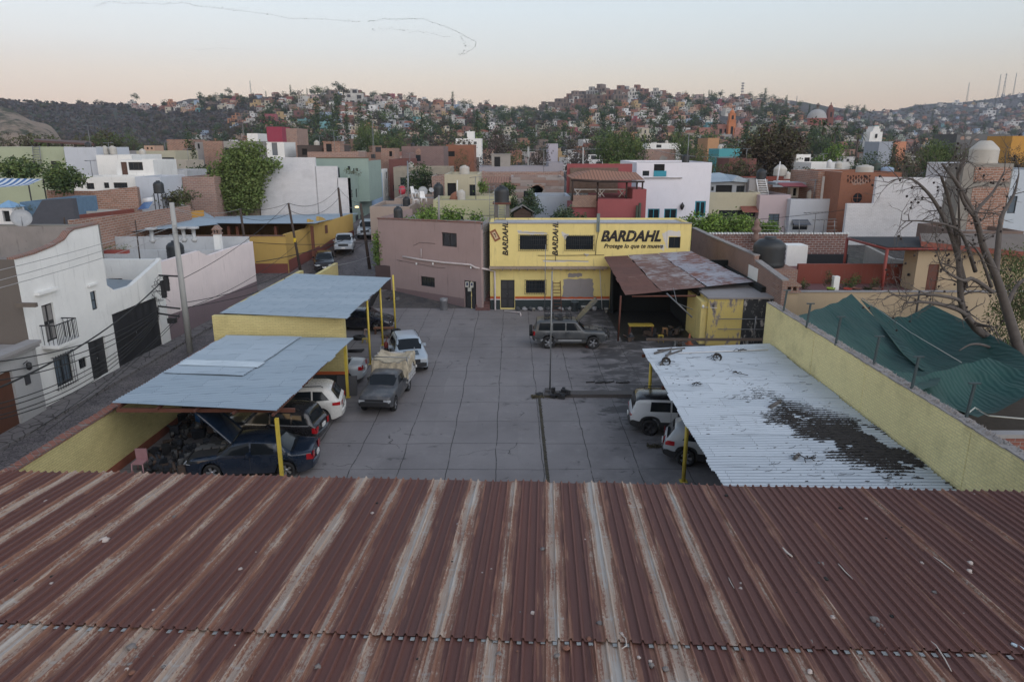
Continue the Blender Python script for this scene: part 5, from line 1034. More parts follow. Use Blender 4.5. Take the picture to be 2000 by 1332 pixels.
def person(label,loc,rz,shirt,pants,skin_,lean=.5):
 t=thing('person',label,'person',loc,rz)
 me=bpy.data.meshes.new('body');J=[((0,0,.95),.15),((0,.02,1.15),.14),((0.05+lean*.2,.0,1.38),.17),((.1+lean*.3,0,1.5),.065),((.13+lean*.35,0,1.58),.085),((.17+lean*.37,0,1.70),.10),((.17+lean*.36,0,1.79),.06),((.05+lean*.2,.2,1.42),.075),((.2+lean*.3,.26,1.18),.05),((.42+lean*.4,.2,1.12),.036),((.52+lean*.4,.18,1.13),.03),((.05+lean*.2,-.2,1.42),.075),((.2+lean*.3,-.26,1.18),.05),((.42+lean*.4,-.2,1.12),.036),((.52+lean*.4,-.18,1.13),.03),((0,.1,.9),.105),((.05,.12,.5),.07),((-.02,.13,.09),.045),((.12,.14,.04),.04),((0,-.1,.9),.105),((.05,-.12,.5),.07),((-.02,-.13,.09),.045),((.12,-.14,.04),.04)]
 E_=[(0,1),(1,2),(2,3),(3,4),(4,5),(5,6),(2,7),(7,8),(8,9),(9,10),(2,11),(11,12),(12,13),(13,14),(0,15),(15,16),(16,17),(17,18),(0,19),(19,20),(20,21),(21,22)]
 me.from_pydata([j[0]for j in J],E_,[]);o=bpy.data.objects.new('body',me);COL.objects.link(o);pass
 md=o.modifiers.new('s','SKIN')
 for i,(p,r_)in enumerate(J):me.skin_vertices[0].data[i].radius=(r_,r_)
 me.skin_vertices[0].data[0].use_root=True;o.modifiers.new('u','SUBSURF').levels=1
 dg=bpy.context.evaluated_depsgraph_get();m2=bpy.data.meshes.new_from_object(o.evaluated_get(dg));bpy.data.objects.remove(o)
 for m_ in(skin_,shirt,pants):m2.materials.append(m_)
 for p in m2.polygons:
  z=p.center.z;p.use_smooth=True;p.material_index=2 if z<.98 and z>.08 else(1 if z<1.5 and p.center.x<.36+lean*.3 else 0)
 b_=bpy.data.objects.new('body',m2);COL.objects.link(b_);b_.parent=t
 mb=MB();mb.blob((.165+lean*.36,0,1.76),.105,seed=2,rough=.05,squash=.8);mb.build('hair',plain('dark_hair',(.012,.01,.009),.8),t);return t
person('person in a reddish shirt leaning at the white suv under the carport edge',(G(606,790).x-.4,32.9,0),R(-60),plain('red_shirt',(.33,.11,.08),.9),plain('dark_trousers',(.03,.03,.04),.9),plain('skin',(.30,.16,.11),.6))
def tyres(label,x,y,n,r_=.33):
 for k in range(n):mb=MB();mb.lathe([(.19,0),(r_*.94,0),(r_,.05),(r_,.15),(r_*.94,.2),(.19,.2),(.17,.1),(.19,0)],n=18);mb.build('tyre',RUB,label=label+(', top one' if k else ', bottom one'),cat='tyre',group='loose tyres in the yard',loc=(x+.03*k,y,.2*k))
q=G(773,655);tyres('tyre stacked beside the wooden bench near the black sedan',q.x,q.y,2);q=G(702,662);tyres('dusty tyre under the far left carport',q.x,q.y,1,.4)
t=thing('bench','low brown wooden bench between the carport posts','bench',G(750,652));mb=MB();mb.box(-.65,.65,-.2,.2,.38,.44);mb.build('top',plain('brown_board',(.16,.07,.035),.8),t)
for sx in(-.55,.55):mb=MB();mb.box(sx-.04,sx+.04,-.17,.17,0,.38);mb.build('leg',WOODM,t)
stool('small yellow wooden stool under the far left carport',*G(713,670)[:2],plain('yellow_top',(.35,.26,.04),.6),.3);stool('little plastic stool left of the bench',*G(717,656)[:2],plain('pale_pink',(.35,.24,.2),.7),.45)
q=G(755,694);t=thing('jack','red trolley jack on a black stand beyond the canvas truck','jack',q);mb=MB();mb.lathe([(0,0),(.16,0),(.18,.3),(.1,.5),(.05,.52)],n=10);mb.build('base',TRIM,t);mb=MB();mb.lathe([(.1,.45),(.13,.55),(.13,.75),(.04,.85)],n=10);mb.tube([(0,0,.8),(.1,0,1.1)],.02,5);mb.build('head',plain('dark_red',(.2,.03,.025),.6),t)
q=G(694,687);mb=MB()
for k in range(7):mb.tube([(-.5+rr.random()*.3,rr.uniform(-.3,.3),.04),(.5-rr.random()*.3,rr.uniform(-.3,.3),.07)],.04,5)
mb.build('metal_rods',plain('scrap_a',(.06,.06,.065),.6),label='bundle of dark rods lying behind the silver sedan',cat='rods',loc=q)
q=G(755,660);scrap('red and black tool heap under the brown bench',q.x,q.y,.5,91);q=G(768,590);scrap('rusty frame leaning by the dark gate beyond the far carport',q.x,q.y,.7,92)
q=G(684,775);mb=MB();mb.box(-.5,.5,-.03,.03,0,1.0,M=Matrix.Rotation(R(-15),4,'X'));mb.build('panel',plain('dark_panel',(.05,.05,.055),.6),label='dark panel leaning on the yellow cross wall beside the white suv',cat='panel',loc=(-8.2,33.3,0))
# left side of the street
PLW=plaster('white_render',(.73,.73,.71),(.22,.21,.20),amt=.5);PLP=plaster('pink_render',(.74,.65,.64),(.24,.2,.2),amt=.4);PLM=plaster('old_mauve_base',(.20,.15,.165),amt=.5)
def nrm(a,b_):v=Vector((b_[0]-a[0],b_[1]-a[1]));v.normalize();return(v.x,v.y)
Pw=(-21.93,31.1);dw=nrm((0,0),(.034,1));Uw=lambda px,py:FU(Pw,dw,px,py)
wh=thing('white_house','white two storey house with black balcony and curved parapet on the street at left','house')
Lw=Uw(222,640)[0];hw_=lambda*a,**k:HO(Pw,dw,*a,**k)
bd=HO(Pw,dw,86,592,110,668,'door',nx=2,nz=2,lab='tall balcony door with shutters',pm=plain('shutter',(.20,.19,.185),.6))
facade(wh,Pw,dw,Lw,-.1,6.9,[bd,hw_(178,568,190,606,nx=1,nz=2,ft=.04,pale=True),hw_(107,692,142,752,nx=2,ft=.06,bars=8,ex=.12,pale=True),hw_(154,698,170,720,nx=2,nz=2,ft=.04),hw_(176,660,211,738,'door',nx=2,nz=3)],PLW,top=[(0,7.15),(1.3,7.2),(2.6,7.35),(3.5,7.55),(4.0,7.85),(4.4,7.95),(Lw,8.0)])
oq=lambda px,py,o:onp(Pw,dw,*Uw(px,py),o)
mb=MB();A=onp(Pw,dw,0,0,0);mb.quad(Vector((A.x-9,A.y,-.1)),Vector((A.x-.002,A.y,-.1)),Vector((A.x-.002,A.y,7.15)),Vector((A.x-9,A.y,7.15)));mb.build('side_wall',plaster('taupe_render',(.115,.10,.09),amt=.4),wh)  # side wall coloured much darker than the street front
mb=MB();B=onp(Pw,dw,Lw,0,0);mb.quad(Vector((B.x-9,B.y,-.1)),Vector((B.x,B.y,-.1)),Vector((B.x,B.y,7.9)),Vector((B.x-9,B.y,7.9)));mb.add([(A.x-9,A.y,6.3),(A.x-.25,A.y,6.3),(B.x-.25,B.y,6.3),(B.x-9,B.y,6.3)],[(0,1,2,3)]);mb.build('roof',ROOFC,wh)
mb=MB();tp=[(0,7.15),(1.3,7.2),(2.6,7.35),(3.5,7.55),(4.0,7.85),(4.4,7.95),(Lw,8.0)]
for(u0,a),(u1,b_)in zip(tp,tp[1:]):
 vs=[onp(Pw,dw,u,z+dz,o)for dz in(.0,.09)for o in(.05,-.32)for u,z in((u0,a),(u1,b_))];mb.add(vs,[(0,1,3,2),(4,6,7,5),(0,4,5,1),(2,3,7,6),(0,2,6,4),(1,5,7,3)])
mb.build('coping',brick('coping_tile',(.24,.12,.09),(.18,.11,.09),(.25,.2,.18),bw=.12,bh=.5),wh)
bal=thing('balcony',None,None);bal.parent=wh;mb=MB();u0,u1=bd[0]-.35,bd[1]+.35;zf=bd[2]-.02
def ob(mb,u0,u1,z0,z1,o0,o1):mb.add([onp(Pw,dw,u,z,o)for z in(z0,z1)for o in(o0,o1)for u in(u0,u1)],[(0,2,3,1),(4,5,7,6),(0,1,5,4),(2,6,7,3),(0,4,6,2),(1,3,7,5)])
ob(mb,u0-.1,u1+.1,zf-.14,zf,.001,.8);mb.build('slab',PLW,bal);mb=MB()
for i in range(15):u=u0+(u1-u0)*i/14;mb.tube([onp(Pw,dw,u,zf,.74),onp(Pw,dw,u,zf+.95,.74)],.016,4)
for u in(u0,u1):
 for o in(.1,.32,.54,.74):mb.tube([onp(Pw,dw,u,zf,o),onp(Pw,dw,u,zf+.95,o)],.016,4)
mb.tube([onp(Pw,dw,u0,zf+.95,.02),onp(Pw,dw,u0,zf+.95,.74),onp(Pw,dw,u1,zf+.95,.74),onp(Pw,dw,u1,zf+.95,.02)],.03,4);mb.build('railing',BLACKM,bal)
a=hw_(178,568,190,606);g_=hw_(107,692,142,752)
for m_a in((bd[0]-.3,bd[1]+.3,bd[3]+.55,bd[3]+.68,.001,.22),(a[0]-.15,a[1]+.15,a[3]+.3,a[3]+.4,.001,.12),(g_[0]-.3,g_[1]+.6,g_[3]+.62,g_[3]+.74,.001,.18)):mb=MB();ob(mb,*m_a);mb.build('moulding',PLW,wh)
mb=MB();ob(mb,bd[0]-1.6,bd[0]-1.42,bd[3]+.3,bd[3]+.48,.0,.9);mb.build('water_spout',plain('clay_spout',(.12,.10,.085),.9),wh)
a=Uw(85,805)
gw=thing('gate_house','low white street frontage with a wide black garage gate beside the white house','house');P2=onp(Pw,dw,Lw,0,0);P2=(P2.x,P2.y);U2=lambda px,py:FU(P2,dw,px,py);L2=U2(331,640)[0]
gh=HO(P2,dw,226,632,319,705);gh=(gh[0],gh[1],0,3.15,'door',dict(nx=6,nz=2,pm=plain('gate_panel',(.022,.022,.026),.6)))
facade(gw,P2,dw,L2,-.1,3.9,[gh],PLW,top=[(0,4.75),(.6,4.35),(2.2,4.3),(L2-.2,5.2),(L2,5.35)])
mb=MB();E=onp(P2,dw,L2,0,0);F_=onp(P2,dw,0,0,0);mb.add([(F_.x-.25,F_.y,3.9),(E.x-.25,E.y,3.9),(E.x-6,E.y,4.2),(F_.x-6,F_.y,4.2)],[(0,1,2,3)]);mb.build('roof',plain('blue_grey_roof',(.22,.26,.29),.6),gw)
pk=thing('pink_house','long pale pink house with a mauve base on the street corner at left','house');P3=(E.x,E.y);d3=nrm(P3,(-21.0,57.6));U3=lambda px,py:FU(P3,d3,px,py);L3=(Vector((-21.0,57.6))-Vector(P3)).length
tops=[(0,U3(337,505)[1])]+[U3(px,py)for px,py in((360,498),(378,493),(388,490),(394,494),(402,498),(412,498),(440,488),(470,479),(493,472))];tops[-1]=(L3,tops[-1][1])
zlo=min(z for u,z in tops)-.3
facade(pk,P3,d3,L3,-.1,zlo,[],PLP,top=tops)
mb=MB();bz_=[U3(px,py)[1]for px,py in((345,608),(420,585),(495,552))]
mb.add([onp(P3,d3,0,-.1,.012),onp(P3,d3,L3,-.1,.012),onp(P3,d3,L3,bz_[2],.012),onp(P3,d3,L3*.5,bz_[1],.012),onp(P3,d3,0,bz_[0],.012)],[(0,1,2,3,4)]);mb.build('base_band',PLM,pk)
q0,q1=onp(P3,d3,0,0,0),onp(P3,d3,L3,0,0)
mb=MB();zr_=zlo-.5;mb.add([(q0.x-.25,q0.y,zr_),(q1.x-.25,q1.y,zr_),(q1.x-11,q1.y,zr_),(q0.x-11,q0.y,zr_)],[(0,1,2,3)]);mb.box(q1.x-11,q1.x-.251,q1.y-.25,q1.y,-.1,zlo+.7);mb.box(q1.x-11,q1.x-.251,q1.y-4.3,q1.y-4.1,zr_,zlo+.2);mb.build('roof',plaster('white_terrace',(.46,.47,.48),(.15,.15,.15),amt=.9),pk)
Yk=q0.y+.4;x0=D(205,520,Yk).x
mb=MB();zt_=D(260,507,Yk).z;mb.box(x0-1,q0.x-.27,Yk,Yk+.25,0,zt_);mb.build('wall',PLW,pk)
for l,r_ in((214,240),(296,318)):
 a,b_=D(l,544,Yk),D(r_,556,Yk);mb=MB();mb.box(a.x,b_.x,Yk-.02,Yk-.004,b_.z,a.z);g=mb.build('window',GLASS,pk);mb=MB()
 for k in range(4):x=a.x+(b_.x-a.x)*k/3;mb.box(x-.03,x+.03,Yk-.05,Yk-.021,b_.z,a.z)
 mb.build('frame',plain('brown_frame',(.08,.05,.04),.6),g)
ch=thing('chimney','white chimney with a little brick house cap on the pink house roof','chimney',(0,0,0));Yc=q1.y-3;a,b_=D(416,458,Yc),D(432,496,Yc);mb=MB();mb.box(a.x,b_.x,Yc,Yc+.5,zr_,a.z);mb.build('shaft',PLW,ch);mb=MB()
mb.box(a.x-.08,b_.x+.08,Yc-.08,Yc+.58,a.z,a.z+.08);[mb.box(x-.04,x+.04,Yc,Yc+.5,a.z+.08,a.z+.33)for x in(a.x+.02,(a.x+b_.x)/2,b_.x-.02)];xm=(a.x+b_.x)/2
mb.add([(a.x-.1,Yc-.1,a.z+.33),(b_.x+.1,Yc-.1,a.z+.33),(xm,Yc-.1,a.z+.68),(a.x-.1,Yc+.6,a.z+.33),(b_.x+.1,Yc+.6,a.z+.33),(xm,Yc+.6,a.z+.68)],[(0,1,2),(3,5,4),(0,2,5,3),(1,4,5,2),(0,3,4,1)]);mb.build('cap',brick('cap_brick',(.3,.15,.1),(.25,.13,.09),(.3,.28,.26)),ch)
def tank(label,px,pyT,pyB,wpx,Y,mat,cone=False,group=None):
 a=D(px,pyT,Y);b_=D(px,pyB,Y);r=wpx/2*(a.y*cos(TH)+(HC-a.z)*sin(TH))/FP;hgt=a.z-b_.z;t=thing('water_tank',label,'water tank',(a.x,Y,b_.z),0,group)
 mb=MB()
 if cone:pr=[(0,0),(r*.95,0),(r,.05*hgt)]+[(r*(1 if k%2 else .985),hgt*(.05+.06*k))for k in range(1,10)]+[(r,hgt*.62),(r*.92,hgt*.70),(r*.45,hgt*.97),(r*.4,hgt*.98),(0,hgt*.98)]
 else:pr=[(0,0),(r*.95,0),(r,.05*hgt)]+[(r*(1 if k%2 else .965),hgt*(.05+.08*k))for k in range(1,9)]+[(r*.96,hgt*.74),(r*.7,hgt*.88),(r*.34,hgt*.93)]
 mb.lathe(pr,n=20);mb.build('body',mat,t)
 mb=MB();mb.lathe([(r*.36,hgt*.9),(r*.36,hgt),(r*.3,hgt*1.0),(0,hgt*1.0)],n=16);mb.build('lid',mat,t);return t
tank('black water tank on the roof terrace behind the pink street wall',340,470,508,33,52,TANKB)
mb=MB();Yt=48;a=D(193,484,Yt);b_=D(248,496,Yt)
pp=thing('planter','long red planter of pale flowers on the white roof edge','planter',(0,0,0));mb.box(a.x,b_.x,Yt,Yt+.4,b_.z,b_.z+.25);mb.build('box',plain('red_trough',(.25,.06,.05),.8),pp)
LEAF={}
def leafm(name,c):return plain(name,c,.75,var=.45,sc=.8,spec=.25)
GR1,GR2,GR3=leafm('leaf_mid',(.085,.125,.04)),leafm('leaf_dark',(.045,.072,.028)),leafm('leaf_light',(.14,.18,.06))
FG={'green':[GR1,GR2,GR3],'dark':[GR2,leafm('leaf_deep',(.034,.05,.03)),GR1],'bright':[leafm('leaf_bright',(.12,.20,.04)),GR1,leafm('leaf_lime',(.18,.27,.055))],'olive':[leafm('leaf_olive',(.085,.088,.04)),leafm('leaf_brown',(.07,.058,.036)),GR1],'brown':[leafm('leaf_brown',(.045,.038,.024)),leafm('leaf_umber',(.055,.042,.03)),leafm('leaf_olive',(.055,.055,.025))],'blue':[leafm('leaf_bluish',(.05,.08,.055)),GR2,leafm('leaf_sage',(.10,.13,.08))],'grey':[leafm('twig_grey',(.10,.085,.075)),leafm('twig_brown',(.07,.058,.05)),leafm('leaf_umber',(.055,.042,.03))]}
BARK=plain('bark',(.07,.055,.048),.95,var=.4,sc=6)
def crown(mb,lobes,n,sz,seed,droop=0,thin=1.0):
 """leaf-sized faces in clumps on and inside a set of lobes (x,y,z,rx,ry,rz)"""
 rr=random.Random(seed);vol=[l[3]*l[4]*l[5]for l in lobes];tot=sum(vol)
 for l,v in zip(lobes,vol):
  nc=max(6,int(n*v/tot/9))
  for c in range(nc):
   while True:
    d=Vector((rr.gauss(0,1),rr.gauss(0,1),rr.gauss(0,1)));
    if d.length>.01:break
   d.normalize();q=rr.random()**.38*(1+.16*noise.noise(d*2.3+Vector((seed,0,0)))*2);cx,cy,cz=l[0]+d.x*l[3]*q,l[1]+d.y*l[4]*q,l[2]+d.z*l[5]*q
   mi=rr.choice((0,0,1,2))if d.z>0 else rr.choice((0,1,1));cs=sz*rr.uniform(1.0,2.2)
   for k in range(9):
    px,py,pz_=cx+rr.gauss(0,cs*.55),cy+rr.gauss(0,cs*.55),cz+rr.gauss(0,cs*.5)-(rr.random()**2*droop if droop else 0)
    u=Vector((rr.gauss(0,1),rr.gauss(0,1),rr.gauss(0,.6)-(1.5 if droop else 0))).normalized()*sz*rr.uniform(.45,.9);w=u.cross(Vector((rr.gauss(0,1),rr.gauss(0,1),rr.gauss(0,1))));
    if w.length<1e-4:continue
    w=w.normalized()*sz*(.32 if not droop else .24)*thin
    mb.v+=[(px-u.x*.6,py-u.y*.6,pz_-u.z*.6),(px+w.x,py+w.y,pz_+w.z),(px+u.x,py+u.y,pz_+u.z),(px-w.x,py-w.y,pz_-w.z)];o=len(mb.v)-4;mb.f.append([o,o+1,o+2,o+3]);mb.m.append(mi);mb.sm.append(False)
def limbs(mb,h,r0,sp,seed,n=6,z0=.35):
 rr=random.Random(seed);mb.tube([(0,0,-.4),(.05*h*rr.uniform(-1,1),.03*h,h*.25),(0,0,h*.5),(0,0,h*.72)],[r0*1.2,r0,r0*.7,r0*.3],7)
 for k in range(n):
  a=2*pi*k/n+rr.random();zz=h*(z0+.25*rr.random());L_=sp*rr.uniform(.55,.9);mb.tube([(0,0,zz),(L_*.45*cos(a),L_*.45*sin(a),zz+h*.12),(L_*cos(a),L_*sin(a),zz+h*rr.uniform(.18,.34))],[r0*.5,r0*.3,r0*.08],5)
def tree(label,pos,h,r,kind='green',n=1800,sz=None,seed=0,group=None,shape='round',name='tree',cat='tree',trunk=True,droop=0,base=.3,par=None):
 t=thing(name,label,cat,pos,0,group);rr=random.Random(seed+5);sz=sz or r*.10;L=[]
 if shape=='round':
  L=[(0,0,h*(base+(1-base)/2),r*.72,r*.72,h*(1-base)/2*.95)]+[(r*.55*cos(a),r*.55*sin(a),h*(base+(1-base)*rr.uniform(.25,.7)),r*.48,r*.48,h*.2)for a in[k*2*pi/5+rr.random()for k in range(5)]]
 elif shape=='flat':L=[(rr.uniform(-.6,.6)*r,rr.uniform(-.6,.6)*r,h*rr.uniform(base+.1,.85),r*.5,r*.5,h*.17)for k in range(8)]
 elif shape=='cypress':L=[(0,0,h*(.12+.8*k/6),r*(1-.85*abs(k/6-.25)**1.2),r*(1-.85*abs(k/6-.25)**1.2),h*.12)for k in range(7)]
 elif shape=='cone':L=[(0,0,h*(.25+.7*k/6),r*(1.05-k/6.2),r*(1.05-k/6.2),h*.07)for k in range(7)]
 elif shape=='bush':L=[(rr.uniform(-.6,.6)*r,rr.uniform(-.5,.5)*r,h*rr.uniform(.25,.65),r*.5,r*.5,h*.38)for k in range(7)]
 if trunk:mb=MB();limbs(mb,h,max(.03,h*.022),r,seed,7 if shape!='cypress' else 0);mb.build('trunk',BARK,t)
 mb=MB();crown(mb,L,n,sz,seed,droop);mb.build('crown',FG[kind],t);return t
def bush(label,px,pyT,pyB,wpx,Y,kind='green',n=900,seed=1,shape='bush',name='bush',cat='bush',group=None,sz=None,trunk=False,droop=0,base=.1,par=None,stretch=1):
 a,b_=D(px,pyT,Y),D(px,pyB,Y);w=wpx/2*Y*1.0/FP*1.0;return tree(label,(a.x,Y,b_.z),a.z-b_.z,w,kind,n,sz,seed,group,shape,name,cat,trunk,droop,base)
mb=MB();rr=random.Random(3);xx0,xx1,zz=a.x,b_.x,b_.z;crown(mb,[(xx0+(xx1-xx0)*(k+.5)/5,Yt+.2,zz+.4,.35,.25,.2)for k in range(5)],500,.06,3);mb.build('flowers',[leafm('petal_pale',(.3,.22,.16)),GR1,GR3],pp)
gl=thing('corner_house','low grey white street house with a heavy cornice at the left edge','house');P4=(Pw[0]+.25,20.0);d4=(0,1);U4=lambda px,py:FU(P4,d4,px,py);L4=11.05
facade(gl,P4,d4,L4,-.1,3.35,[(2.5,U4(24,730)[0],-.1,U4(12,726)[1],'door',dict(mat=plain('brown_door',(.09,.035,.02),.6),nx=1,nz=1,pm=plain('brown_door',(.09,.035,.02),.6)))],plaster('grey_white_render',(.36,.36,.36),amt=.6))
mb=MB();mb.box(P4[0]-8,P4[0]-.25,20,31.0,3.1,3.3);mb.box(P4[0]-.35,P4[0]+.3,19.9,31.1,3.35,3.5);mb.box(P4[0]-.3,P4[0]+.2,19.9,31.1,3.2,3.35);mb.build('cornice',CONC,gl)
u,z=U4(45,715);lp=thing('wall_lantern','black lantern on the grey white house wall','lantern',(P4[0]+.02,P4[1]+u,z));mb=MB();mb.tube([(0,0,.1),(.22,0,.25)],.02,4);mb.lathe([(.05,.2),(.12,.14),(.12,-.1),(.03,-.16)],c=(.25,0,-.02),n=6);mb.build('body',BLACKM,lp)
mb=MB();u,z=U4(53,742);mb.box(P4[0]+.002,P4[0]+.05,P4[1]+u-.16,P4[1]+u+.16,z-.2,z+.2);mb.build('letter_box',plain('dark_plate',(.04,.04,.045),.5),label='dark square meter box low on the grey white house wall',cat='meter box')
house('house','olive beige upper storey behind the white house parapet',-60,119,449,39.2,.6,plaster('olive_render',(.26,.25,.17),amt=.4),[(0,465,13,497)],zb=6.3)
h_=house('house','grey roofed flat block carrying the satellite dish',-60,184,440,47,.6,plaster('grey_old',(.20,.19,.17),amt=1),zb=0,roof=plaster('mossy_roof',(.13,.12,.11),amt=1),pr=.05)
def dish(label,px,py,wpx,Y,az=0.6):
 c=D(px,py,Y);r=wpx/2*Y/FP;t=thing('satellite_dish',label,'satellite dish',c);M=Matrix.Rotation(az,4,'Z')@Matrix.Rotation(R(62),4,'X')
 mb=MB();mb.lathe([(0,0),(r*.5,.06*r),(r,.25*r),(r,.28*r),(r*.5,.1*r),(0,.04*r)],n=20,M=M);mb.build('reflector',plain('dish_grey',(.30,.31,.32),.5),t);mb=MB();mb.tube([(0,.1*r,-.1*r),(0,.35*r,-.5*r),(0,.35*r,-1.9*r)],r*.08,6);mb.tube([M@Vector((0,-r*.9,.2*r)),M@Vector((0,-.1*r,r*.9))],r*.04,4);mb.build('mount',GREYM,t);return t
dish('large grey satellite dish on the flat roof at the left edge',42,428,36,46)
def qwall(name,label,pts,mat,thick=.3,cat='wall',par=None,zb=None):
 """wall through plan points given as (px, py_top, Y); the wall rises from the ground to that line"""
 P_=[D(px,py,Y)for px,py,Y in pts];mb=MB()
 for A,B in zip(P_,P_[1:]):
  z0=min(terr(A.x,A.y),terr(B.x,B.y))-1 if zb is None else zb;n_=Vector((-(B.y-A.y),B.x-A.x,0)).normalized()*thick;vs=[(A.x,A.y,z0),(B.x,B.y,z0),(B.x,B.y,B.z),(A.x,A.y,A.z)]+[(A.x+n_.x,A.y+n_.y,z0),(B.x+n_.x,B.y+n_.y,z0),(B.x+n_.x,B.y+n_.y,B.z),(A.x+n_.x,A.y+n_.y,A.z)]
  mb.add(vs,[(0,1,2,3),(7,6,5,4),(3,2,6,7),(0,3,7,4),(1,5,6,2)])
 return mb.build(name,mat,par,label=label,cat=cat)
BRK=brick('old_brick',(.33,.17,.115),(.24,.13,.09),(.36,.31,.28),bw=.55,bh=.2,ms=.03,dirt=.5);BRK2=brick('dusty_pink_brick',(.34,.20,.155),(.26,.16,.13),(.36,.31,.28),bw=.55,bh=.2,ms=.03,dirt=.5);BRKO=brick('orange_brick',(.32,.12,.06),(.28,.10,.055),(.26,.15,.11),dirt=.3)
BRW=brick('white_painted_brick',(.68,.68,.70),(.63,.63,.65),(.50,.50,.52),bw=.4,bh=.14,dirt=.35)
mb=MB();sp4=[D(82,391,56),D(140,388,56),D(149,441,54),D(52,441,54)];mb.add([*sp4]+[v+Vector((0,.6,0))for v in sp4],[(3,2,1,0),(4,5,6,7),(0,1,5,4),(1,2,6,5),(3,0,4,7)]);mb.box(sp4[3].x,sp4[2].x,54.1,58,3,sp4[3].z);mb.build('slate_gable',plain('slate_paint',(.045,.045,.052),.8),label='dark slate grey sloping gable wall left of the long brick walls',cat='gable wall')
tw=thing('bell_turret','small white arched turret with a pale blue roof at the left edge','turret',(0,0,0));a,b_=D(-8,406,58),D(26,426,58)
facade(tw,(a.x,58),(1,0),b_.x-a.x,b_.z-3,a.z,[(.42,1.0,b_.z-.3,a.z-.25,'void',{})],WHITEP);mb=MB();xm=(a.x+b_.x)/2;mb.add([(a.x-.1,57.9,a.z),(b_.x+.1,57.9,a.z),(b_.x+.1,59.6,a.z),(a.x-.1,59.6,a.z),(xm,58.7,a.z+.55)],[(0,1,4),(1,2,4),(2,3,4),(3,0,4)]);mb.build('roof',plain('sky_blue_paint',(.18,.32,.48),.6),tw);mb=MB();mb.box(a.x,b_.x,58.26,59.5,b_.z-3,a.z-.01);mb.build('wall',WHITEP,tw)
for px,py,lb in((38,407,'spiky potted plants before the slate gable'),(62,409,'orange potted bush before the slate gable')):bush(lb,px,py-10,py+12,26,57,'olive',300,seed=px)
house('house','blue painted roof terrace left of the slate gable',38,82,395,60,8,plain('dull_blue',(.10,.17,.25),.8),zb=2)
AW=thing('awning','blue and white striped awning at the left edge','awning',(0,0,0));m,nt,b,oc=newmat('blue_white_stripes');s=nd(nt,'ShaderNodeSeparateXYZ',{0:oc});st_=mth(nt,'GREATER_THAN',mth(nt,'FRACT',mth(nt,'MULTIPLY',s.outputs[0],1.6)),.5);fin(nt,b,mixc(nt,st_,(.05,.13,.30),(.55,.58,.60)),.8)
mb=MB();A,B,Cc,Dd=D(-20,368,66),D(56,362,66),D(84,350,69),D(-20,348,69)
for j in range(5):
 for i in range(9):p=A.lerp(B,i/8).lerp(Dd.lerp(Cc,i/8),j/4);mb.v.append((p.x,p.y,p.z-.25*sin(pi*j/4)*sin(pi*i/8)))
for j in range(4):
 for i in range(8):a=j*9+i;mb.f.append([a,a+1,a+10,a+9]);mb.m.append(0);mb.sm.append(True)
mb.build('fabric',MATS['blue_white_stripes'],AW);mb=MB()
for p in(B,Cc):mb.tube([(p.x,p.y,3),(p.x,p.y,p.z)],.06,6)
mb.build('post',BLACKM,AW)
qwall('brick_wall','long sloping brick boundary wall with concrete posts left of the blue roofs',[(140,430,52),(250,418,60),(372,402,72)],BRK)
qwall('brick_wall','ruined rough brick wall with patched panels under the white cottages',[(90,372,72),(182,374,73),(267,365,75),(272,366,78)],BRK)
qwall('orange_wall','bright ochre gable strip rising above the blue corrugated roof',[(228,428,62),(300,420,68),(398,411,76)],plaster('ochre',(.48,.25,.05),amt=.4))
qwall('red_wall','dark red low wall between two brick walls at left',[(148,421,56),(262,408,66)],plaster('dark_red_render',(.19,.05,.035),amt=.5))
house('shed','small pale shed strip against the ruined brick wall',156,212,413,66,2,TANKW,zb=2,cat='shed')
t=thing('solar_heater','blue solar water heater with a white cylinder on the brick house roof','solar heater',(0,0,0));A,B=D(268,411,74),D(300,391,76);mb=MB();mb.add([D(268,410,73),D(290,408,73),D(300,393,75),D(281,395,75)],[(0,1,2,3)]);mb.build('panel',plain('solar_blue',(.04,.12,.28),.2),t);mb=MB();p=D(291,392,75.2);mb.tube([D(281,393,75.2),D(300,391,75.2)],.3,10);mb.build('cylinder',WHITEP,t)
bs=thing('corrugated_shed','grey blue hipped corrugated roof over an open ochre shed behind the street wall','shed')
mb=MB();corr(mb,D(186,459,58),D(441,438,66),D(399,414,82),D(225,441,70),pitch=.3,seed=31,amp=.03,per=4);mb.build('roof_sheet',SHB,bs)
mb=MB();corr(mb,D(425,437,65),D(612,437,65),D(700,417,84),D(420,424,80),pitch=.3,seed=32,amp=.03,per=4);mb.build('roof_sheet',SHB,bs)
mb=MB();a,b_=D(300,445,74),D(612,440,74);mb.box(a.x,b_.x,74,74.3,1,4.2);mb.build('back_wall',plaster('ochre_wall_dark',(.26,.15,.05),(.06,.03,.02),amt=1.2),bs)
for px in(445,462,537,608):mb=MB();p=D(px,440,66);mb.box(p.x-.12,p.x+.12,66,66.25,1,p.z-.1);mb.build('post',plain('red_brown_post',(.14,.05,.03),.8),bs)
OCH=plaster('ochre_street_wall',(.44,.29,.085),(.24,.16,.08),amt=.45);MRN=plaster('maroon_base',(.17,.052,.042),amt=.4)
ow=thing('street_wall','long ochre street wall with a stepped maroon base beyond the corner','wall')
Yo=62.2;cx_=G(562,540,.85).x;P5=(D(170,460,Yo).x,Yo);L5=cx_-P5[0]
facade(ow,P5,(1,0),L5,-.2,D(300,462,Yo).z-.0,[],OCH,top=None)
P6=(cx_,Yo);d6=nrm(P6,(-17.15,76));U6=lambda px,py:FU(P6,d6,px,py);L6=U6(690,440)[0]
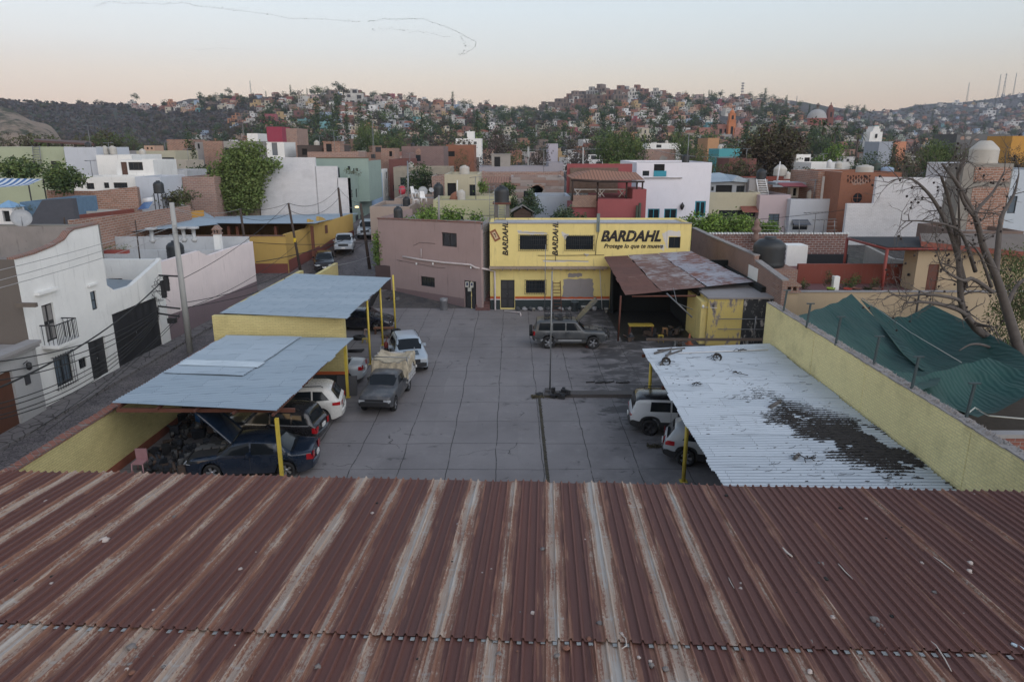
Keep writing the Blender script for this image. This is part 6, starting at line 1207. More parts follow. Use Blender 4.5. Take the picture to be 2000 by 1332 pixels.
tp=[U6(px,py)for px,py in((564,456),(600,446),(604,441),(604.5,428),(612,431),(620,438),(622,439),(622.5,423),(630,425),(640,431),(650,430),(688,418))];tp[0]=(0,tp[0][1]);tp[-1]=(L6,tp[-1][1]);z_=min(z for u,z in tp)-.02
facade(ow,P6,d6,L6,-.2,z_,[],OCH,top=tp)
mb=MB();mb.box(P5[0],cx_,Yo-.015,Yo-.002,-.2,D(530,515,Yo).z)
for a,b_,c_ in((563,620,0),(620,690,0)):pass
us=[U6(563,505)[0],U6(625,490)[0],U6(647,472)[0],L6];z6=[U6(563,506)[1],U6(620,483)[1],U6(660,462)[1]]
for i in range(3):mb.add([onp(P6,d6,us[i],-.2,.015),onp(P6,d6,us[i+1],-.2,.015),onp(P6,d6,us[i+1],z6[i]+(.35 if i<2 else .2),.015),onp(P6,d6,us[i],z6[i]-.1,.015)],[(0,1,2,3)])
mb.build('base_band',MRN,ow)
mb=MB();mb.box(P5[0],cx_,Yo-.04,Yo+.3,D(300,462,Yo).z,D(300,462,Yo).z+.08);mb.build('coping',plain('brown_coping',(.16,.09,.06),.9),ow)
u,z=U6(637,448);mb=MB();mb.add([onp(P6,d6,u+a,z+b_,.03)for a,b_ in((-.3,-.4),(.3,-.4),(.3,.4),(-.3,.4))],[(0,1,2,3)]);mb.build('niche',plain('niche_brown',(.12,.05,.03),.9),ow)
YW=88;wb_=thing('white_brick_house','tall stepped white painted brick side wall half covered by ivy','house');xa,xb=D(440,310,YW).x,D(683,348,YW).x;zb_=2
for l,r_,t_ in((500,615,308),(615.3,658,325),(658.3,683,348)):
 a,b_=D(l,t_,YW),D(r_,t_,YW);mb=MB();mb.box(a.x,b_.x,YW,YW+.4,zb_,a.z);mb.build('wall',BRW,wb_)
mb=MB();a,b_=D(430,345,YW),D(500,345,YW);mb.box(a.x,b_.x-.01,YW,YW+.4,zb_,a.z);mb.box(a.x,xb-.3,YW+.41,YW+9,zb_,D(600,352,YW).z);mb.build('wall',plaster('beige_old',(.30,.25,.19),amt=.6),wb_)
sg=thing('sage_house','sage green house with a curved roofline and small street windows','house');xs_=xb;SAG=plaster('sage_render',(.26,.335,.30),(.12,.15,.13),amt=.4)
P7=(xs_,YW+.0);L7=13;H7=lambda*a,**k:HO(P7,(0,1),*a,**k)
facade(sg,P7,(0,1),L7,1.5,FU(P7,(0,1),683,342)[1],[H7(686,371,689,387,nx=1,ft=.05),H7(695,369,698,386,nx=1,ft=.05),H7(705,368,708,386,nx=1,ft=.05),H7(715,367,718,384,nx=1,ft=.05),H7(695,420,702,446,'door',nx=1,nz=2),H7(704,418,712,444,'door',nx=1,nz=2)],SAG)
Yg=93;a,b_=D(615,309,Yg),D(719,315,Yg);mb=MB();mb.box(a.x,b_.x,Yg,Yg+.4,5,a.z);mb.box(b_.x-.3,b_.x,Yg+.4,Yg+9,5,a.z-.4);mb.build('wall',SAG,sg);mb=MB();mb.box(a.x-.1,b_.x+.1,Yg-.1,Yg+.5,a.z,a.z+.1);mb.build('coping',plain('brown_coping',(.16,.09,.06),.9),sg)
for l,t_,r_,b2 in((659,328,664,347),(679,325,684,331),(690,329,692,335),(696,329,699,335)):a,b_=D(l,t_,Yg),D(r_,b2,Yg);mb=MB();mb.box(a.x,b_.x,Yg-.03,Yg-.005,b_.z,a.z);mb.build('window',GLASS,sg)
bush('agave and dry shrubs on the sage house terrace',688,326,345,36,91,'olive',400,seed=9)
bh=thing('blue_house','light blue house with two maroon shutters along the street','house');P8=(xs_-.1,YW+13.05);H8=lambda*a,**k:HO(P8,(0,1),*a,**k)
facade(bh,P8,(0,1),9.6,1.5,FU(P8,(0,1),722,343)[1],[H8(724,366,733,387,nx=1,ft=.3,col='maroon',lab='maroon shuttered window'),H8(737,363,745,383,nx=1,ft=.3,col='maroon',lab='maroon shuttered window')],plaster('light_blue_render',(.36,.50,.70),amt=.35));z_=FU(P8,(0,1),722,343)[1];mb=MB();mb.box(P8[0]-9,P8[0]-.26,P8[1],P8[1]+9,2,z_-.3);mb.build('roof',BRK,bh)
wn_=thing('narrow_house','narrow white house squeezed between the blue and dark red houses','house');P9=(P8[0]-.1,P8[1]+9.65);H9=lambda*a,**k:HO(P9,(0,1),*a,**k);facade(wn_,P9,(0,1),4,1.5,FU(P9,(0,1),752,330)[1],[H9(753,336,757,349,nx=1),H9(754,367,757,383,nx=1)],PLW);mb=MB();mb.box(P9[0]-7,P9[0]-.26,P9[1],P9[1]+4,2,FU(P9,(0,1),752,330)[1]-.3);mb.build('roof',ROOFC,wn_)
house('house','dark red stained tower house closing the street',759,796,312,122,12,plaster('dried_blood_red',(.17,.07,.06),(.10,.06,.055),amt=1.1),[(768,362,774,374)],fr=False)
iv=thing('ivy','huge ivy and bougainvillea mass hanging over the white brick wall','ivy',(0,0,0));mb=MB();L=[]
for px,py,rx,ry in((480,300,20,20),(462,318,28,24),(440,350,27,36),(505,320,26,18),(478,350,36,44),(470,385,44,32),(432,385,18,32),(500,290,16,12),(520,330,14,12),(535,322,14,9),(498,345,20,26),(505,380,8,18)):
 p=D(px,py,87);L.append((p.x,86.6,p.z,rx*87/FP,1.1,ry*87/FP))
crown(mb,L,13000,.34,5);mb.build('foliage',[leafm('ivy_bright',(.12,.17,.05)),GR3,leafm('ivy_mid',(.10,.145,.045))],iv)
bush('leafy bright bush climbing the left end of the mauve house',738,425,520,26,58.5,'bright',2200,seed=3,sz=.16);bush('dense bright green tree crown behind the mauve house roof, left one',822,396,470,95,62,'bright',3800,seed=4,sz=.2);bush('bright green bush behind the mauve house roof, right one',880,403,470,60,63,'bright',2200,seed=5,sz=.2);bush('bright bush filling the gap between mauve and yellow buildings',938,412,500,50,64,'bright',2500,seed=6,sz=.2)
bush('low bright hedge behind the yellow workshop roof',1020,427,470,95,66,'bright',1800,seed=7,sz=.2);bush('dark blue green bush behind the yellow roof beside the red house',1118,402,460,80,64,'blue',2600,seed=8,sz=.22);bush('wide bright green tree crown right of the yellow workshop',1415,411,500,182,68,'bright',12000,seed=9,sz=.27);bush('right tip of the bright green hedge near the stone finial',1490,432,470,60,66,'bright',1600,seed=10,sz=.22)
# right side: terraces, nets, bare tree
BEI=plaster('beige_render',(.42,.33,.22),(.22,.18,.14),amt=.35);REDW=plaster('dark_red_render',(.26,.055,.045),amt=.5);REDP=plain('red_painted_steel',(.22,.04,.03),.6)
w=thing('brick_wall_side','tall bare brick wall stepping down toward the viewer beside the rusty bay roof','wall')
XB=16.0
def sidewall(par,pts,zb,x0,mat,th=.3,nm='wall'):
 P_=[]
 for px,py in pts:r=ray(px,py);t_=x0/r[0];P_.append(Vector((x0,r[1]*t_,HC+r[2]*t_)))
 mb=MB()
 for A,B in zip(P_,P_[1:]):mb.add([(x0,A.y,zb),(x0,B.y,zb),(x0,B.y,B.z),(x0,A.y,A.z),(x0+th,A.y,zb),(x0+th,B.y,zb),(x0+th,B.y,B.z),(x0+th,A.y,A.z)],[(0,1,2,3),(7,6,5,4),(3,2,6,7),(0,3,7,4),(1,5,6,2)])
 return mb.build(nm,mat,par),P_
BRS=brick('bay_brick',(.27,.14,.10),(.22,.12,.09),(.30,.27,.25),bw=.3,bh=.1,dirt=.5)
_,PA=sidewall(w,[(1352,446),(1386,462),(1474,500)],0,XB,BRS);_,PB=sidewall(w,[(1476,510),(1529,549)],0,XB,BRS)
mb=MB()
for P_ in(PA,PB):
 for A,B in zip(P_,P_[1:]):mb.add([(XB-.06,A.y,A.z),(XB-.06,B.y,B.z),(XB+.36,B.y,B.z),(XB+.36,A.y,A.z),(XB-.06,A.y,A.z+.08),(XB-.06,B.y,B.z+.08),(XB+.36,B.y,B.z+.08),(XB+.36,A.y,A.z+.08)],[(0,1,5,4),(4,5,6,7),(2,3,7,6),(3,0,4,7),(1,2,6,5)])
mb.build('coping',plaster('broken_mortar',(.27,.25,.24),amt=1.2),w)
mb=MB();A=D(1453,516,46.6);mb.box(XB-.02,XB-.003,45.7,47.6,3.1,4.25);mb.build('whitewash_patch',PLW,w)
tank('big black water tank on the brick wall behind the rusty bay roof',1505,462,520,62,47.5,TANKB)
mb=MB();mb.box(16.35,18.7,46,49.0,0,D(1500,520,47.5).z);mb.build('brick_plinth',BRS,label='brick plinth carrying the big black water tank',cat='plinth')
ch=thing('chimney','brick chimney cap shaped like a little house at the end of the beige wall','chimney',(0,0,0));a,b_=D(1522,572,42),D(1552,640,42);mb=MB();mb.box(a.x,b_.x,42,42.8,0,a.z);mb.build('pier',BEI,ch);mb=MB();mb.box(a.x-.15,b_.x+.12,41.9,42.9,a.z,a.z+.12)
for k in range(4):x=a.x+.06+(b_.x-a.x-.15)*k/3;mb.box(x-.06,x+.06,41.95,42.8,a.z+.12,a.z+.38)
mb.box(a.x-.15,b_.x+.12,41.9,42.9,a.z+.38,a.z+.46);xm=(a.x+b_.x)/2;mb.add([(a.x-.12,41.9,a.z+.46),(b_.x+.1,41.9,a.z+.46),(xm,41.9,a.z+.95),(a.x-.12,42.9,a.z+.46),(b_.x+.1,42.9,a.z+.46),(xm,42.9,a.z+.95)],[(0,1,2),(3,5,4),(0,2,5,3),(1,4,5,2)]);mb.build('cap',brick('cap_brick',(.3,.15,.1),(.25,.13,.09),(.3,.28,.26)),ch)
mb=MB();a=D(1552,571,44);b_=D(2010,575,44);mb.box(a.x,b_.x+3,44,44.25,-.1,a.z);bw=mb.build('beige_wall',BEI,label='long plain beige garden wall behind the green shade nets',cat='wall');mb=MB();mb.box(a.x-.05,b_.x+3,43.95,44.3,a.z,a.z+.07);mb.build('coping',CONC,bw)
tr=thing('roof_terrace','roof terrace with dark red parapet and purple floor beside the beige house','terrace',(0,0,0));zt_=2.9
mb=MB();mb.box(a.x,27.5,44.26,58,2.2,zt_-.15);mb.build('floor',plaster('red_tile_floor',(.16,.075,.075),amt=.5),tr);mb=MB();p,q=D(1560,516,48.5),D(1795,517,48.5);mb.box(p.x,q.x,48.5,48.75,1.5,p.z);mb.build('parapet',REDW,tr)
mb=MB();p,q=D(1548,505,53.3),D(1660,470,58);mb.box(p.x,D(1656,505,57).x,57,57.2,2,D(1600,497,57).z);mb.build('shade_cloth',plain('black_cloth',(.016,.018,.022),.9),tr)
pg=thing('pergola','red steel pergola frame with a stretched black shade roof over the terrace','pergola',(0,0,0));A,B,Cc,Dd=D(1733,487,45.5),D(1905,487,45.5),D(1880,466,51),D(1655,466,51)
mb=MB();mb.tube([Dd,A,B],.09,4)
for p in(A,Dd):mb.tube([(p.x,p.y,2.6),p],.10,4)
mb.build('frame',REDP,pg);mb=MB();mb.quad(A+Vector((0,0,.1)),B+Vector((0,0,.1)),Cc+Vector((0,0,.1)),Dd+Vector((0,0,.1)));mb.quad(A+Vector((0,0,.13)),B+Vector((0,0,.13)),Cc+Vector((0,0,.13)),Dd+Vector((0,0,.13)));mb.build('shade_roof',plain('black_cloth',(.016,.018,.022),.9),pg)
be=thing('beige_house','beige house with brown door and broad red trimmed roof slab at right','house',(0,0,0));Y=46;x0=D(1793,500,Y).x
facade(be,(x0,Y),(1,0),10,0,D(1793,490,Y).z,[HO((x0,Y),(1,0),1810,516,1832,574,'door',nx=1,nz=1,mat=plain('brown_red_door',(.12,.04,.025),.6),pm=plain('brown_red_door',(.12,.04,.025),.6))],BEI)
mb=MB();z_=D(1793,490,Y).z;mb.box(x0,x0+.25,Y+.25,Y+1.6,0,z_);mb.box(x0+.25,x0+10,Y+1.35,Y+1.6,0,z_);mb.build('wall',BEI,be);mb=MB();q4=[D(1800,472,45.6),D(2080,500,44.5),D(2080,458,50),D(1797,456,49)];mb.add([v-Vector((0,0,.32))for v in q4]+q4,[(0,1,5,4),(0,4,7,3),(2,3,7,6),(1,2,6,5),(0,3,2,1)]);mb.add([v+Vector((0,0,.004))for v in q4],[(0,1,2,3)],1);mb.build('roof',[plaster('red_trim',(.22,.07,.05),amt=.6),plaster('brown_roof_top',(.16,.13,.11),amt=1)],be)
mb=MB();q=D(1794,542,46);mb.lathe([(0,0),(.08,0),(.08,.15),(0,.2)],c=(x0-.1,46.6,q.z),n=8);mb.build('wall_lamp',BLACKM,be)
lw_=brick('red_white_brick',(.20,.09,.07),(.15,.075,.065),(.34,.31,.30),bw=.5,bh=.2,dirt=.6,ms=.03)
qwall('garden_wall','long old red brick wall with pale mortar and a dog tooth coping',[(1380,458,62),(1656,458,62)],lw_);mb=MB();a,b_=D(1380,458,62),D(1656,458,62);i=0;x=a.x
while x<b_.x:mb.box(x,x+.13,61.9,62.3,a.z,a.z+.14);x+=.26
mb.build('coping',PLW,bpy.data.objects['garden_wall'])
mb=MB();p=D(1477,470,61);mb.lathe([(0,-.5),(.35,-.5),(.3,0),(.18,.25),(.42,.5),(.42,.65),(.2,.9),(.28,1.1),(.2,1.3),(.05,1.5),(0,1.55)],c=(p.x,61.2,D(1477,462,61).z),n=10);mb.build('stone_finial',plaster('red_stone',(.20,.13,.11)),label='stone finial standing on the long brick wall before the hedge',cat='finial')
qwall('low_wall','curved grey white low wall behind the red pergola',[(1690,480,58),(1740,505,54),(1795,512,52)],plaster('old_white',(.28,.27,.25),(.08,.08,.07),amt=1.2))
mb=MB();a,b_=D(1538,480,56),D(1577,497,56);mb.box(a.x,b_.x,56,57.5,2,a.z);mb.build('white_box',PLW,label='white service box on the terrace behind the black tank',cat='box')
for i,(px,pt,pb,wd,k,lb)in enumerate(((1575,540,572,22,'olive','yellow leaved potted plant by the terrace brick steps'),(1656,546,566,26,'green','round green potted shrub in a red pot'),(1622,528,560,18,'olive','thin wispy plant by the white box'),(1672,534,562,22,'green','taller green potted shrub on the terrace'),(1712,538,566,16,'olive','olive small potted tree by the red post'),(1698,560,570,24,'dark','low dark plant between two pots'))):bush(lb,px,pt,pb,wd,45.6+(i%2)*.7,k,260,seed=40+i,sz=.09)
for i,(px,py,c,lb)in enumerate(((1655,571,(.30,.035,.02),'red plant pot at the terrace edge'),(1622,570,(.25,.35,.05),'lime green basin on the terrace edge'),(1672,570,(.15,.06,.04),'brown clay pot on the terrace'),(1711,571,(.13,.06,.04),'small clay pot near the red post'))):
 p=D(px,py,45);mb=MB();mb.lathe([(0,0),(.16,0),(.26,.36),(.28,.36),(.26,.30),(0,.28)],n=12);mb.build('plant_pot',plain('pot_'+str(i),c,.6),label=lb,cat='plant pot',loc=(p.x,45,p.z-.1))
p=D(1632,560,45.2);mb=MB();mb.box(p.x-.18,p.x+.18,45.1,45.5,2.7,D(1632,540,45.2).z);mb.build('white_post',PLW,label='white concrete stub post beside the lime basin',cat='post')
m,nt,b,oc=newmat('green_net');n1=noi(nt,oc,.6,5);n2=nd(nt,'ShaderNodeTexWave',{'Vector':oc,'Scale':1.2,'Distortion':5.0,'Detail':2}).outputs[1];fin(nt,b,mixc(nt,n1,(.002,.028,.024),(.005,.066,.055)),.7,n2,.06,.5)
def net(label,rows,seed,nu=20,nv=16,sag=.8):
 R_=[[G(px,py,z)for px,py,z in r]for r in rows];mb=MB()
 def lin(a,t):t*=len(a)-1;i=min(int(t),len(a)-2);return a[i].lerp(a[i+1],t-i)
 for j in range(nv+1):
  v=j/nv
  for i in range(nu+1):
   p=lin([lin(r,i/nu)for r in R_],v);w_=sin(pi*i/nu)*sin(pi*v);mb.v.append((p.x,p.y,p.z-sag*w_+.19*noise.noise(Vector((p.x*1.5,p.y*.6,seed)))*min(1,w_*3)+.035*sin(i*1.3+seed)*(1-v)*min(1,i/3)*min(1,(nu-i)/3)))
 for j in range(nv):
  for i in range(nu):a=j*(nu+1)+i;mb.f.append([a,a+1,a+nu+2,a+nu+1]);mb.m.append(0);mb.sm.append(True)
 return mb.build('shade_net',MATS['green_net'],label=label,cat='shade net',group='green shade nets')
net('green shade net rising to a peak at the beige wall, nearest the yellow wall',[[(1555,618,4.6),(1600,603,3.9),(1640,588,3.5),(1663,574,3.3)],[(1640,672,4.7),(1680,655,4.1),(1715,640,3.6),(1700,612,3.0)],[(1720,722,4.7),(1750,710,4.0),(1765,695,3.4),(1748,655,2.8)],[(1790,765,4.7),(1830,752,4.0),(1838,738,3.4),(1820,722,2.9)]],1)
net('wide green shade net stretched to the right beneath the bare tree',[[(1680,584,3.2),(1742,620,2.6),(1775,618,2.6),(1816,594,3.1)],[(1715,628,2.9),(1790,660,2.4),(1850,655,2.5),(1900,634,3.0)],[(1762,690,3.0),(1830,705,2.5),(1900,700,2.6),(1990,685,3.0)],[(1800,722,3.1),(1862,745,2.6),(1930,740,2.7),(2040,735,3.0)]],2)
net('low rumpled green shade net spread over the bottom of the garden at right',[[(1740,722,4.5),(1800,735,3.6),(1880,712,3.3),(1932,698,3.2)],[(1800,765,4.5),(1850,760,3.3),(1930,735,3.0),(2010,730,3.0)],[(1855,795,4.5),(1890,790,3.2),(1940,782,2.9),(2030,760,2.9)],[(1910,815,4.5),(1925,808,3.6),(1932,808,3.4),(1945,806,3.4)]],3,sag=.45)
mb=MB();mb.tube([G(1683,582,3.3),G(1780,650,2.9),G(1878,708,3.1)],.02,4);mb.build('rope',plain('pale_rope',(.35,.36,.33),.9),label='pale taut rope crossing the wide green net',cat='rope')
mb=MB();mb.tube([G(1884,812,4.7),G(1904,796,4.5),G(1910,800,4.2),G(1932,812,4.3),G(2000,818,4.0)],.025,4);mb.build('rope',plain('pale_rope',(.35,.36,.33),.9),label='loose pale rope at the lower end of the nets',cat='rope')
for i,(px,pt,pb)in enumerate(((1530,568,608),(1575,594,638),(1632,620,672),(1706,658,712),(1780,698,760),(1887,750,815))):
 p=G(px,pb,4.8);top=D(px+8,pt,p.y);t=thing('net_pole',('first','second','third','fourth','fifth','sixth')[i]+' green steel net pole on the yellow wall counting from the far end','pole',(p.x,p.y,4.75),0,'net poles on the yellow wall');mb=MB();mb.box(-.032,.032,-.032,.032,0,top.z-4.75,M=Matrix.Rotation(R(4),4,'Y'));mb.build('shaft',plain('dark_green_steel',(.03,.05,.055),.5),t);mb=MB();x_=sin(R(4))*(top.z-4.75);mb.box(-.16+x_,.16+x_,-.03,.03,top.z-4.75,top.z-4.71);mb.build('crossbar',plain('dark_green_steel',(.03,.05,.055),.5),t)
mast('dark pole holding the wide net at the beige wall',(D(1785,640,43.6).x,43.6,0),(D(1793,568,43.6).x+.1,43.6,D(1793,568,43.6).z),.08,BLACKM)
mb=MB();mb.box(16.6,30,24,43.9,.02,.04);mb.build('garden_soil',plain('garden_soil',(.05,.04,.03),.95,var=.5),kind='structure')
GBARK=plain('grey_bark',(.095,.082,.075),.95,var=.4,sc=5);bt=thing('bare_tree','large leafless grey tree with round seed pods reaching over the nets at right','tree',(0,0,0));mb=MB();TW=[]
def limb(pts,r0,r1):
 P_=[D(px,py,Y)for px,py,Y in pts];S_=[]
 for i in range(len(P_)-1):
  p0,p1,p2,p3=P_[max(i-1,0)],P_[i],P_[i+1],P_[min(i+2,len(P_)-1)]
  for k in range(5):t=k/5;S_.append(.5*((2*p1)+(p2-p0)*t+(2*p0-5*p1+4*p2-p3)*t*t+(3*p1-p0-3*p2+p3)*t**3))
 S_.append(P_[-1]);n=len(S_);rs=[r0+(r1-r0)*i/(n-1)for i in range(n)];mb.tube(S_,rs,8);TW.append((S_,rs))
limb([(1998,860,33),(1990,760,33.5),(1975,720,34),(1940,668,34),(1905,640,34),(1880,600,33.6),(1874,540,33.2),(1868,460,33),(1850,380,32.5),(1838,345,32)],.30,.05)
limb([(2010,760,33),(1992,690,33.4),(1965,600,33.6),(1945,540,33.4),(1920,480,33),(1905,425,32.6),(1870,360,32),(1840,320,31.5)],.28,.05)
limb([(1945,540,33.4),(1952,450,33.8),(1958,420,34),(1980,380,34.4),(1990,340,34.6)],.15,.03)
limb([(1920,470,33),(1905,420,33.6),(1940,375,34),(1962,335,34.2)],.12,.03)
limb([(1885,560,33.6),(1862,470,33),(1840,420,32.4),(1815,380,31.8),(1780,350,31.2),(1745,352,31)],.14,.02)
limb([(1905,530,33.4),(1880,460,32.6),(1850,440,32),(1800,432,31.5),(1765,432,31.2)],.10,.02)
limb([(1938,570,33.4),(1900,545,32.6),(1880,548,32.2),(1845,528,31.8),(1833,504,31.6)],.11,.03)
limb([(1905,640,34),(1880,610,33),(1838,595,32.4),(1800,590,32),(1766,592,31.7)],.14,.035)
limb([(1880,605,33),(1870,585,32.5),(1810,575,32),(1772,578,31.6),(1742,576,31.3)],.10,.03)
limb([(1975,715,33.6),(1935,680,32.8),(1900,672,32.3),(1873,685,32)],.10,.025)
limb([(1905,425,32.6),(1880,390,32.2),(1872,340,32),(1890,310,32)],.10,.02);limb([(1874,480,33),(1873,420,33),(1872,380,33),(1868,352,33)],.07,.02)
limb([(1965,600,33.6),(1985,560,34),(2010,540,34.5)],.12,.05);limb([(1936,560,33.2),(1915,500,32.4),(1890,470,31.8)],.09,.02)
mb.build('trunk',GBARK,bt);rr=random.Random(17);mb=MB();pods=MB()
def twig(p,d,L_,r,dep):
 q=p+d*L_*.5+Vector((rr.gauss(0,.05),rr.gauss(0,.05),rr.gauss(0,.05)))*L_*2;e=q+(d+Vector((rr.gauss(0,.3),rr.gauss(0,.2),rr.gauss(0,.3))))*L_*.5
 mb.tube([p,q,e],[r,r*.75,r*.4],4,cap=False)
 if dep>0:
  for s_ in(q,e,e):twig(s_,(d+Vector((rr.gauss(0,.7),rr.gauss(0,.5),rr.gauss(0,.7)))).normalized(),L_*.62,r*.55,dep-1)
 elif rr.random()<.11:pods.blob((e.x,e.y,e.z-.09),.058,seed=int(rr.random()*99),n=6,rough=.1)
for S_,rs in TW:
 n=len(S_)
 for i in range(int(n*.45),n):
  if S_[i].z<3.5:continue
  if rr.random()<.75:d=(S_[i]-S_[i-1]).normalized();twig(S_[i],(d*.6+Vector((rr.gauss(0,.6),rr.gauss(0,.5),rr.gauss(0,.6)))).normalized(),rr.uniform(.5,1.0),max(.024,rs[i]*.35),2)
mb.build('twigs',GBARK,bt);o=pods.build('seed_pods',plain('dark_pod',(.03,.022,.02),.9),bt);o['kind']='stuff'
t=thing('tree','drooping olive green feathery tree at the right edge behind the bare tree','tree',(0,0,0));mb=MB();L=[]
for px,py,rx,ry in((1985,520,50,50),(2010,600,60,60),(1975,590,34,50),(1990,690,40,50),(1950,640,18,40),(2010,720,60,60)):p=D(px,py,38);L.append((p.x,p.y,p.z,rx*38/FP,1.5,ry*38/FP))
crown(mb,L,9000,.16,8,droop=.5,thin=.8);mb.build('crown',[leafm('leaf_olive_green',(.06,.07,.03)),GR1,leafm('leaf_dull',(.08,.085,.045))],t);mb=MB();p=D(2010,700,38.5);mb.tube([(p.x,38.5,-.2),(p.x-.3,38.5,4),(p.x,38.5,8)],[.3,.2,.08],7);mb.build('trunk',BARK,t)
# houses behind the yard, centre and right
PW2=plaster('lilac_white_render',(.68,.68,.74),(.25,.25,.27),amt=.25);PCR=plaster('cream_render',(.42,.39,.29),(.2,.18,.14),amt=.4);PRD=plaster('raspberry_render',(.27,.075,.08),(.16,.06,.06),amt=.45)
house('villa','large plain white villa with teal framed windows and a roof recess',1244,1391,318,78,12,PW2,[(1265,408,1288,431,'win',{'col':'teal','nx':2,'ft':.1}),(1297,408,1322,431,'win',{'col':'teal','nx':2,'ft':.1}),(1357,393,1378,424,'win',{'col':'teal','nx':2,'ft':.14}),(1277,321,1298,345,'void'),(1255,334,1268,344,'win',{'nx':1})],cat='villa',pr=.2)
vp=bpy.data.objects['villa']
mb=MB();a=D(1277,334,78);b_=D(1301,345,78);mb.box(a.x,b_.x,77.93,77.99,b_.z,a.z);o=mb.build('balcony_panel',FRM['teal'],vp);o.location=(-vp.location.x,-vp.location.y,-vp.location.z)
mb=MB();a=D(1258,347,78);b_=D(1332,348.5,78);mb.box(a.x,b_.x,77.85,77.997,b_.z,a.z);o=mb.build('ledge',CONC,vp);o.location=(-vp.location.x,-vp.location.y,-vp.location.z)
mb=MB();p=D(1332,404,77.9);mb.lathe([(0,-.4),(.15,-.2),(.25,.1),(.06,.4),(0,.5)],c=(p.x,77.8,p.z),n=8);mb.build('wall_lantern',BLACKM,label='black star shaped lantern on the white villa wall',cat='lantern')
rh=thing('terrace_house','raspberry red house with a clay tiled roof over an open upper terrace','house',(0,0,0));Y=68
a,b_=D(1168,389,Y),D(1260,430,Y);mb=MB();mb.box(a.x,b_.x,Y,Y+9,1.5,a.z);a2=D(1118,405,Y+1.2);mb.box(a2.x,a.x-.003,Y+1.2,Y+9,1.5,D(1140,384,Y+1.2).z-.9);mb.build('wall',PRD,rh)
mb=MB();c_=D(1118,381,Y+1.2);d_=D(1160,381,Y+.9);zt2=c_.z;mb.box(c_.x,a.x-.006,Y+1.0,Y+1.19,zt2-1.15,zt2);mb.build('brick_rail',brick('pink_rail_brick',(.36,.24,.19),(.30,.20,.16),(.2,.14,.12),bw=.25,bh=.12),rh)
mb=MB();mb.box(b_.x-1.3,b_.x-.001,Y-.002,Y+4,a.z+.001,D(1250,370,Y).z);mb.build('upper_wall',PRD,rh);mb=MB();mb.box(c_.x,b_.x,Y+8.7,Y+9,a.z,a.z+3);mb.build('upper_wall',PRD,rh)
R1,R2,R3,R4=D(1116,349,Y+.6),D(1157,332,Y+3),D(1172,352,Y-.3),D(1259,352,Y-.3);R5=D(1242,337,Y+3.5)
TIL=None;m,nt,b,oc=newmat('clay_tiles');s=nd(nt,'ShaderNodeSeparateXYZ',{0:oc});wv=mth(nt,'FRACT',mth(nt,'MULTIPLY',s.outputs[0],3.2));ab=mth(nt,'ABSOLUTE',mth(nt,'SUBTRACT',wv,.5));rw_=mth(nt,'FRACT',mth(nt,'MULTIPLY',s.outputs[1],2.4));n1=noi(nt,oc,2,6)
cc=mixc(nt,n1,(.34,.16,.10),(.24,.13,.09));cc=mixc(nt,mth(nt,'MULTIPLY',sstep(nt,ab,.32,.5),.8),cc,(.06,.03,.02));cc=mixc(nt,mth(nt,'MULTIPLY',sstep(nt,rw_,.8,1.0),.5),cc,(.1,.05,.035));fin(nt,b,cc,.9,ab,.06,.8)
mb=MB();mb.add([R3,R4,R5,R2,R1,R2+Vector((-1.2,3.4,-.3)),R4+Vector((0,8,-.4)),R1+Vector((0,7,0))],[(0,1,2,3),(4,0,3),(4,3,5,7),(2,1,6),(3,2,6,5)]);mb.build('roof',MATS['clay_tiles'],rh)
mb=MB()
for px,py in((1119,352),(1168,354),(1225,354),(1245,354),(1256,354)):p=D(px,py,Y+.1);mb.tube([(p.x,Y+.3,a.z-.2),(p.x,Y+.3,p.z-.1)],.09,6)
mb.tube([R3-Vector((0,0,.15)),R4-Vector((0,0,.15))],.09,4);mb.tube([R1-Vector((0,0,.15)),R3-Vector((0,0,.15))],.09,4);mb.build('post',plain('dark_timber',(.035,.022,.018),.8),rh)
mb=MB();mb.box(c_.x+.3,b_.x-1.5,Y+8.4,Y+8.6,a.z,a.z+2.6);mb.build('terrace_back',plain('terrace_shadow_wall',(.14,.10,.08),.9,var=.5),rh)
t=thing('table','white terrace table with cross legs under the tiled roof','table',(D(1148,375,Y+2.6).x,Y+2.6,a.z));mb=MB();mb.box(-1.3,1.3,-.4,.4,.7,.78);mb.build('top',WHITEP,t)
for s_ in(-1,1):mb=MB();mb.tube([(s_-.3,0,0),(s_+.3,0,.7)],.05,4);mb.tube([(s_+.3,0,0),(s_-.3,0,.7)],.05,4);mb.build('leg',WHITEP,t)
t=dup(t,loc=(D(1195,375,Y+2.6).x,Y+2.6,a.z),label='second white terrace table right of the timber post under the tiled roof')
mb=MB();p=D(1247,415,Y-.4)
for dx in(-.15,.1):mb.tube([(p.x+dx,Y-.4,1.5),(p.x+dx,Y-.4,D(1247,398,Y).z+dx)],[.16,.12],7)
mb.build('cactus',leafm('cactus_green',(.05,.06,.045)),label='tall columnar cactus against the raspberry house',cat='cactus')
house('house','cream house with a long window and small red awning left of the pink wall',1384,1485,376,80,9,PCR,[(1404,411,1477,424,'win',{'nx':6})]);mb=MB();a,b_=D(1448,407,79.5),D(1480,411,79.3);mb.add([(a.x,80,a.z+.2),(b_.x,80,a.z+.2),(b_.x,78.8,b_.z-.2),(a.x,78.8,b_.z-.2)],[(0,1,2,3)]);mb.build('awning',plain('brick_red_awning',(.2,.07,.05),.8),label='small brick red awning over the long cream window',cat='awning')
house('house','pale pink wall house between cream and white facades',1485,1545,381,79,9,plaster('pale_pink_render',(.46,.38,.40),amt=.3),[(1500,418,1521,458,'win',{'nx':2,'nz':3,'pale':1})])
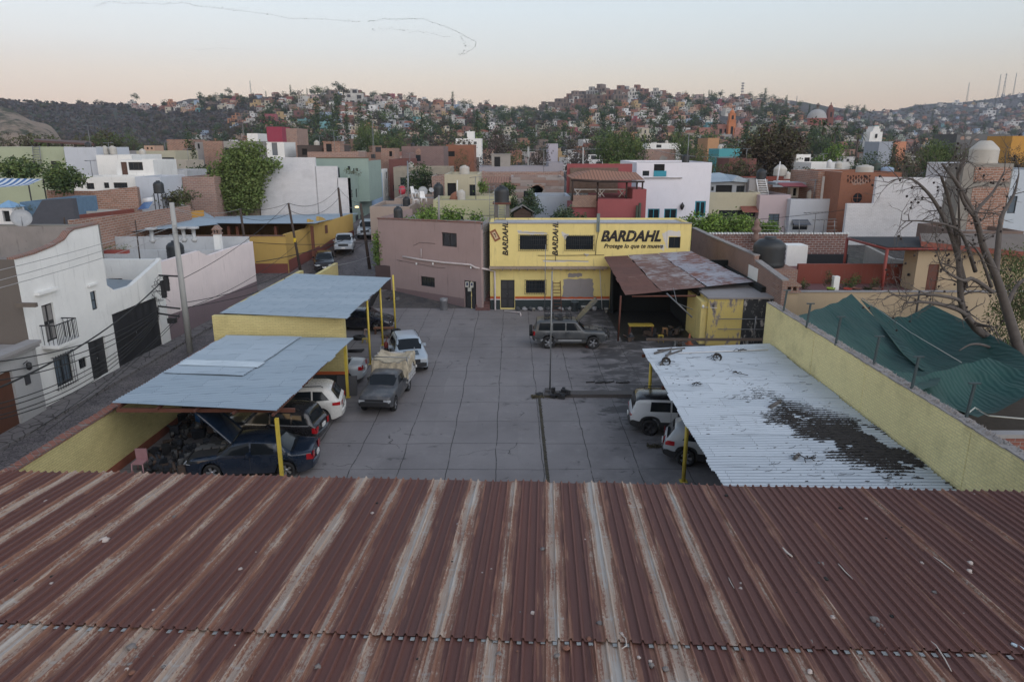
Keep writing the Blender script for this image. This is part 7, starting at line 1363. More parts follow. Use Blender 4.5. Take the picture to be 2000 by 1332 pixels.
house('house','white facade house with a dark awning window beside the brick tower',1545,1643,389,78,9,plaster('cool_white_render',(.48,.51,.56),amt=.3),[(1548,436,1577,449,'win',{'nx':3})]);mb=MB();a,b_=D(1547,429,78),D(1583,437,77.2);mb.add([(a.x,77.99,a.z),(b_.x,77.99,a.z),(b_.x+.1,77.1,a.z-.5),(a.x-.1,77.1,a.z-.5)],[(0,1,2,3)]);mb.build('awning',plain('slate_awning',(.10,.11,.13),.7),label='slate coloured awning over the small window of the white facade',cat='awning')
rc=thing('roof_cabin','little blue grey rooftop cabin with tin roof above the cream house','cabin',(0,0,0));Y=84;a,b_=D(1388,356,Y),D(1463,380,Y);facade(rc,(a.x,Y),(1,0),b_.x-a.x,b_.z-2,a.z,[HO((a.x,Y),(1,0),1438,363,1454,379),HO((a.x,Y),(1,0),1398,362,1430,376,'void'),HO((a.x,Y),(1,0),1389,365,1394,373)],plaster('cabin_grey',(.33,.35,.37),amt=.5));mb=MB();xg=D(1438,345,Y).x;mb.add([(a.x-.3,Y-.5,a.z),(xg-.6,Y-.5,a.z+.1),(xg+.0,Y-.5,a.z+.75),(b_.x+.5,Y-.5,a.z-.1),(b_.x+.5,Y+5,a.z-.1),(xg,Y+5,a.z+.75),(a.x-.3,Y+5,a.z+.7),(xg-.6,Y+5,a.z+.9)],[(0,1,7,6),(1,2,5,7),(2,3,4,5),(1,3,2)]);mb.build('roof',SHB,rc);mb=MB();mb.box(a.x,a.x+.2,Y+.26,Y+5,b_.z-2,a.z);mb.box(b_.x-.2,b_.x,Y+.26,Y+5,b_.z-2,a.z-.1);mb.build('wall',plaster('cabin_grey',(.33,.35,.37)),rc)
house('plinth','grey block plinth under the black roof tank',1464,1500,351,83,4,CONC,cat='plinth',zb=3);tank('black round water tank with a white ladder on the grey plinth',1488,330,352,19,84,TANKB);ladder('white ladder leaning on the grey tank plinth',D(1492,382,82.6),D(1486,350,82.9),1.0,7,WHITEP,.07);tank('cream water tank with a white pipe right of the black roof tank',1525,322,344,25,88,TANKW,True);mast('thin white vent pipe in front of the cream tank',(D(1518,352,86).x,86,D(1518,356,86).z),(D(1524,316,86).x,86,D(1524,316,86).z),.1,WHITEP)
house('house','dark red flat roofed house behind the tank plinth',1480,1600,350,92,8,plaster('dark_red_render',(.19,.05,.035)),roof=ROOFR)
house('house','brick wall house under the pink tin awning',1497,1546,366,86,6,BRK2);house('house','white terrace house with dark openings and a flat white slab roof',1546,1612,358,85,6,PLW,[(1549,368,1556,383,'void'),(1566,364,1606,386,'void')]);mb=MB();a,b_=D(1516,355,83),D(1660,362,83);mb.box(a.x,b_.x,83,86,b_.z,b_.z+.28);mb.build('slab_roof',plain('bluish_slab',(.30,.33,.37),.7),label='long bluish white slab roof over the white terrace house',cat='roof');mb=MB();a,b_=D(1520,358,82),D(1576,366,80.5);corr(mb,D(1530,365,80.5),D(1578,366,80.5),D(1566,358,83),D(1518,358,83),pitch=.4,amp=.05);mb.build('tin_awning',plain('pink_tin',(.22,.06,.07),.7),label='faded pink corrugated awning on the terrace house',cat='awning')
bhc=house('house','brick house with pale concrete columns behind the orange tower',1599,1646,336,80,8,BRK);mb=MB()
for px in(1609,1629):p=D(px,345,79.97);mb.box(p.x-.12,p.x+.12,79.9,79.995,3,p.z)
mb.build('columns',WHITEP,bhc).location=(-bhc.location.x,-bhc.location.y,-bhc.location.z)
ot=house('tower_house','orange brick tower with a lattice band and a round window',1644,1762,337,76,9,BRKO,cat='tower');sh=Vector((-ot.location.x,-ot.location.y,-ot.location.z));mb=MB()
for i in range(9):
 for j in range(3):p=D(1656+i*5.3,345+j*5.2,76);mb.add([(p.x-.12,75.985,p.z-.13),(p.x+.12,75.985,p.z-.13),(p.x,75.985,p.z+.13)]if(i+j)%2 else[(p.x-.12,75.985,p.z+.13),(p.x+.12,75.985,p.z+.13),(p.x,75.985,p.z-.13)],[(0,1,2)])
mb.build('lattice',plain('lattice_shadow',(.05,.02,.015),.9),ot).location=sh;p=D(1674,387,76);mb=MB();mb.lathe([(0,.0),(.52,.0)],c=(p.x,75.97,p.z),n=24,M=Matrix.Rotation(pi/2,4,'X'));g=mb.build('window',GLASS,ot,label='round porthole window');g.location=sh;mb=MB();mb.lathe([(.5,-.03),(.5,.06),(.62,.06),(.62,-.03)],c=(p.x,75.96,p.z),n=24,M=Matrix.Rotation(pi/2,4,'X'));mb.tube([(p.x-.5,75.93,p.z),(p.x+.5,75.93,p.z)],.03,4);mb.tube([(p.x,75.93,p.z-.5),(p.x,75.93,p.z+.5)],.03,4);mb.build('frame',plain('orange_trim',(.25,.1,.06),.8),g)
tank('white square ribbed tank on the orange tower roof',1690,322,337,33,80,TANKW);tank('dark green round tank between the white and blue tanks',1712,314,336,19,82,plain('dark_green_plastic',(.03,.05,.04),.5));tank('low light blue tank at the right end of the tower roof',1734,326,337,24,81,plain('light_blue_plastic',(.25,.33,.45),.5))
ww_=thing('white_wall_house','stepped white painted brick party wall right of the orange tower','wall',(0,0,0));mb=MB();Y=72
a,b_=D(1713,346,Y),D(1860,349,Y);mb.add([(a.x,Y,1),(b_.x+2.5,Y,1),(b_.x+2.5,Y,b_.z),(a.x,Y,a.z),(a.x,Y+.4,1),(b_.x+2.5,Y+.4,1),(b_.x+2.5,Y+.4,b_.z),(a.x,Y+.4,a.z)],[(0,1,2,3),(7,6,5,4),(3,2,6,7),(0,3,7,4),(1,5,6,2)]);c_=D(1655,398,Y);mb.box(c_.x,a.x-.003,Y,Y+.4,1,c_.z);d_=D(1862,319,Y+.5);mb.box(d_.x,d_.x+3,Y+.5,Y+5,1,d_.z);mb.build('wall',BRW,ww_)
Y=60;bt_=house('tank_tower','tall brick tower with a concrete frame carrying the cream water tank',1884,1981,320,Y,2.2,plaster('frame_concrete',(.24,.225,.20),amt=.7),cat='tower',pr=.02);sh=Vector((-bt_.location.x,-bt_.location.y,-bt_.location.z));mb=MB()
for l,t_,r_,b2 in((1905,327,1971,355),(1900,366,1952,470)):a,b_=D(l,t_,Y),D(r_,b2,Y);mb.box(a.x,b_.x,Y-.03,Y-.003,b_.z,a.z)
mb.build('brick_panel',BRK,bt_).location=sh;tank('large cream conical water tank on top of the brick tower',1926,275,321,51,61.15,TANKW,True)
house('house','bluish white house behind the brick tank tower at the right edge',1960,2090,332,68,8,plaster('bluish_white_render',(.44,.49,.54),amt=.3),[(1969,383,1985,417,'win',{'nx':1,'pale':1})])
house('annex','low brown roofed annex between the beige house and the tank tower',1875,2000,452,56,6,plaster('annex_brown',(.17,.12,.10),amt=.8),cat='annex',zb=0)
tw=thing('tank_stand','steel and concrete stand carrying a black tank above the yellow workshop','tank stand',(0,0,0));Y=57;mb=MB();a,b_=D(966,399,Y),D(994,437,Y)
for x in(a.x+.1,b_.x-.1):
 for y in(Y,Y+1.1):mb.box(x-.14,x+.14,y-.14,y+.14,6,a.z)
mb.build('leg',plain('stand_grey',(.12,.115,.11),.8),tw);mb=MB();mb.box(a.x-.15,b_.x+.15,Y-.25,Y+1.35,a.z,a.z+.12);mb.build('platform',RB,tw);tank('large black water tank on the tall stand above the yellow workshop',980,362,399,29,57.5,TANKB)
ladder('thin steel ladder left of the black tank stand',D(961,430,56.4),D(961,362,56.6),.35,11,GREYM,.02);ladder('steel ladder between the legs of the black tank stand',D(980,433,56.3),D(980,402,56.5),.5,6,GREYM,.025)
tank('small dark water tank on the mauve house roof',777,403,427,18,59,TANKB);mast('concrete vent pipe on the mauve house roof',(D(857,430,57).x,57,D(857,432,57).z),(D(857,382,57).x,57,D(857,382,57).z),.1,CONC)
rr=random.Random(31);
for i,px in enumerate((843,858,870,885,897,905,912,926)):
 p=D(px,431,54.8-(px-843)*.022);mb=MB()
 for k in range(3):mb.blob((rr.uniform(-.15,.15),rr.uniform(-.1,.1),.08+.07*k),.14,seed=i*3+k,n=7,rough=.4)
 mb.build('junk_pile',CL[i%2],label='dark junk heap on the mauve roof edge, '+('just left of the vent pipe','at the foot of the vent pipe','right of the vent pipe','near the middle of the heaps','above the white shutter window','third from the right corner','second from the right corner','at the right roof corner')[i],cat='junk',loc=(p.x,p.y+.6,5.95))
house('house','pale yellow green low building behind the bright trees and tank stand',846,1010,391,72,6,plaster('pale_lime_render',(.40,.39,.25),amt=.3));house('house','cream two storey house with dark door beyond the pale lime wall',868,935,341,82,8,PCR,[(917,361,929,389,'win',{'nx':2}),(874,358,891,388,'void')]);house('house','small cream room beside the dark door house',935,966,378,81,6,PCR)
mb=MB();p=D(893,390,78);mb.lathe([(0,1.05),(.3,1.0),(.65,.75),(.85,.35),(.9,0)],c=(p.x,78,p.z-.2),n=18);mb.build('dome',BRKO,label='small orange red brick dome on the cream terrace',cat='dome');mb=MB();p=D(875,372,79);mb.lathe([(0,.5),(.3,.4),(.4,0),(.3,-.4),(0,-.5)],c=(p.x-5.0,79,p.z),n=12);mb.build('red_ball',plain('bright_red',(.35,.03,.05),.5),label='red round lantern among the roof dishes',cat='lantern')
tank('black water tank left of the cream house',856,357,388,20,80,TANKB);tank('white water tank on the cream house roof',907,323,341,20,88,TANKW);mast('white metal stand beside the small dome',(D(893,378,77).x,77,D(893,384,77).z),(D(893,352,77).x,77,D(893,352,77).z),.06,WHITEP)
house('house','beige terrace with cluttered dishes and white chairs behind the mauve house',722,800,404,74,8,plaster('rose_beige_render',(.34,.27,.23),amt=.5));house('house','low beige flat roof behind the rooftop dishes',770,868,388,84,8,plaster('rose_beige_render',(.34,.27,.23),amt=.5))
dish('grey satellite dish on the cluttered roof beside the red lantern',826,374,18,78,.3);dish('pale satellite dish left on the cluttered roof',811,376,12,77,-.3);dish('small dish by the black tank',842,372,10,78,.5)
def pchair(label,px,py,Y,rz):
 p=D(px,py,Y);t=thing('garden_chair',label,'chair',p,rz);mb=MB();mb.box(-.28,.28,-.28,.28,.42,.48);mb.build('seat',WHITEP,t);mb=MB();mb.add([(-.28,.26,.48),(.28,.26,.48),(.22,.4,1.1),(-.22,.4,1.1),(-.28,.31,.48),(.28,.31,.48),(.22,.45,1.1),(-.22,.45,1.1)],[(0,1,2,3),(7,6,5,4),(3,2,6,7),(0,3,7,4),(1,5,6,2)]);mb.build('backrest',WHITEP,t)
 for sx in(-.25,.25):
  for sy_ in(-.25,.25):mb=MB();mb.tube([(sx*1.1,sy_*1.1,0),(sx,sy_,.42)],.035,5);mb.build('leg',WHITEP,t)
 return t
pchair('white garden chair right of the stacked furniture on the cluttered roof',827,396,73,.4);pchair('white garden chair tangled at the left on the cluttered roof',812,399,73,2.0);pchair('white chair standing highest on the cluttered roof',811,386,74,1.0)
t=thing('gable_shelter','little dark tiled gable shelter behind the yellow workshop roof','shelter',(0,0,0));Y=66;a,b_,c_=D(997,416,Y),D(1044,416,Y),D(1021,402,Y);mb=MB();mb.add([a,b_,c_,a+Vector((0,3,0)),b_+Vector((0,3,0)),c_+Vector((0,3,0))],[(0,2,5,3),(1,4,5,2)]);mb.build('roof',plain('grey_tile',(.20,.18,.16),.9),t);mb=MB();mb.add([a+Vector((.2,.3,-.1)),b_+Vector((-.2,.3,-.1)),c_+Vector((0,.3,-.2))],[(0,1,2)]);mb.box(a.x+.3,b_.x-.3,Y+.3,Y+2.8,2,a.z-.12);mb.build('wall',plain('shelter_brown',(.07,.045,.035),.9),t)
house('house','light blue low house with a shallow vaulted roof behind the yellow workshop',1046,1114,384,76,6,plaster('pale_blue_render',(.36,.41,.48),amt=.3));bush('monkey puzzle like tree with layered branches beside the blue vault',1036,370,425,52,68,'blue',1500,seed=61,shape='cone',sz=.22,trunk=True,name='tree',cat='tree');bush('dark ivy covered column left of the layered tree',1007,384,425,20,71,'dark',900,seed=62,sz=.2)
house('long_roof','long grey concrete roof slab above a brick and tile wing',936,1072,326,98,7,plaster('grey_violet_slab',(.29,.28,.31),amt=.5),cat='house');house('house','grey violet square roof room at the end of the long slab',1072,1101,318,98,7,plaster('grey_violet_slab',(.29,.28,.31),amt=.5));house('house','pink brick wing with patched render under the long slab',940,1101,336,94,6,BRK2);house('house','stepped brick and white wing with tiled courses',998,1102,347,86,7,brick('layered_brick',(.25,.15,.12),(.33,.31,.30),(.22,.2,.19),bw=3,bh=.35,dirt=.6));mb=MB();mb.quad(D(944,357,84),D(998,357,84),D(998,346,90),D(944,346,90));mb.build('tile_roof',MATS['clay_tiles'],label='clay tile lean-to roof left of the stepped brick wing',cat='roof')
bush('small garden tree below the clay tile lean-to',990,356,380,30,80,'green',500,seed=63,sz=.25);bush('yellowish climbing plant beside the cream room',942,352,378,14,79.5,'bright',300,seed=64,sz=.2)
PGR=plaster('pale_green_render',(.36,.40,.28),(.2,.2,.15),amt=.4)
house('house','large pale green flat house with two windows and a ladder at far left',-60,123,287,96,9,PGR,[(62,315,72,331),(100,315,118,332,'win',{'nx':2,'ft':.12})],side=PLW);ladder('steel ladder fixed to the pale green house',D(74,330,95.7),D(70,285,95.8),.9,9,GREYM,.05)
t=thing('roof_canopy','dark flat rooftop canopy on posts over the pale green house','canopy',(0,0,0));mb=MB();A,B,Cc,Dd=D(66,274,98),D(184,281,98),D(176,276,106),D(66,271,106);mb.add([A,B,Cc,Dd]+[v-Vector((0,0,.25))for v in(A,B,Cc,Dd)],[(0,1,2,3),(7,6,5,4),(0,4,5,1),(1,5,6,2),(3,7,4,0)]);mb.build('roof',plain('canopy_brown',(.09,.05,.045),.8),t);mb=MB()
for px in(68,93,120,146,183):p=D(px,280,98.2);mb.box(p.x-.12,p.x+.12,98.1,98.35,D(90,290,98).z-1,p.z-.0)
mb.build('post',BLACKM,t)
house('house','white wall block right of the pale green house',124,187,288,93,8,plaster('cool_white_render',(.48,.51,.56)),zb=2);house('house','lower white block with a small roof grille under the cream tanks',187,256,303,92,8,PLW);house('house','white cottage with brown door and wide brown window',225,298,313,86,6,PLW,[(237,317,249,345,'door',{'mat':WOODM,'pm':WOODM,'nx':1,'nz':1}),(251,317,279,333,'win',{'nx':3,'ft':.12})])
house('house','long low white building with three dark windows',140,263,346,80,6,PLW,[(169,358,184,370,'win',{'nx':2}),(203,357,213,368,'win',{'nx':2}),(222,357,249,368,'win',{'nx':4})]);house('house','bluish white blank wall next to the long low building',263,313,346,79,6,plaster('cool_white_render',(.48,.51,.56)));house('house','beige penthouse with dark strip windows far behind the white cottage',266,342,295,112,8,PCR,[(281,308,306,312),(316,308,340,312)]);house('house','grey flat annex beside the beige penthouse',230,268,295,113,8,CONC)
house('house','beige lower wing with a dark roof line',299,363,314,104,6,plaster('beige_light',(.40,.35,.29),amt=.3));house('house','small peach turret with two arches on the beige penthouse',281,301,285,114,3,plaster('peach_render',(.46,.30,.22),amt=.2),[(286,288,290,292,'void'),(294,288,298,292,'void')]);tank('left one of two cream water tanks on the white block',204,285,302,13,95,TANKW,group='cream tank pair');tank('right one of two cream water tanks on the white block',219,285,302,15,95,TANKW,group='cream tank pair')
tank('white round tank right of the two cream tanks',235,288,296,12,100,WHITEP)
house('house','white stuccoed low house with stained walls near the blue globe',315,365,333,92,6,plaster('stained_white',(.44,.45,.47),amt=.9));house('house','brick roofed low house left of the ivy wall',355,418,346,84,7,BRK2);house('house','beige gable house just left of the ivy',394,440,355,90,5,plaster('beige_old',(.30,.25,.19)));st_t=tank('black water tank on tall legs beside the ruined brick wall',308,353,378,20,72,TANKB);mb=MB();p=D(308,378,72)
for dx in(-.4,.4):
 for dy in(0,.8):mb.tube([(p.x+dx,72+dy,2.5),(p.x+dx,72+dy,p.z)],.05,5)
ts=thing('tank_stand','thin steel stand under the black tank beside the ruined wall','tank stand',(0,0,0));mb.build('leg',BLACKM,ts)
mb=MB();p=D(343,375,84);mb.lathe([(0,.55),(.4,.4),(.55,0),(.4,-.4),(0,-.55)],c=p,n=14);mb.build('globe',plain('light_blue_plastic',(.25,.33,.45),.5),label='pale blue globe tank among bushes',cat='tank')
bush('low scrubby tree behind the ruined brick wall',345,373,400,90,80,'olive',900,seed=70,sz=.3);bush('broad dark tree at the left edge before the pale green house',38,308,356,105,78,'green',2600,seed=71,sz=.3,shape='round',name='tree',cat='tree');bush('dark leafy tree right of the striped awning',118,318,384,76,70,'green',2600,seed=72,sz=.28,shape='round',name='tree',cat='tree');bush('hedge of bushes left of the ivy wall',390,326,350,60,100,'dark',700,seed=73,sz=.35)
house('house','grey white modern house with a wide dark window above the ivy',436,490,276,120,9,plaster('old_white',(.38,.38,.38),amt=.7),[(440,290,479,305,'win',{'nx':4})]);house('house','white cube on the roof left of the brick tower',482,503,261,135,5,PLW);house('house','pale green strip house with a white column',520,554,278,112,6,PLW,[(531,279,542,304,'win',{'pale':1})]);house('tower_house','tall blank brick tower house behind the white brick wall',558,579,251,130,7,BRK2,cat='tower');house('house','terracotta brick block beside the tall cypress',325,368,273,130,7,BRK);house('house','lower terracotta brick block right of the cypress',396,433,276,128,7,BRK);house('house','grey doorway house between brick blocks',380,397,278,129,6,CONC,[(386,281,390,291,'void')])
house('house','crimson gabled house below the hill',520,550,248,240,9,plaster('crimson_render',(.28,.04,.07),amt=.3));tree('tall narrow dark cypress between the brick blocks',(D(375,330,118).x,118,terr(-50,118)),D(375,259,118).z-terr(-50,118),1.0,'dark',1500,.35,81,None,'cypress','cypress','tree',True,0)
house('house','rusty dark shed roof with posts above the sage house',580,660,284,112,8,plain('shed_dark',(.07,.055,.05),.9),[(590,291,600,303,'void'),(630,290,650,303,'void')],roof=RB);house('house','pink brick low house behind the sage roofline',600,700,297,108,6,BRK2);house('house','bare brick stepped house right of the dark red tower',784,866,286,135,10,brick('mauve_brick',(.22,.14,.13),(.20,.13,.12),(.25,.22,.21),bw=.5,bh=.2));house('house','brick house with concrete bays at the centre left',871,926,283,150,9,BRKO,[(874,296,888,306,'void')]);house('house','dirty cream low wall house beside the round dark tree',768,880,327,112,7,plaster('dirty_cream',(.33,.29,.23),amt=1));house('house','small brick house with white corner posts',744,770,290,128,6,BRK,[(760,296,766,306,'void')]);house('house','rosy brick wing below the dirty cream wall',843,870,344,104,6,BRK2)
tree('dense dark round tree beside the dark red tower',(D(822,390,108).x,108,2.9),D(822,314,108).z-2.9,2.4,'dark',2600,.3,83,None,'round','tree','tree',True,0,.05)
house('villa','small white modern villa with a chimney block in the middle distance',890,940,271,230,9,PLW,[(893,277,898,282),(903,277,908,282),(914,277,919,282),(925,277,931,282)],cat='villa');house('house','white stair block on top of the small white villa',912,926,257,233,5,PLW)
house('house','pale violet gable wall behind the bare trees',1071,1090,281,150,9,plaster('violet_white',(.42,.40,.46),amt=.5));house('house','small white and sky blue house in the middle distance',1265,1330,280,190,8,PLW,[(1282,283,1292,289,'win',{'col':'teal'})]);house('house','brown pink low house beneath the sky blue house',1262,1320,292,170,8,BRK2);house('house','turquoise flat roofed block before the brown tree',1405,1452,291,150,8,plaster('turquoise_render',(.08,.32,.36),amt=.2));house('house','apricot coloured house with steps left of turquoise block',1383,1405,270,165,9,plaster('apricot_render',(.42,.24,.13),amt=.3));house('house','salmon orange block behind the tall dark cypress',1748,1771,277,200,9,plaster('salmon_render',(.50,.22,.13),amt=.2));house('house','grey blue plain gable left of the tall cypress',1718,1745,277,190,8,plaster('grey_blue_render',(.30,.33,.38),amt=.3));house('house','ochre orange roofed house at the far right edge',1978,2040,266,170,9,plaster('ochre',(.34,.20,.07)));house('house','long dusty market roof in the right middle distance',1870,1975,262,260,14,plaster('dusty_grey',(.20,.18,.17),amt=.8));house('house','white chapel with an arched wall behind the black tank',1556,1584,302,120,7,PLW,[(1571,308,1582,320,'void')],cat='chapel');house('house','row of pale roofs right of the white chapel',1585,1665,318,112,7,PLW);house('house','dark maroon wall right of the villa',1425,1478,310,112,7,plaster('dried_blood_red',(.12,.045,.045)))
tank('white round tank behind the orange tower',1639,315,330,14,108,TANKW,True);tank('pale roof tank beside the chapel arch',1621,312,328,10,110,WHITEP)
# middle distance trees
def mtree(label,px,pyT,pyB,w,Y,kind,n,seed,shape='round',sz=None,droop=0,base=.15,name='tree'):
 b_=D(px,pyB,Y);a=D(px,pyT,Y);g=terr(b_.x,Y);return tree(label,(b_.x,Y,g-.3),a.z-g+.3,w/2*Y/FP,kind,n,sz or w/2*Y/FP*.075,seed,None,shape,name,'tree',True,droop,base)
mtree('big drooping pepper tree right of the centre in the middle distance',1213,246,312,108,140,'green',9000,101,droop=2.2);mtree('second pepper tree left of the apricot house',1335,246,300,60,170,'green',4000,102,droop=1.5);mtree('lower green tree beneath the second pepper tree',1352,268,315,56,150,'green',3000,103,droop=1)
mtree('very large brown green tree left of the orange tower house',1504,240,350,135,125,'brown',12000,104);mtree('dark olive tree under the large brown tree',1455,300,355,90,105,'brown',4000,105);mtree('brownish tree right under the large brown tree',1560,318,355,80,100,'olive',2800,115)
mtree('bright green spreading tree below the domed church',1607,277,318,86,140,'bright',4500,106,shape='flat');mtree('very dark rounded tree left of the palm trees',1590,250,285,66,230,'dark',3500,107);mtree('mixed dark tree behind the roof tanks of the tower house',1700,292,345,80,110,'dark',4000,108);mtree('dark brown tree left of the big light green tree',1765,290,350,90,112,'brown',4200,109)
mtree('big light green round tree behind the white party wall',1828,266,348,96,130,'green',7000,110,droop=1.2);mtree('dark purple brown tree left of the brick tank tower',1878,278,340,66,118,'brown',3500,111);mtree('dark tree between the tank tower and the right edge',1990,290,335,60,120,'brown',2600,112)
mtree('tall narrow cypress beside the salmon orange block',1744,254,305,11,150,'dark',1100,113,'cypress',name='cypress',sz=.35);mtree('slim cypress left of the apricot house',1362,248,275,7,260,'dark',600,114,'cypress',name='cypress',sz=.5)
mtree('large bushy green tree left of the centre hill houses',716,228,292,66,240,'green',5500,116,droop=2);mtree('smaller green tree right of the large bushy tree',770,252,292,54,230,'green',3000,117);mtree('olive tree over the pink brick roofs',790,245,285,40,260,'olive',1600,118)
mtree('bare grey brown tree left of the centre',975,248,326,100,135,'grey',4200,119,sz=.28);mtree('smaller bare grey tree by the violet gable',1052,262,330,60,130,'grey',1800,120,sz=.25);mtree('leafless bushy tree right of the violet gable',1125,275,330,66,140,'grey',2400,121,sz=.3);mtree('bright green tree above the raspberry terrace roof',1196,305,338,64,105,'bright',3000,122)
mtree('grey green bush tree beside the white villa roof',1370,285,320,70,120,'olive',3000,123);mtree('olive green tree in front of the turquoise block',1425,268,300,50,170,'olive',2000,124);mtree('dark tree right of the brick bays house',905,262,300,60,210,'brown',1900,125);mtree('tree behind the grey slab roof left',860,268,300,44,220,'grey',1300,126)
mtree('big dull olive tree behind the far left terracotta blocks',205,252,302,100,190,'olive',4200,127);mtree('tall green tree right of the dull olive tree',262,246,302,36,185,'green',2600,128);mtree('olive tree between green tree and terracotta block',296,262,300,50,180,'olive',2200,129);mtree('dark reddish tree at the far left edge',8,252,290,60,180,'brown',2200,130);mtree('green tree mass behind the pale green house',80,258,292,120,190,'olive',4200,131);mtree('green tree behind the cream tanks',150,268,300,70,170,'olive',2000,132)
mtree('olive tree hiding the foot of the turquoise block',1432,297,335,60,108,'olive',3000,134);mtree('green tree before the apricot house',1392,288,330,40,106,'green',2200,135);mtree('dark tree under the salmon orange block',1762,300,350,50,100,'dark',2600,136);mtree('brown green tree before the ochre orange house',1972,282,345,70,100,'brown',4000,137);mtree('dark green tree behind the brick terraces left of centre',655,262,300,40,150,'green',2200,138);mtree('olive green tree behind the long grey slab',1000,286,330,80,112,'olive',3200,139);mtree('bushy dark tree right of the bare brick house',905,290,345,40,108,'dark',2200,140)
mtree('small dark tree by the terracotta block foot',315,288,320,40,125,'green',1200,133)
def palm(label,px,pyT,pyB,Y,r):
 b_=D(px,pyB,Y);a=D(px,pyT,Y);g=terr(b_.x,Y);t=thing('palm_tree',label,'palm tree',(b_.x,Y,g));h=a.z-g;mb=MB();mb.tube([(0,0,-.5),(0,0,h-r*.5)],[r*.12,r*.1],6);mb.build('trunk',BARK,t);mb=MB();rr=random.Random(int(px))
 for k in range(34):
  a_=rr.random()*6.28;el_=rr.uniform(-.7,1.2);L_=r*rr.uniform(.8,1.1);d=Vector((cos(a_)*cos(el_),sin(a_)*cos(el_),sin(el_)));p0=Vector((0,0,h-r*.5));q=p0+d*L_*.6;e=p0+d*L_+Vector((0,0,-L_*.35));w_=d.cross(Vector((0,0,1))).normalized()*r*.09
  mb.add([p0-w_*.3,q-w_,e,q+w_],[(0,1,2,3)],rr.choice((0,1)))
 mb.build('crown',[GR2,leafm('leaf_olive',(.085,.088,.04))],t)
palm('tallest palm tree before the domed church',1603,236,290,260,4.0);palm('shorter palm tree right of the tallest palm',1628,248,285,250,3.6);palm('palm tree nearer the chapel square',1674,252,285,250,3.4)
# churches and masts
def at(px,py,Y):v=D(px,py,Y);return v
oc_=thing('church','orange pink church with a tall domed bell tower and a low ribbed dome','church',(0,0,0));ORG=plaster('orange_stucco',(.46,.17,.07),amt=.4,sc=.2);PNK=plaster('pink_stucco',(.34,.17,.14),amt=.5,sc=.2);Y=470;s=Y/FP
def tower(par,px,tiers,Y,mat,dome,nm='tower'):
 mb=MB();c=D(px,260,Y).x;dk=MB()
 for(t_,b_,w)in tiers:
  zt,zb=D(px,t_,Y).z,D(px,b_,Y).z;h_=w/2*s_;mb.box(c-h_,c+h_,Y-h_,Y+h_,zb,zt);mb.box(c-h_*1.12,c+h_*1.12,Y-h_*1.12,Y+h_*1.12,zt-.35,zt)
  if zt-zb>3:dk.box(c-h_*.35,c+h_*.35,Y-h_-.12,Y-h_-.02,zb+(zt-zb)*.15,zb+(zt-zb)*.7)
 z0=D(px,tiers[-1][0],Y).z;r=dome[0]/2*s_;hd=dome[1]*s_;mb.lathe([(r,0),(r,.2*hd),(r*.85,.55*hd),(r*.5,.82*hd),(r*.2,.92*hd),(r*.2,1.15*hd),(r*.26,1.18*hd),(.0,1.45*hd)],c=(c,Y,z0),n=14);mb.build(nm,mat,par);dk.build('belfry_opening',DARK,par)
s_=Y/FP;tower(oc_,1427,[(236,275,13),(222,236,11)],Y,ORG,(9,7));mb=MB();a,b_=D(1368,249,Y),D(1405,275,Y);mb.box(a.x,b_.x,Y+6,Y+20,b_.z-4,a.z);a,b_=D(1405,243,Y),D(1440,275,Y);mb.box(a.x,b_.x,Y+3,Y+20,b_.z-4,a.z);a,b_=D(1433,250,Y),D(1452,275,Y);mb.box(a.x,b_.x,Y-3,Y+12,b_.z-4,a.z);mb.build('nave',PNK,oc_);mb=MB();p=D(1442,250,Y);r=8*s_;mb.lathe([(r*1.05,0),(r,.3*r),(r*.85,.7*r),(r*.5,1.0*r),(r*.2,1.1*r),(r*.2,1.4*r),(0,1.7*r)],c=(p.x,Y,p.z),n=14);mb.build('dome',plaster('grey_pink_dome',(.30,.22,.20)),oc_)
for i,px in enumerate((1410,1420)):mb=MB();a,b_=D(px-2,252,Y),D(px+2,262,Y);mb.box(a.x,b_.x,Y+2.7,Y+2.95,b_.z,a.z);mb.build('window',DARK,oc_)
dc=thing('domed_church','church with a big grey ribbed dome on a pink drum and a dark red tower','church',(0,0,0));Y=560;s_=Y/FP;mb=MB();p=D(1595,232,Y);r=17*s_;mb.lathe([(r*1.02,0),(r*.99,.22*r),(r*.88,.5*r),(r*.68,.75*r),(r*.4,.92*r),(r*.14,.98*r)],c=(p.x,Y,p.z),n=16,sm=False);mb.build('dome',plaster('grey_dome',(.33,.33,.33),amt=.6,sc=.3),dc);mb=MB();mb.lathe([(r*1.1,-.05*r),(r*1.1,.02*r),(r*1.02,.02*r)],c=(p.x,Y,p.z),n=16);mb.lathe([(r*1.0,-.75*r),(r*1.0,-.05*r)],c=(p.x,Y,p.z),n=8);mb.build('drum',plaster('pink_drum',(.34,.13,.11),sc=.3),dc)
mb=MB();zl_=p.z+.97*r;mb.lathe([(.16*r,0),(.16*r,.35*r),(.22*r,.37*r),(.18*r,.5*r),(0,.68*r)],c=(p.x,Y,zl_),n=10);mb.build('lantern',plaster('dark_lantern',(.16,.13,.11)),dc);tower(dc,1617,[(232,262,11),(214,232,10)],Y+4,plaster('dark_red_tower',(.17,.065,.05),sc=.3),(9,9));mb=MB();a,b_=D(1550,246,Y),D(1640,275,Y);mb.box(a.x,b_.x,Y-8,Y+12,b_.z-6,a.z);mb.build('nave',plaster('grey_beige_nave',(.27,.23,.20),sc=.3),dc)
for px in(1585,1594,1603):mb=MB();a,b_=D(px-1.5,236,Y),D(px+1.5,242,Y);mb.box(a.x,b_.x,Y-r*1.0-.3,Y-r*1.0-.02,b_.z,a.z);mb.build('window',DARK,dc)
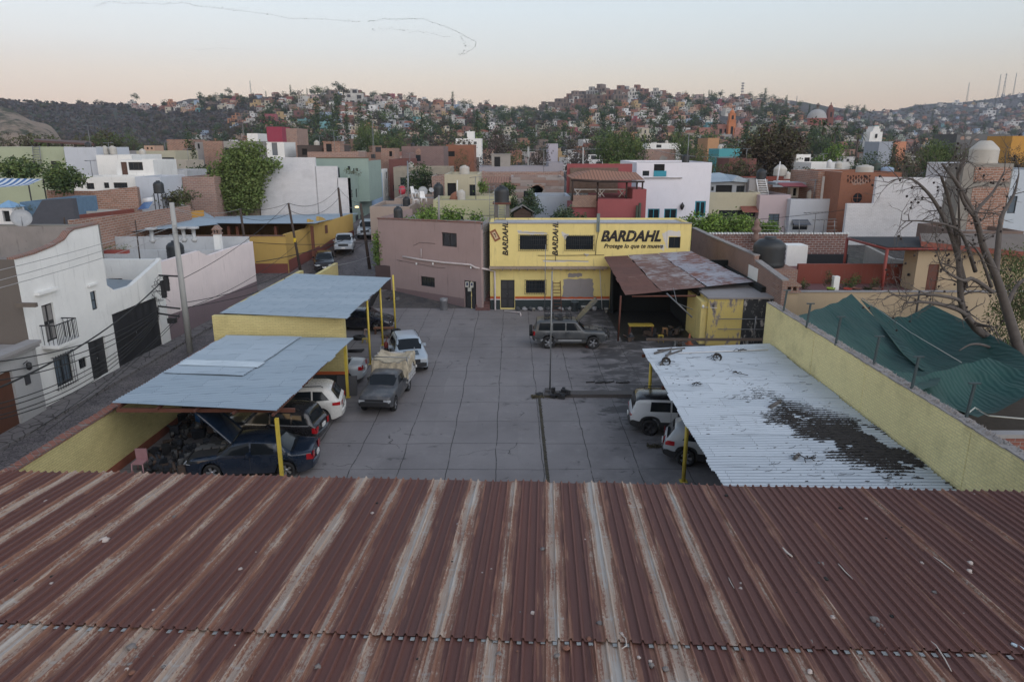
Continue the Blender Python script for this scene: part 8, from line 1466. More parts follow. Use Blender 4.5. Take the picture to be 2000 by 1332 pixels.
wc=thing('chapel','small white church with a stepped gable and bell opening','church',(0,0,0));Y=330;s_=Y/FP;mb=MB()
for l,r_,t_ in((1700,1722,258),(1705,1717,252),(1708,1714,247)):a,b_=D(l,t_,Y),D(r_,275,Y);mb.box(a.x,b_.x,Y-.01*t_/100,Y+6,b_.z-3,a.z)
mb.build('wall',PLW,wc);mb=MB();a,b_=D(1709.5,262,Y),D(1712.5,270,Y);mb.box(a.x,b_.x,Y-.3,Y-.1,b_.z,a.z);mb.build('door',DARK,wc)
def lattice_mast(label,px,pyT,pyB,Y,w=.9,tall_dish=False):
 p0=D(px,pyB,Y);p1=D(px,pyT,Y);g=min(p0.z,terr(p0.x,Y));h=p1.z-g;t=thing('radio_mast',label,'radio mast',(p0.x,Y,g));mb=MB();r=Y*.00016
 for dx,dy in((-w,-w),(w,-w),(0,w)):mb.tube([(dx,dy,0),(dx*.25,dy*.25,h)],r*1.2,3)
 n=int(h/3.0)+2
 for k in range(n):a,b_=k/n,(k+1)/n;fa,fb=1-.75*a,1-.75*b_;s=1 if k%2 else-1;mb.tube([(-w*fa*s,-w*fa,h*a),(w*fb*s,-w*fb,h*b_)],r*.8,3)
 mb.build('lattice',GREYM,t)
 if tall_dish:mb=MB();[mb.box(-1.6,1.6,-1,1,h*f,h*f+1.4)for f in(.45,.62,.78,.93)];mb.build('antennas',plain('antenna_grey',(.2,.2,.21),.6),t)
 return t
lattice_mast('thin mast standing alone on the left hill crest',491,158,190,830,.9);lattice_mast('stout mast with antennas on the central hill crest',1449,162,188,960,1.3,True);lattice_mast('faint thin mast right of the stout hilltop mast',1555,188,205,1200,1.0);lattice_mast('short leaning mast on the flank of the right mountain',1889,162,188,1850,1.8);lattice_mast('left one of the twin lattice masts on the right mountain',1950,146,175,1900,2.0,False);lattice_mast('right heavier one of the twin lattice masts on the right mountain',1961,144,173,1900,2.4,True);lattice_mast('faintest mast at the far right of the mountain crest',1981,143,170,1950,1.5)
lattice_mast('tall thin mast rising from the pink roofs left of centre',730,240,296,200,.35)
# hillside town
m,nt,b,oc=newmat('hill_wall');oi=nt.nodes.new('ShaderNodeObjectInfo');n1=noi(nt,oc,.25,5,.7);fin(nt,b,mixc(nt,mth(nt,'MULTIPLY',sstep(nt,n1,.35,.75),.55),oi.outputs['Color'],(.12,.105,.095)),.9)
HW=MATS['hill_wall'];HR=plaster('hill_roof',(.24,.20,.18),amt=1,sc=.3);HD=plain('hill_opening',(.03,.03,.034),.7)
def hproto(i,seed):
 rr=random.Random(seed);mb=MB();w,d,h=(9,8,4.2)if i%4==0 else(12,8,3.8)if i%4==1 else(7,8,7)if i%4==2 else(10,9,6.2)
 def vol(x0,x1,y0,y1,z0,z1,wins=True):
  mb.box(x0,x1,y0,y1,z0,z1,0,skip=('b','t'));mb.box(x0+.3,x1-.3,y0+.3,y1-.3,z1-.5,z1-.45,1);mb.box(x0-.05,x1+.05,y0-.05,y0+.25,z1-.001,z1+.18,0);mb.box(x0-.05,x0+.25,y0,y1,z1-.001,z1+.17,0);mb.box(x1-.25,x1+.05,y0,y1,z1-.001,z1+.17,0)
  if wins:
   z=max(z0,0)+.5
   while z+2.0<z1:
    x=x0+.7+rr.random()
    while x+1.1<x1-.3:
     q=rr.random()
     if q<.75:ww,hh=rr.choice(((1.1,1.3),(1.0,2.0),(1.8,1.5),(2.4,1.9)));ww=min(ww,x1-.3-x);zo=.7 if hh<1.6 else 0;mb.box(x,x+ww,y0-.10,y0-.02,z+zo,z+zo+hh,2)
     x+=1.6+rr.random()*2
    z+=2.9
 vol(-w/2,w/2,0,d,-6,h)
 if i in(1,3,5):u=rr.uniform(-w/2,0);vol(u,u+w*.45,1.5,d,h-.3,h+3)
 if i in(4,):vol(-w/2,w*.1,2,d,h-.3,h+2.9)
 if i==2:vol(w/2-.01,w/2+5,1,d-1,-6,3.2)
 if i==6:mb.add([(-w/2-.4,-.4,h),(w/2+.4,-.4,h),(w/2+.4,d/2,h+1.7),(-w/2-.4,d/2,h+1.7),(-w/2-.4,d+.4,h),(w/2+.4,d+.4,h)],[(0,1,2,3),(3,2,5,4),(0,3,4),(1,5,2)],3)
 if i==7:vol(-w/2-4,-w/2+.01,-2,d-2,-6,3.3);vol(-2,2,2,6,h-.3,h+2.4)
 if rr.random()<.7:mb.lathe([(.6,0),(.6,1.1),(.2,1.4)],c=(rr.uniform(-w/3,w/3),d*.6,h-.4),n=7,mi=0)
 return mb
RT=plain('hill_tiles',(.22,.085,.055),.9);HM=[HW,HR,HD,RT]
HP=[hproto(i,50+i).mesh('hillside_house',HM)for i in range(8)]
SHAPE=['low flat','two tier','narrow tall','boxy','wide stepped','long stepped','tile roofed','rambling']
PAL=[('white',(.62,.62,.62),11),('off white',(.52,.50,.46),9),('cream',(.48,.42,.30),6),('grey',(.30,.30,.30),7),('pale pink',(.46,.32,.29),6),('brick red',(.26,.11,.075),9),('terracotta',(.36,.17,.10),7),('ochre',(.46,.30,.10),4),('dull brown',(.20,.14,.11),8),('maroon',(.20,.06,.06),3),('peach',(.50,.31,.20),4),('turquoise',(.10,.38,.42),1),('sky blue',(.26,.38,.55),2),('crimson',(.36,.045,.08),1),('sage green',(.26,.32,.24),2),('orange',(.45,.17,.06),3)]
PAL=[(n_,tuple(.98*(c_*.68+.32*sum(q)/3)for c_ in q),k_)for n_,q,k_ in PAL]
PALW=[p for p in PAL for _ in range(p[2])]
def zone(px,py):
 sk=lut(SKY,px)
 if py<sk+1:return 0
 if px<255:return 0
 if px<455:return .9 if sk+1<py<sk+15+(px-270)*.06 else(.5 if py>268 and px>370 else 0)
 if px<520:return .8 if py<sk+14 or py>235 else .1
 if px<1000:return .95
 if px<1060:return .45
 if px<1640:return .95
 if px<1700:return .6
 if py<sk+16:return .04
 return .55 if py>232 else(.4 if abs(py-(228-(px-1700)*.03))<6 or abs(py-207)<3 and px>1800 else .10)
def excl(px,py):return(1398<px<1456 and 228<py<285)or(1572<px<1632 and 208<py<255)
rr=random.Random(41);HS=[];SP={}
def free(px,py,rx,ry):
 kx,ky=int(px/30),int(py/12)
 for i in range(kx-2,kx+3):
  for j in range(ky-3,ky+4):
   for(qx,qy,sx,sy_)in SP.get((i,j),()):
    if abs(qx-px)<(rx+sx)and abs(qy-py)<(ry+sy_):return False
 return True
def addsp(px,py,rx,ry):SP.setdefault((int(px/30),int(py/12)),[]).append((px,py,rx,ry))
FIX=[(1062,214,'dull brown',3,1.3),(1078,211,'dull brown',4,1.3),(1096,206,'dull brown',5,1.5),(1112,202,'brick red',3,1.5),(1128,198,'dull brown',3,1.6),(1142,193,'dull brown',5,1.6),(1156,190,'grey',3,1.6),(1170,186,'dull brown',3,1.7),(1186,182,'brick red',2,1.9),(1198,181,'dull brown',3,1.9),(1212,184,'brick red',5,1.7),(1228,184,'grey',4,1.5),(1244,186,'brick red',3,1.5),(1262,187,'brick red',5,1.4),(1280,189,'off white',3,1.3),(1297,190,'brick red',1,1.4),(1105,214,'dull brown',3,1.5),(1130,211,'brick red',1,1.6),(1150,207,'dull brown',3,1.5),(1172,204,'dull brown',5,1.7),(1192,202,'brick red',3,1.7),(1212,201,'dull brown',3,1.6),(1122,206,'off white',7,1.4),(1186,199,'cream',1,1.5),(1238,192,'off white',3,1.4),(692,204,'off white',7,2.2),(712,208,'grey',5,1.6),(655,197,'dull brown',5,2.0),(748,242,'white',2,1.4),(730,222,'white',1,1.5),(535,250,'crimson',1,1.8),(597,247,'turquoise',0,1.6),(635,256,'turquoise',2,1.1),(640,246,'sky blue',1,1.7),(590,238,'maroon',1,1.6),(500,208,'ochre',5,1.3),(1330,212,'ochre',2,1.4),(1322,227,'orange',3,1.3),(1370,200,'pale pink',1,2.0),(860,212,'orange',6,1.6),(850,219,'peach',1,1.6),(960,244,'grey',2,1.3),(1860,192,'off white',0,2.0),(1870,203,'white',1,2.2),(1920,208,'white',4,2.0),(1840,207,'off white',1,2.0),(1955,210,'white',5,2.0),(1935,225,'white',7,2.2),(1980,245,'white',7,1.6)]
for px,py,cn,sh_,sc in FIX:
 p=hit(px,py+3)
 if p is None:continue
 sc*=.98 if 1040<px<1310 and py<216 else .75;k=FP/p.y;HS.append((p,px,py,cn,sh_,sc));addsp(px,py,5.5*sc*k*.8,3.4*sc*k*.5)
tries=0
while len(HS)<1350 and tries<50000:
 tries+=1;px=rr.uniform(-20,2020);py=172+rr.random()**.9*166
 if rr.random()>zone(px,py)or excl(px,py):continue
 p=hit(px,py,140)
 if p is None or p.y<150 or any(a-6<p.x<b_+6 and c-7<p.y<d+6 for a,b_,c,d in FOOT):continue
 k=FP/p.y;sc=rr.uniform(.5,.9);sh_=rr.randrange(8);wd=(4.5,6,5,5,4.5,6,5,6)[sh_]*sc*k
 if not free(px,py,wd*.62,1.8*sc*k*.62):continue
 HS.append((p,px,py,rr.choice(PALW)[0],sh_,sc));addsp(px,py,wd*.62,1.8*sc*k*.62)
CD={p[0]:p[1]for p in PAL}
SEC=[(260,'above the far left scrub slope'),(350,'on the far left ridge'),(455,'right on the far left ridge'),(520,'under the lone left mast'),(580,'left of the bushy green tree'),(640,'near the turquoise hill houses'),(700,'beside the big white hill block'),(760,'right of the white hill block'),(820,'above the bare brick house'),(890,'above the round street tree'),(950,'above the small white villa'),(1010,'in the saddle between hills'),(1070,'left of the brown apartments'),(1130,'under the left brown apartments'),(1200,'under the middle brown apartments'),(1270,'under the right brown apartments'),(1340,'above the sky blue house'),(1400,'left above the orange church'),(1460,'directly above the orange church'),(1520,'above the large brown tree'),(1570,'left of the domed church'),(1640,'around the domed church'),(1700,'right of the domed church'),(1760,'above the tall right cypress'),(1830,'at the right mountain foot'),(1900,'on the right mountain middle'),(3000,'on the right mountain end')]
def where(px,py):
 s=next(t for x,t in SEC if px<x);sk=lut(SKY,px);f=(py-sk)/(300-sk);return('on top ' if f<.1 else 'high ' if f<.33 else 'halfway ' if f<.62 else 'low ')+s
def ordinalise(items):
 G_={}
 for it in items:G_.setdefault(it[0],[]).append(it)
 nm=['first','second','third','fourth','fifth','sixth','seventh','eighth','ninth','tenth']
 for k,L in G_.items():
  L.sort(key=lambda i:i[1])
  for j,it in enumerate(L):
   if len(L)==1:it[2]['label']=k
   elif len(L)==2:it[2]['label']=('left ' if j==0 else 'right ')+k
   elif j<10:it[2]['label']=nm[j]+' from left, '+k
   else:it[2]['label']=nm[min(j-10,9)]+' from right, '+k
HS.sort(key=lambda h:h[0].y);lab=[];NI=235
fixn=[h for h in HS if h[1:3]in[(f[0],f[1])for f in FIX]];rest=[h for h in HS if h not in fixn]
for h in fixn+rest[:NI-len(fixn)]:
 p,px,py,cn,sh_,sc=h;o=bpy.data.objects.new('hillside_house',HP[sh_]);COL.objects.link(o);o.location=p;o.scale=(sc*(1 if(int(px)+int(py))%2 else-1),sc,sc);jt=rr.uniform(.8,1.1);o.color=(*[c*jt for c in CD[cn]],1);o.rotation_euler=(0,0,rr.gauss(0,.25));o.scale[0]=abs(o.scale[0]);tag(o,None,'house','houses on the far hillsides');lab.append([cn+' '+SHAPE[sh_]+' house '+where(px,py),px,o])
ordinalise(lab)
mb=MB();mats=[];idx={}
for h in rest[NI-len(fixn):]:
 p,px,py,cn,sh_,sc=h
 if cn not in idx:idx[cn]=len(mats)+3;mats.append(plaster('hill_'+cn.replace(' ','_'),CD[cn],amt=.9,sc=.25))
 me=HP[sh_];M=Matrix.Translation(p)@Matrix.Rotation(rr.gauss(0,.25),4,'Z')@Matrix.Diagonal((sc,sc,sc,1));o_=len(mb.v);mb.v+=[tuple(M@v.co)for v in me.vertices]
 for f in me.polygons:mb.f.append([o_+i for i in f.vertices]);mb.m.append(idx[cn]if f.material_index==0 else f.material_index-1);mb.sm.append(False)
mb.build('distant_houses',[HR,HD,RT]+mats,kind='stuff',label='hundreds of tiny far houses packed over the distant hillsides',cat='houses')
def tproto(kind,shape,n,seed):
 mb=MB();r=random.Random(seed)
 if shape=='round':L=[(0,0,3.6,2.9,2.9,2.6)]+[(r.uniform(-2,2),r.uniform(-2,2),r.uniform(2.4,5),1.7,1.7,1.5)for _ in range(4)]
 elif shape=='wide':L=[(r.uniform(-4,4),r.uniform(-2,2),r.uniform(1.6,3.6),2.4,2.2,1.7)for _ in range(7)]
 elif shape=='cypress':L=[(0,0,1.2+k*1.5,1.0*(1-k/8),1.0*(1-k/8),1.2)for k in range(7)]
 else:L=[(r.uniform(-1.5,1.5),r.uniform(-1.5,1.5),r.uniform(4,8),1.8,1.8,1.3)for _ in range(5)]
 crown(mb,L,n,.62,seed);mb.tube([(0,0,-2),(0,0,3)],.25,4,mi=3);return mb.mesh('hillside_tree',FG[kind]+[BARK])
TPR=[(tproto('dark','round',420,1),'dark round tree'),(tproto('green','round',420,2),'green round tree'),(tproto('dark','wide',520,3),'wide dark tree clump'),(tproto('brown','wide',480,4),'brownish spreading tree'),(tproto('dark','cypress',260,5),'slim cypress'),(tproto('blue','tall',380,6),'tall open bluish tree'),(tproto('grey','round',300,7),'bare greyish tree'),(tproto('olive','wide',480,8),'olive spreading tree')]
TS=[];tries=0
TF=[(418,186,5,2.0),(405,200,2,2.2),(430,196,2,2.4),(445,196,2,2.0),(463,197,2,1.8),(504,186,4,1.8),(518,188,4,1.5),(520,190,4,1.3),(537,188,4,1.5),(568,186,4,1.8),(589,182,5,2.8),(600,184,4,1.2),(612,185,2,2),(630,184,2,1.8),(648,180,2,1.8),(640,180,4,1.9),(665,180,2,1.9),(678,180,5,2.0),(700,182,0,1.2),(735,188,0,1.3),(770,188,0,2.4),(755,194,2,2),(800,196,2,2.2),(825,192,4,1.5),(832,194,4,1.7),(872,198,0,1.8),(890,200,2,2),(915,202,4,1.7),(922,203,4,1.6),(938,203,4,1.9),(956,205,4,1.5),(980,206,2,2),(1012,206,4,2.6),(1006,206,2,2.2),(1025,207,4,1.8),(1035,208,4,1.8),(1045,209,2,2.0),(1300,188,0,1.6),(1320,186,0,1.8),(1335,189,2,1.8),(1384,192,4,1.9),(1389,192,4,1.7),(1407,190,0,2.0),(1430,191,2,1.8),(1466,190,0,1.9),(1490,192,2,2.0),(1505,196,2,2.0),(1525,199,2,2.0),(1580,222,4,2.2),(1592,216,2,1.8),(1660,214,2,2.4),(1700,212,2,2.4),(1730,204,2,2.6),(1760,202,2,2.6),(1790,200,2,2.2),(1820,197,2,2.4),(1845,193,2,2.4),(1880,186,2,2.4),(1910,181,2,2.6),(1940,175,2,2.6),(1970,171,2,2.6),(1175,215,2,1.8),(1210,196,0,2.0),(1222,200,0,2.2),(1255,196,2,2.2),(1268,206,0,2.4),(1180,232,2,2.8),(1060,235,2,3.2),(1085,238,2,3.4),(1030,240,1,3.0),(1000,236,2,3.2),(985,246,1,3.6),(1010,250,2,3.4),(1050,252,3,3),(1110,230,0,2.4),(1380,222,2,2.4),(1520,232,2,3.4),(1500,226,2,3),(1540,224,2,2.8),(1570,232,2,2.6)]
for px,py,k,sc in TF:
 sc*=.5 if k==4 else .72;p=hit(px,py+2)
 if p:TS.append((p,px,py,k,sc))
while len(TS)<950 and tries<40000:
 tries+=1;px=rr.uniform(-30,2030);py=172+rr.random()*150;z=zone(px,py);sk=lut(SKY,px)
 if py<sk+1:continue
 den=.9 if z>.3 else .35
 if px<455 and z==0:den=.30
 if rr.random()>den or excl(px,py):continue
 p=hit(px,py)
 if p is None or p.y<210:continue
 bush_=(px<500 and z==0)or(px>1650 and z<.3);k=rr.choice((0,0,1,2,2,3,0,5,3,7,6,4))if not bush_ else rr.choice((2,3,7,0));sc=rr.uniform(.8,1.8)*(1.0 if not bush_ else .7);kk=FP/p.y
 if not free(px,py,.2*kk*sc,-.6*kk*sc):continue
 TS.append((p,px,py,k,sc));addsp(px,py,1.1*sc*kk,.5*sc*kk)
NT=190;fx=TS[:len(TF)];rs_=sorted(TS[len(TF):],key=lambda t:t[0].y);lab=[]
for p,px,py,k,sc in fx+rs_[:NT-len(fx)]:
 o=bpy.data.objects.new('hillside_tree' if k!=4 else 'cypress',TPR[k][0]);COL.objects.link(o);o.location=p;o.scale=(sc,sc,sc*rr.uniform(.85,1.1));o.rotation_euler=(0,0,rr.random()*6);tag(o,None,'tree','trees on the far hillsides');lab.append([TPR[k][1]+' '+where(px,py),px,o])
ordinalise(lab)
mb=MB();tm=[];ti={}
for m_ in[q for k in('dark','green','brown','blue','grey','olive')for q in FG[k]]+[BARK]:
 if m_.name not in ti:ti[m_.name]=len(tm);tm.append(m_)
for p,px,py,k,sc in rs_[NT-len(fx):]:
 me=TPR[k][0];M=Matrix.Translation(p)@Matrix.Rotation(rr.random()*6,4,'Z')@Matrix.Diagonal((sc,sc,sc,1));o_=len(mb.v);mb.v+=[tuple(M@v.co)for v in me.vertices];mi=[ti[q.name]for q in me.materials]
 for f in me.polygons:mb.f.append([o_+i for i in f.vertices]);mb.m.append(mi[f.material_index]);mb.sm.append(False)
mb.build('hill_woodland',tm,kind='stuff',label='mass of small far trees and scrub over the hills',cat='woodland')
mb=MB()
for i in range(5200):
 px=rr.uniform(-40,560)if i<3600 else rr.uniform(1620,2040);py=lut(SKY,px)+1+rr.random()*90
 if i>=3600 and py>262:continue
 p=hit(px,py)
 if p is None or p.y<320:continue
 s_=rr.uniform(1.0,2.6)
 for k in range(4):
  a=rr.random()*6.3;q=Vector((rr.gauss(0,s_*.5),rr.gauss(0,s_*.5),rr.random()*s_*.7));u=Vector((cos(a),sin(a),rr.uniform(-.3,.5)))*s_*.6;w_=Vector((-sin(a)*.3,cos(a)*.3,.9))*s_*.45;c=p+q;mb.add([c-u-w_,c+u-w_,c+u+w_,c-u+w_],[(0,1,2,3)],rr.choice((0,0,1,2,3)))
mb.build('hill_scrub',[plain('scrub_purple',(.050,.042,.045),.95),plain('scrub_green',(.035,.045,.030),.95),plain('scrub_tan',(.10,.08,.065),.95),plain('scrub_grey',(.075,.065,.066),.95)],kind='stuff',label='dry purple grey scrub covering the bare hillsides',cat='scrub')
# poles, transformers and wires
WPOLE=plaster('concrete_pole',(.33,.33,.32),amt=.4);PX0,PY0=-19.35,41.0;top0=D(338,396,PY0).z
cp=mast('thick pale concrete utility pole beside the far left carport',(PX0,PY0,0),(PX0,PY0,top0),.19,WPOLE,'utility_pole','utility pole')
def PZ(px,py,Y=PY0):return D(px,py,Y)
mb=MB();a,b_=PZ(322,541),PZ(352,541)
mb.tube([PZ(312,655-0,41),PZ(312,600,41)],.03,4)
mb=MB()
for l in((308,598,352,603),(308,612,350,618),(310,538,352,540)):mb.tube([PZ(l[0],l[1])-Vector((PX0,PY0,0)),PZ(l[2],l[3])-Vector((PX0,PY0,0))],.05,4)
mb.tube([PZ(308,600)-Vector((PX0,PY0,0)),PZ(308,616)-Vector((PX0,PY0,0))],.05,4);mb.build('crossarm',BLACKM,cp)
mb=MB()
for px,py in((296,455),(358,453),(378,453)):p=PZ(px,py)-Vector((PX0,PY0,0));mb.lathe([(.0,.30),(.34,.28),(.34,.18),(.12,.14),(.10,-.35),(.22,-.42),(.10,-.6),(.0,-.62)],c=p,n=8)
mb.tube([PZ(292,462)-Vector((PX0,PY0,0)),PZ(382,460)-Vector((PX0,PY0,0))],.05,4);mb.build('insulator',plain('insulator_grey',(.36,.37,.38),.5),cp,label='street light heads on the crossbar')
mb=MB();p=PZ(325,552)-Vector((PX0,PY0,0));mb.box(p.x-.12,p.x+.12,-.1,.1,p.z-.5,p.z+.35);mb.build('junction_box',BLACKM,cp);mb=MB();p=PZ(320,565)-Vector((PX0,PY0,0));mb.box(p.x-.14,p.x+.1,-.1,.1,p.z-.5,p.z+.5);mb.build('junction_box',BLACKM,cp);mb=MB();p=PZ(337,626)-Vector((PX0,PY0,0));mb.box(p.x-.25,p.x+.2,-.15,.15,p.z-.15,p.z+.15);mb.build('transformer',BLACKM,cp)
rr=random.Random(9);mb=MB()
for k in range(14):p=PZ(312+rr.uniform(-10,10),560+rr.uniform(-12,30))-Vector((PX0,PY0,0));mb.tube([p+Vector((r_*cos(t_),.1*sin(t_*2),r_*sin(t_)))for t_ in[i*.7 for i in range(9)]for r_ in[rr.uniform(.2,.45)]],.012,3)
mb.build('cable_loops',BLACKM,cp)
PM=plain('brown_pole',(.05,.035,.028),.85,var=.4)
def pole2(label,px,pyT,pyB,Y,r=.12,tilt=0,band=None):
 b_=D(px,pyB,Y);zt=D(px,pyT,Y).z;z0=terr(b_.x,Y);t=mast(label,(b_.x,Y,z0),(b_.x+tilt,Y,zt),r,PM,'utility_pole','utility pole')
 if band:z=D(px,band,Y).z-z0;mb=MB();mb.lathe([(r*1.02,-.35),(r*1.02,.0)],c=(tilt*z/(zt-z0),0,z),n=8);mb.build('band',plain('yellow_band',(.6,.42,.02),.6),t)
 return(b_.x+tilt,Y,zt)
T1=pole2('dark street pole with a yellow band rising behind the pink corner',490,408,560,60.5,.13,-.25,464);T2=pole2('dark leaning street pole with a yellow band before the ochre wall',588,397,535,61.8,.13,-.6,465);T3=pole2('grey wooden pole before the sage house',671,367,455,74.5,.16,-.25);T4=pole2('dark brown pole beside the leafy mauve house corner',724,398,560,63.5,.15,-.5,None);T5=pole2('short dark square pole carrying a meter on the ochre wall',626,437,510,69,.22,-.1)
tp_=D(273,505,49);mast('thin rusty antenna pole on the white terrace',(tp_.x,49,4.2),(D(264,430,49).x,49,D(264,430,49).z),.05,PM)
mast('dark short pipe on the grey flat roof near the dish',(D(127,440,50).x,50,D(127,444,50).z),(D(125,425,50).x,50,D(125,425,50).z),.07,PM)
WIREM=plain('wire_black',(.02,.02,.02),.7);WIREG=plain('wire_grey',(.30,.30,.30),.5)
def wire(label,A,B,sag=.5,r=.02,mat=None,grp='overhead wires'):
 A,B=Vector(A),Vector(B);n=18;mb=MB();c0=A.copy();mb.tube([A.lerp(B,i/n)-Vector((0,0,4*sag*(i/n)*(1-i/n)))-c0 for i in range(n+1)],r,4);return mb.build('cable',mat or WIREM,label=label,cat='cable',group=grp,loc=c0)
P_=lambda px,py,Y:D(px,py,Y)
wire('thick black cable from the pole junction down to the left, thickest of all',P_(318,548,41),P_(-20,765,24),.55,.045)
wire('pale power line crossing the white house, highest of three',P_(338,432,41),P_(-10,530,27),.12,.014,WIREG);wire('pale power line crossing the white house, middle of three',P_(345,440,41),P_(-10,550,27),.12,.014,WIREG);wire('pale power line crossing the white house, lowest of three',P_(350,452,41),P_(-10,565,27),.12,.014,WIREG)
for i,(a,b_,y,nm)in enumerate(((603,668,1,'uppermost'),(606,690,2,'second'),(610,705,3,'third'),(613,812,4,'fourth'),(616,822,5,'fifth'),(618,835,6,'sixth'),(622,842,7,'lowest'))):
 wire(nm+' black cable of the bundle sweeping down from the crossarm to the left edge',P_(311,a,41),P_(-15,b_-20+(60 if i<3 else 0),23.5),.5+.08*i,.022)
wire('cable swooping from crossarm into the street on the left',P_(352,612,41),P_(60,845,24),.4,.02);wire('cable crossing in front of the garage gate',P_(352,618,41),P_(90,842,25),.3,.018)
wire('black line running from pole over the pink house to the ochre wall, upper',P_(352,547,41),T2,.5,.022);wire('black line running from pole over the pink house, lower',P_(356,592,41),P_(600,510,60),.5,.022);wire('line sagging along the street over the far carport',P_(356,602,41),P_(720,470,63),.9,.02);wire('second line sagging along the street over the far carport',P_(356,606,41),T5,.9,.02)
wire('thin double line from concrete pole top to the first dark pole',(PX0,PY0,top0-.3),T1,.35,.014,WIREG);wire('thin line below it to the first dark pole',P_(345,410,41),(T1[0],T1[1],T1[2]-.5),.4,.014,WIREG);wire('line between the two banded dark poles',T1,T2,.3,.016);wire('lower line between the two banded dark poles',(T1[0],T1[1],T1[2]-.7),(T2[0],T2[1],T2[2]-.9),.4,.016);wire('line from the leaning pole up to the grey wooden pole',T2,T3,.9,.02);wire('lower line from the leaning pole to the grey wooden pole',(T2[0],T2[1],T2[2]-.6),(T3[0],T3[1],T3[2]-1.0),1.0,.02);wire('line across the street to the brown pole',T3,T4,.3,.016)
wire('horizontal black cable along the ochre wall',P_(440,468,61.5),P_(725,472,63),.35,.022);wire('thick cable crossing low above the parked cars',P_(500,512,60),P_(724,447,63),.4,.03);wire('pale cable from the brown pole down toward the far carport',P_(724,500,63),P_(640,520,50),.15,.015,WIREG)
wire('long horizontal wire over the pink and white facades at right',P_(1340,436,74),P_(1660,409,74),.25,.025);wire('dark cable from mauve roof to the tank stand',P_(860,407,57),P_(966,421,57),.2,.02);wire('thin wire in the middle distance left of the pepper tree',P_(1020,292,160),P_(1260,287,160),.3,.05,WIREG);wire('thin wire in the middle distance over the villa',P_(1260,287,160),P_(1440,306,110),.8,.04,WIREG)
mast('white concrete pole in the middle distance by the violet gable',(D(1032,326,130).x,130,3),(D(1032,287,130).x,130,D(1032,287,130).z),.25,WPOLE);mast('pole with crossarm right of the violet gable',(D(1139,325,130).x,130,3),(D(1139,288,130).x,130,D(1139,288,130).z),.18,WPOLE);mast('grey street lamp pole at the centre left',(D(797,395,90).x,90,3),(D(796,315,90).x,90,D(796,315,90).z),.12,GREYM)
t=thing('street_lamp','lit yellow street lamp on the sage green house wall','street lamp',D(697,405,86));mb=MB();mb.tube([(-.9,0,-.1),(0,0,0)],.05,5);mb.build('arm',GREYM,t);mb=MB();mb.lathe([(.0,.15),(.22,.1),(.25,-.05),(.0,-.12)],n=10);lm,nt,b,oc=newmat('lamp_glow');b.inputs['Base Color'].default_value=(1,.8,.45,1);b.inputs['Emission Color'].default_value=(1,.72,.35,1);b.inputs['Emission Strength'].default_value=1.4;mb.build('lamp_head',lm,t)
for px,py,Y,lb in((712,0,0,''),):
 pass
def aerial(label,px,pyT,pyB,Y):
 p0,p1=D(px,pyB,Y),D(px,pyT,Y);t=thing('tv_aerial',label,'aerial',p0);h=p1.z-p0.z;mb=MB();mb.tube([(0,0,0),(0,0,h)],.03,4);mb.tube([(-1,0,h),(1,0,h+.1)],.02,4)
 for k in range(6):x=-.9+k*.36;mb.tube([(x,-.4,h+.05*x),(x,.4,h+.05*x)],.015,4);
 mb.build('rods',plain('aerial_grey',(.12,.12,.12),.6),t)
aerial('tv aerial on the long brick wall before the white facade',1607,430,458,61);aerial('second tv aerial rising by the white facade window',1589,416,458,60.5)
for px in(1533,1561,1630):p0,p1=D(px,458,61),D(px,430,61);mast({1533:'left',1561:'middle',1630:'right'}[px]+' thin fence post on the long brick wall',p0,p1,.04,GREYM)
for k in range(3):wire(('top','middle','bottom')[k]+' fence wire strung above the long brick wall',P_(1484,433+k*8,61),P_(1635,434+k*8,61),.02,.012,WIREG)
rr=random.Random(66);tb=tank('black water tank on the low roof behind the violet gable',1100,286,296,8,152,TANKB);tc=tank('cream water tank among the pink brick roofs left of centre',650,284,297,10,125,TANKW)
RP=[plaster('patch_grey',(.30,.28,.26),amt=1),BRK,plaster('patch_pale',(.42,.40,.37),amt=1)]
for lb,x0,x1,y0,y1,z,ho,zb,nw in ROOFS:
 if y0<62 or 'villa' in lb or 'plinth' in lb or 'chapel' in lb:continue
 sh=Vector((-ho.location.x,-ho.location.y,-ho.location.z))
 if x1-x0>7.5 and y1-y0>5 and rr.random()<.45:
  u=rr.uniform(x0+.5,x1-3.5);w_=rr.uniform(2.2,3.2);h=rr.uniform(1.3,2.0);mb=MB();mb.box(u,u+w_,y0+2.2,y0+4.8,z-.1,z+h);mb.box(u-.12,u+w_+.12,y0+2.1,y0+4.9,z+h,z+h+.12);rm=mb.build('roof_room',rr.choice((RP[0],BRK2,PLW,BRK)),ho);rm.location=sh;mb=MB();mb.box(u+.4,u+1.2,y0+2.16,y0+2.19,z+.1,z+h-.25);mb.build('door',DARK,rm)
 if nw==0 and x1-x0>5 and rr.random()<.8:
  for k in range(rr.randint(1,3)):cx=rr.uniform(x0+1.2,x1-1.2);cz=z-rr.uniform(.5,2.2);rx,rz=rr.uniform(.5,1.1),rr.uniform(.25,.7);mb=MB();mb.add([(max(x0+.05,min(x1-.05,cx+rx*cos(a_*.5)*rr.uniform(.7,1.15))),y0-.006,min(z+.2,cz+rz*sin(a_*.5)*rr.uniform(.7,1.2)))for a_ in range(12)],[tuple(range(12))]);mb.build('plaster_patch',rr.choice(RP),ho).location=sh
  if rr.random()<.6:cx=rr.uniform(x0+1,x1-1.6);mb=MB();mb.box(cx,cx+rr.uniform(.7,1.1),y0-.02,y0-.004,z-2.3,z-1.2);mb.build('window',GLASS,ho).location=sh
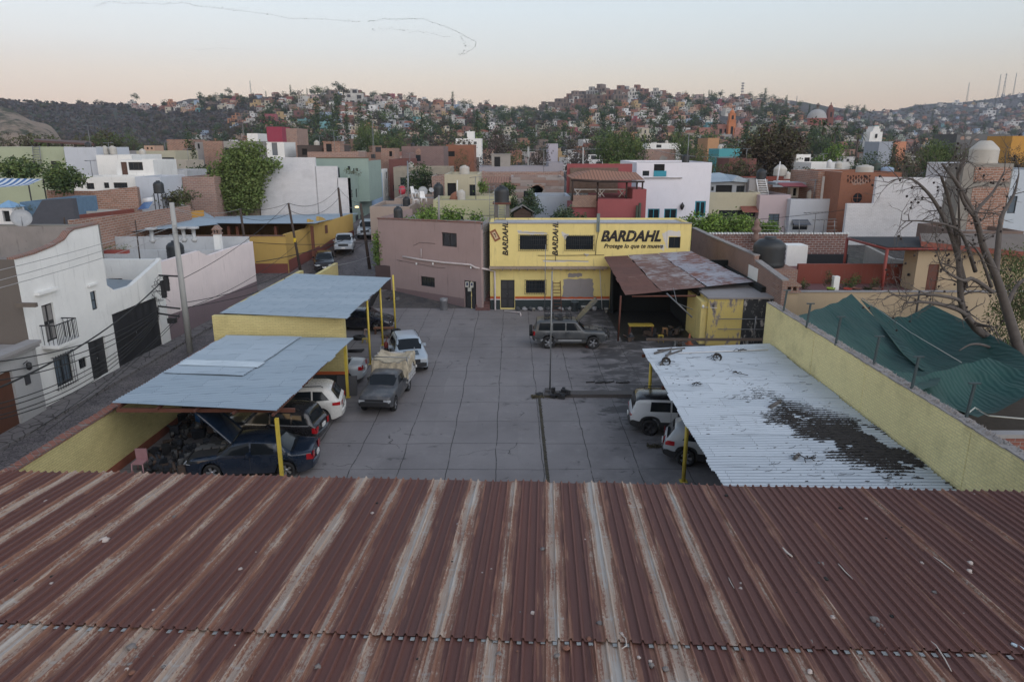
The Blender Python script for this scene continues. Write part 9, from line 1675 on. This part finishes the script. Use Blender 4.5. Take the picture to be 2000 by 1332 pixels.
for lb,x0,x1,y0,y1,z,ho,zb,nw in ROOFS:
 if y0<62 or x1-x0<4 or len(lb.split())>12:continue
 q=rr.random()
 if q<.62:
  s_=rr.uniform(.8,1.15);pr_=rr.choice((tb,tc));o=dup(pr_,loc=(rr.uniform(x0+1,x1-1),y0+(y1-y0)*rr.uniform(.35,.8),z),rz=rr.random()*3,label='roof tank on the '+lb)
 if rr.random()<.55:
  t=thing('tv_aerial','aerial on the '+lb,'aerial',(rr.uniform(x0+.6,x1-.6),y0+rr.uniform(.6,2.5),z));mb=MB();h=rr.uniform(1.6,3.4);mb.tube([(0,0,0),(0,0,h)],.04,4);mb.tube([(-.6,0,h-.1),(.6,0,h)],.025,4);[mb.tube([(x,-.3,h-.05),(x,.3,h-.05)],.02,4)for x in(-.5,-.15,.2,.5)];mb.build('rods',GREYM,t)
# birds
mb=MB();mb.add([(0,-.28,0),(.07,0,.03),(0,.32,0),(-.07,0,.03),(.55,-.05,.16),(-.55,-.05,.16),(0,0,-.05)],[(0,1,2,3),(0,6,2,1),(0,3,2,6),(1,4,0),(3,0,5),(1,2,4),(3,5,2)]);BM=mb.mesh('bird',plain('bird_black',(.015,.015,.015),.8))
def flock(pts,n,spread,Y,label,grp,sc,seed):
 rr=random.Random(seed);Ls=[math.dist(a,b_)for a,b_ in zip(pts,pts[1:])];T=sum(Ls)
 for i in range(n):
  s=(i+rr.uniform(-.4,.4))/n*T;s=min(max(s,0),T-.01);k=0
  while s>Ls[k]:s-=Ls[k];k+=1
  a,b_=pts[k],pts[k+1];f=s/Ls[k];px=a[0]+(b_[0]-a[0])*f;py=a[1]+(b_[1]-a[1])*f+rr.gauss(0,spread);o=bpy.data.objects.new('bird',BM);COL.objects.link(o);o.location=D(px,py,Y+rr.uniform(-15,15));o.rotation_euler=(rr.uniform(-.4,.4),rr.uniform(-.5,.5),R(-80)+rr.gauss(0,.3));o.scale=(sc,)*3;tag(o,label,'bird',grp)
flock([(185,14),(200,8),(215,5),(250,7),(330,8),(360,6),(385,13),(430,17),(520,28),(570,38),(600,37),(660,40),(705,44)],118,.9,420,'tiny bird in the long wavy line, left of its middle','birds of the long line',1.0,1)
flock([(718,43),(750,38),(828,38),(850,46),(880,57),(905,70),(920,77),(930,84),(928,92),(915,102),(905,106),(893,108)],92,.9,420,'tiny bird in the long wavy line, in its curling right end','birds of the long line',1.05,2)
flock([(728,60),(765,55),(800,62),(850,68),(875,73),(884,76)],30,2.0,420,'tiny bird of the loose short row beneath the curling right end','birds of the inner row',1.0,3);flock([(900,70),(905,80),(910,92),(903,106)],12,3,420,'tiny bird inside the hook of the flock','birds inside the hook',1.0,4)
flock([(378,99),(400,97),(425,94),(455,96),(480,97),(498,101),(508,107)],36,.5,700,'faint far bird in the small separate line at left','birds of the small far line',.9,5)
# evening haze
hz=MB();hz.box(-1700,1900,-60,2300,-2.5,290);m=bpy.data.materials.new('haze');m.use_nodes=True;nt=m.node_tree;nt.nodes.remove(nt.nodes['Principled BSDF']);pv=nt.nodes.new('ShaderNodeVolumePrincipled');pv.inputs['Color'].default_value=(.80,.86,1.0,1);pv.inputs['Density'].default_value=HAZE_D;pv.inputs['Anisotropy'].default_value=.2;nt.links.new(pv.outputs[0],nt.nodes['Material Output'].inputs['Volume'])
if HAZE_D>0:hz.build('haze',m,kind='stuff',label='thin evening haze over the town',cat='haze')
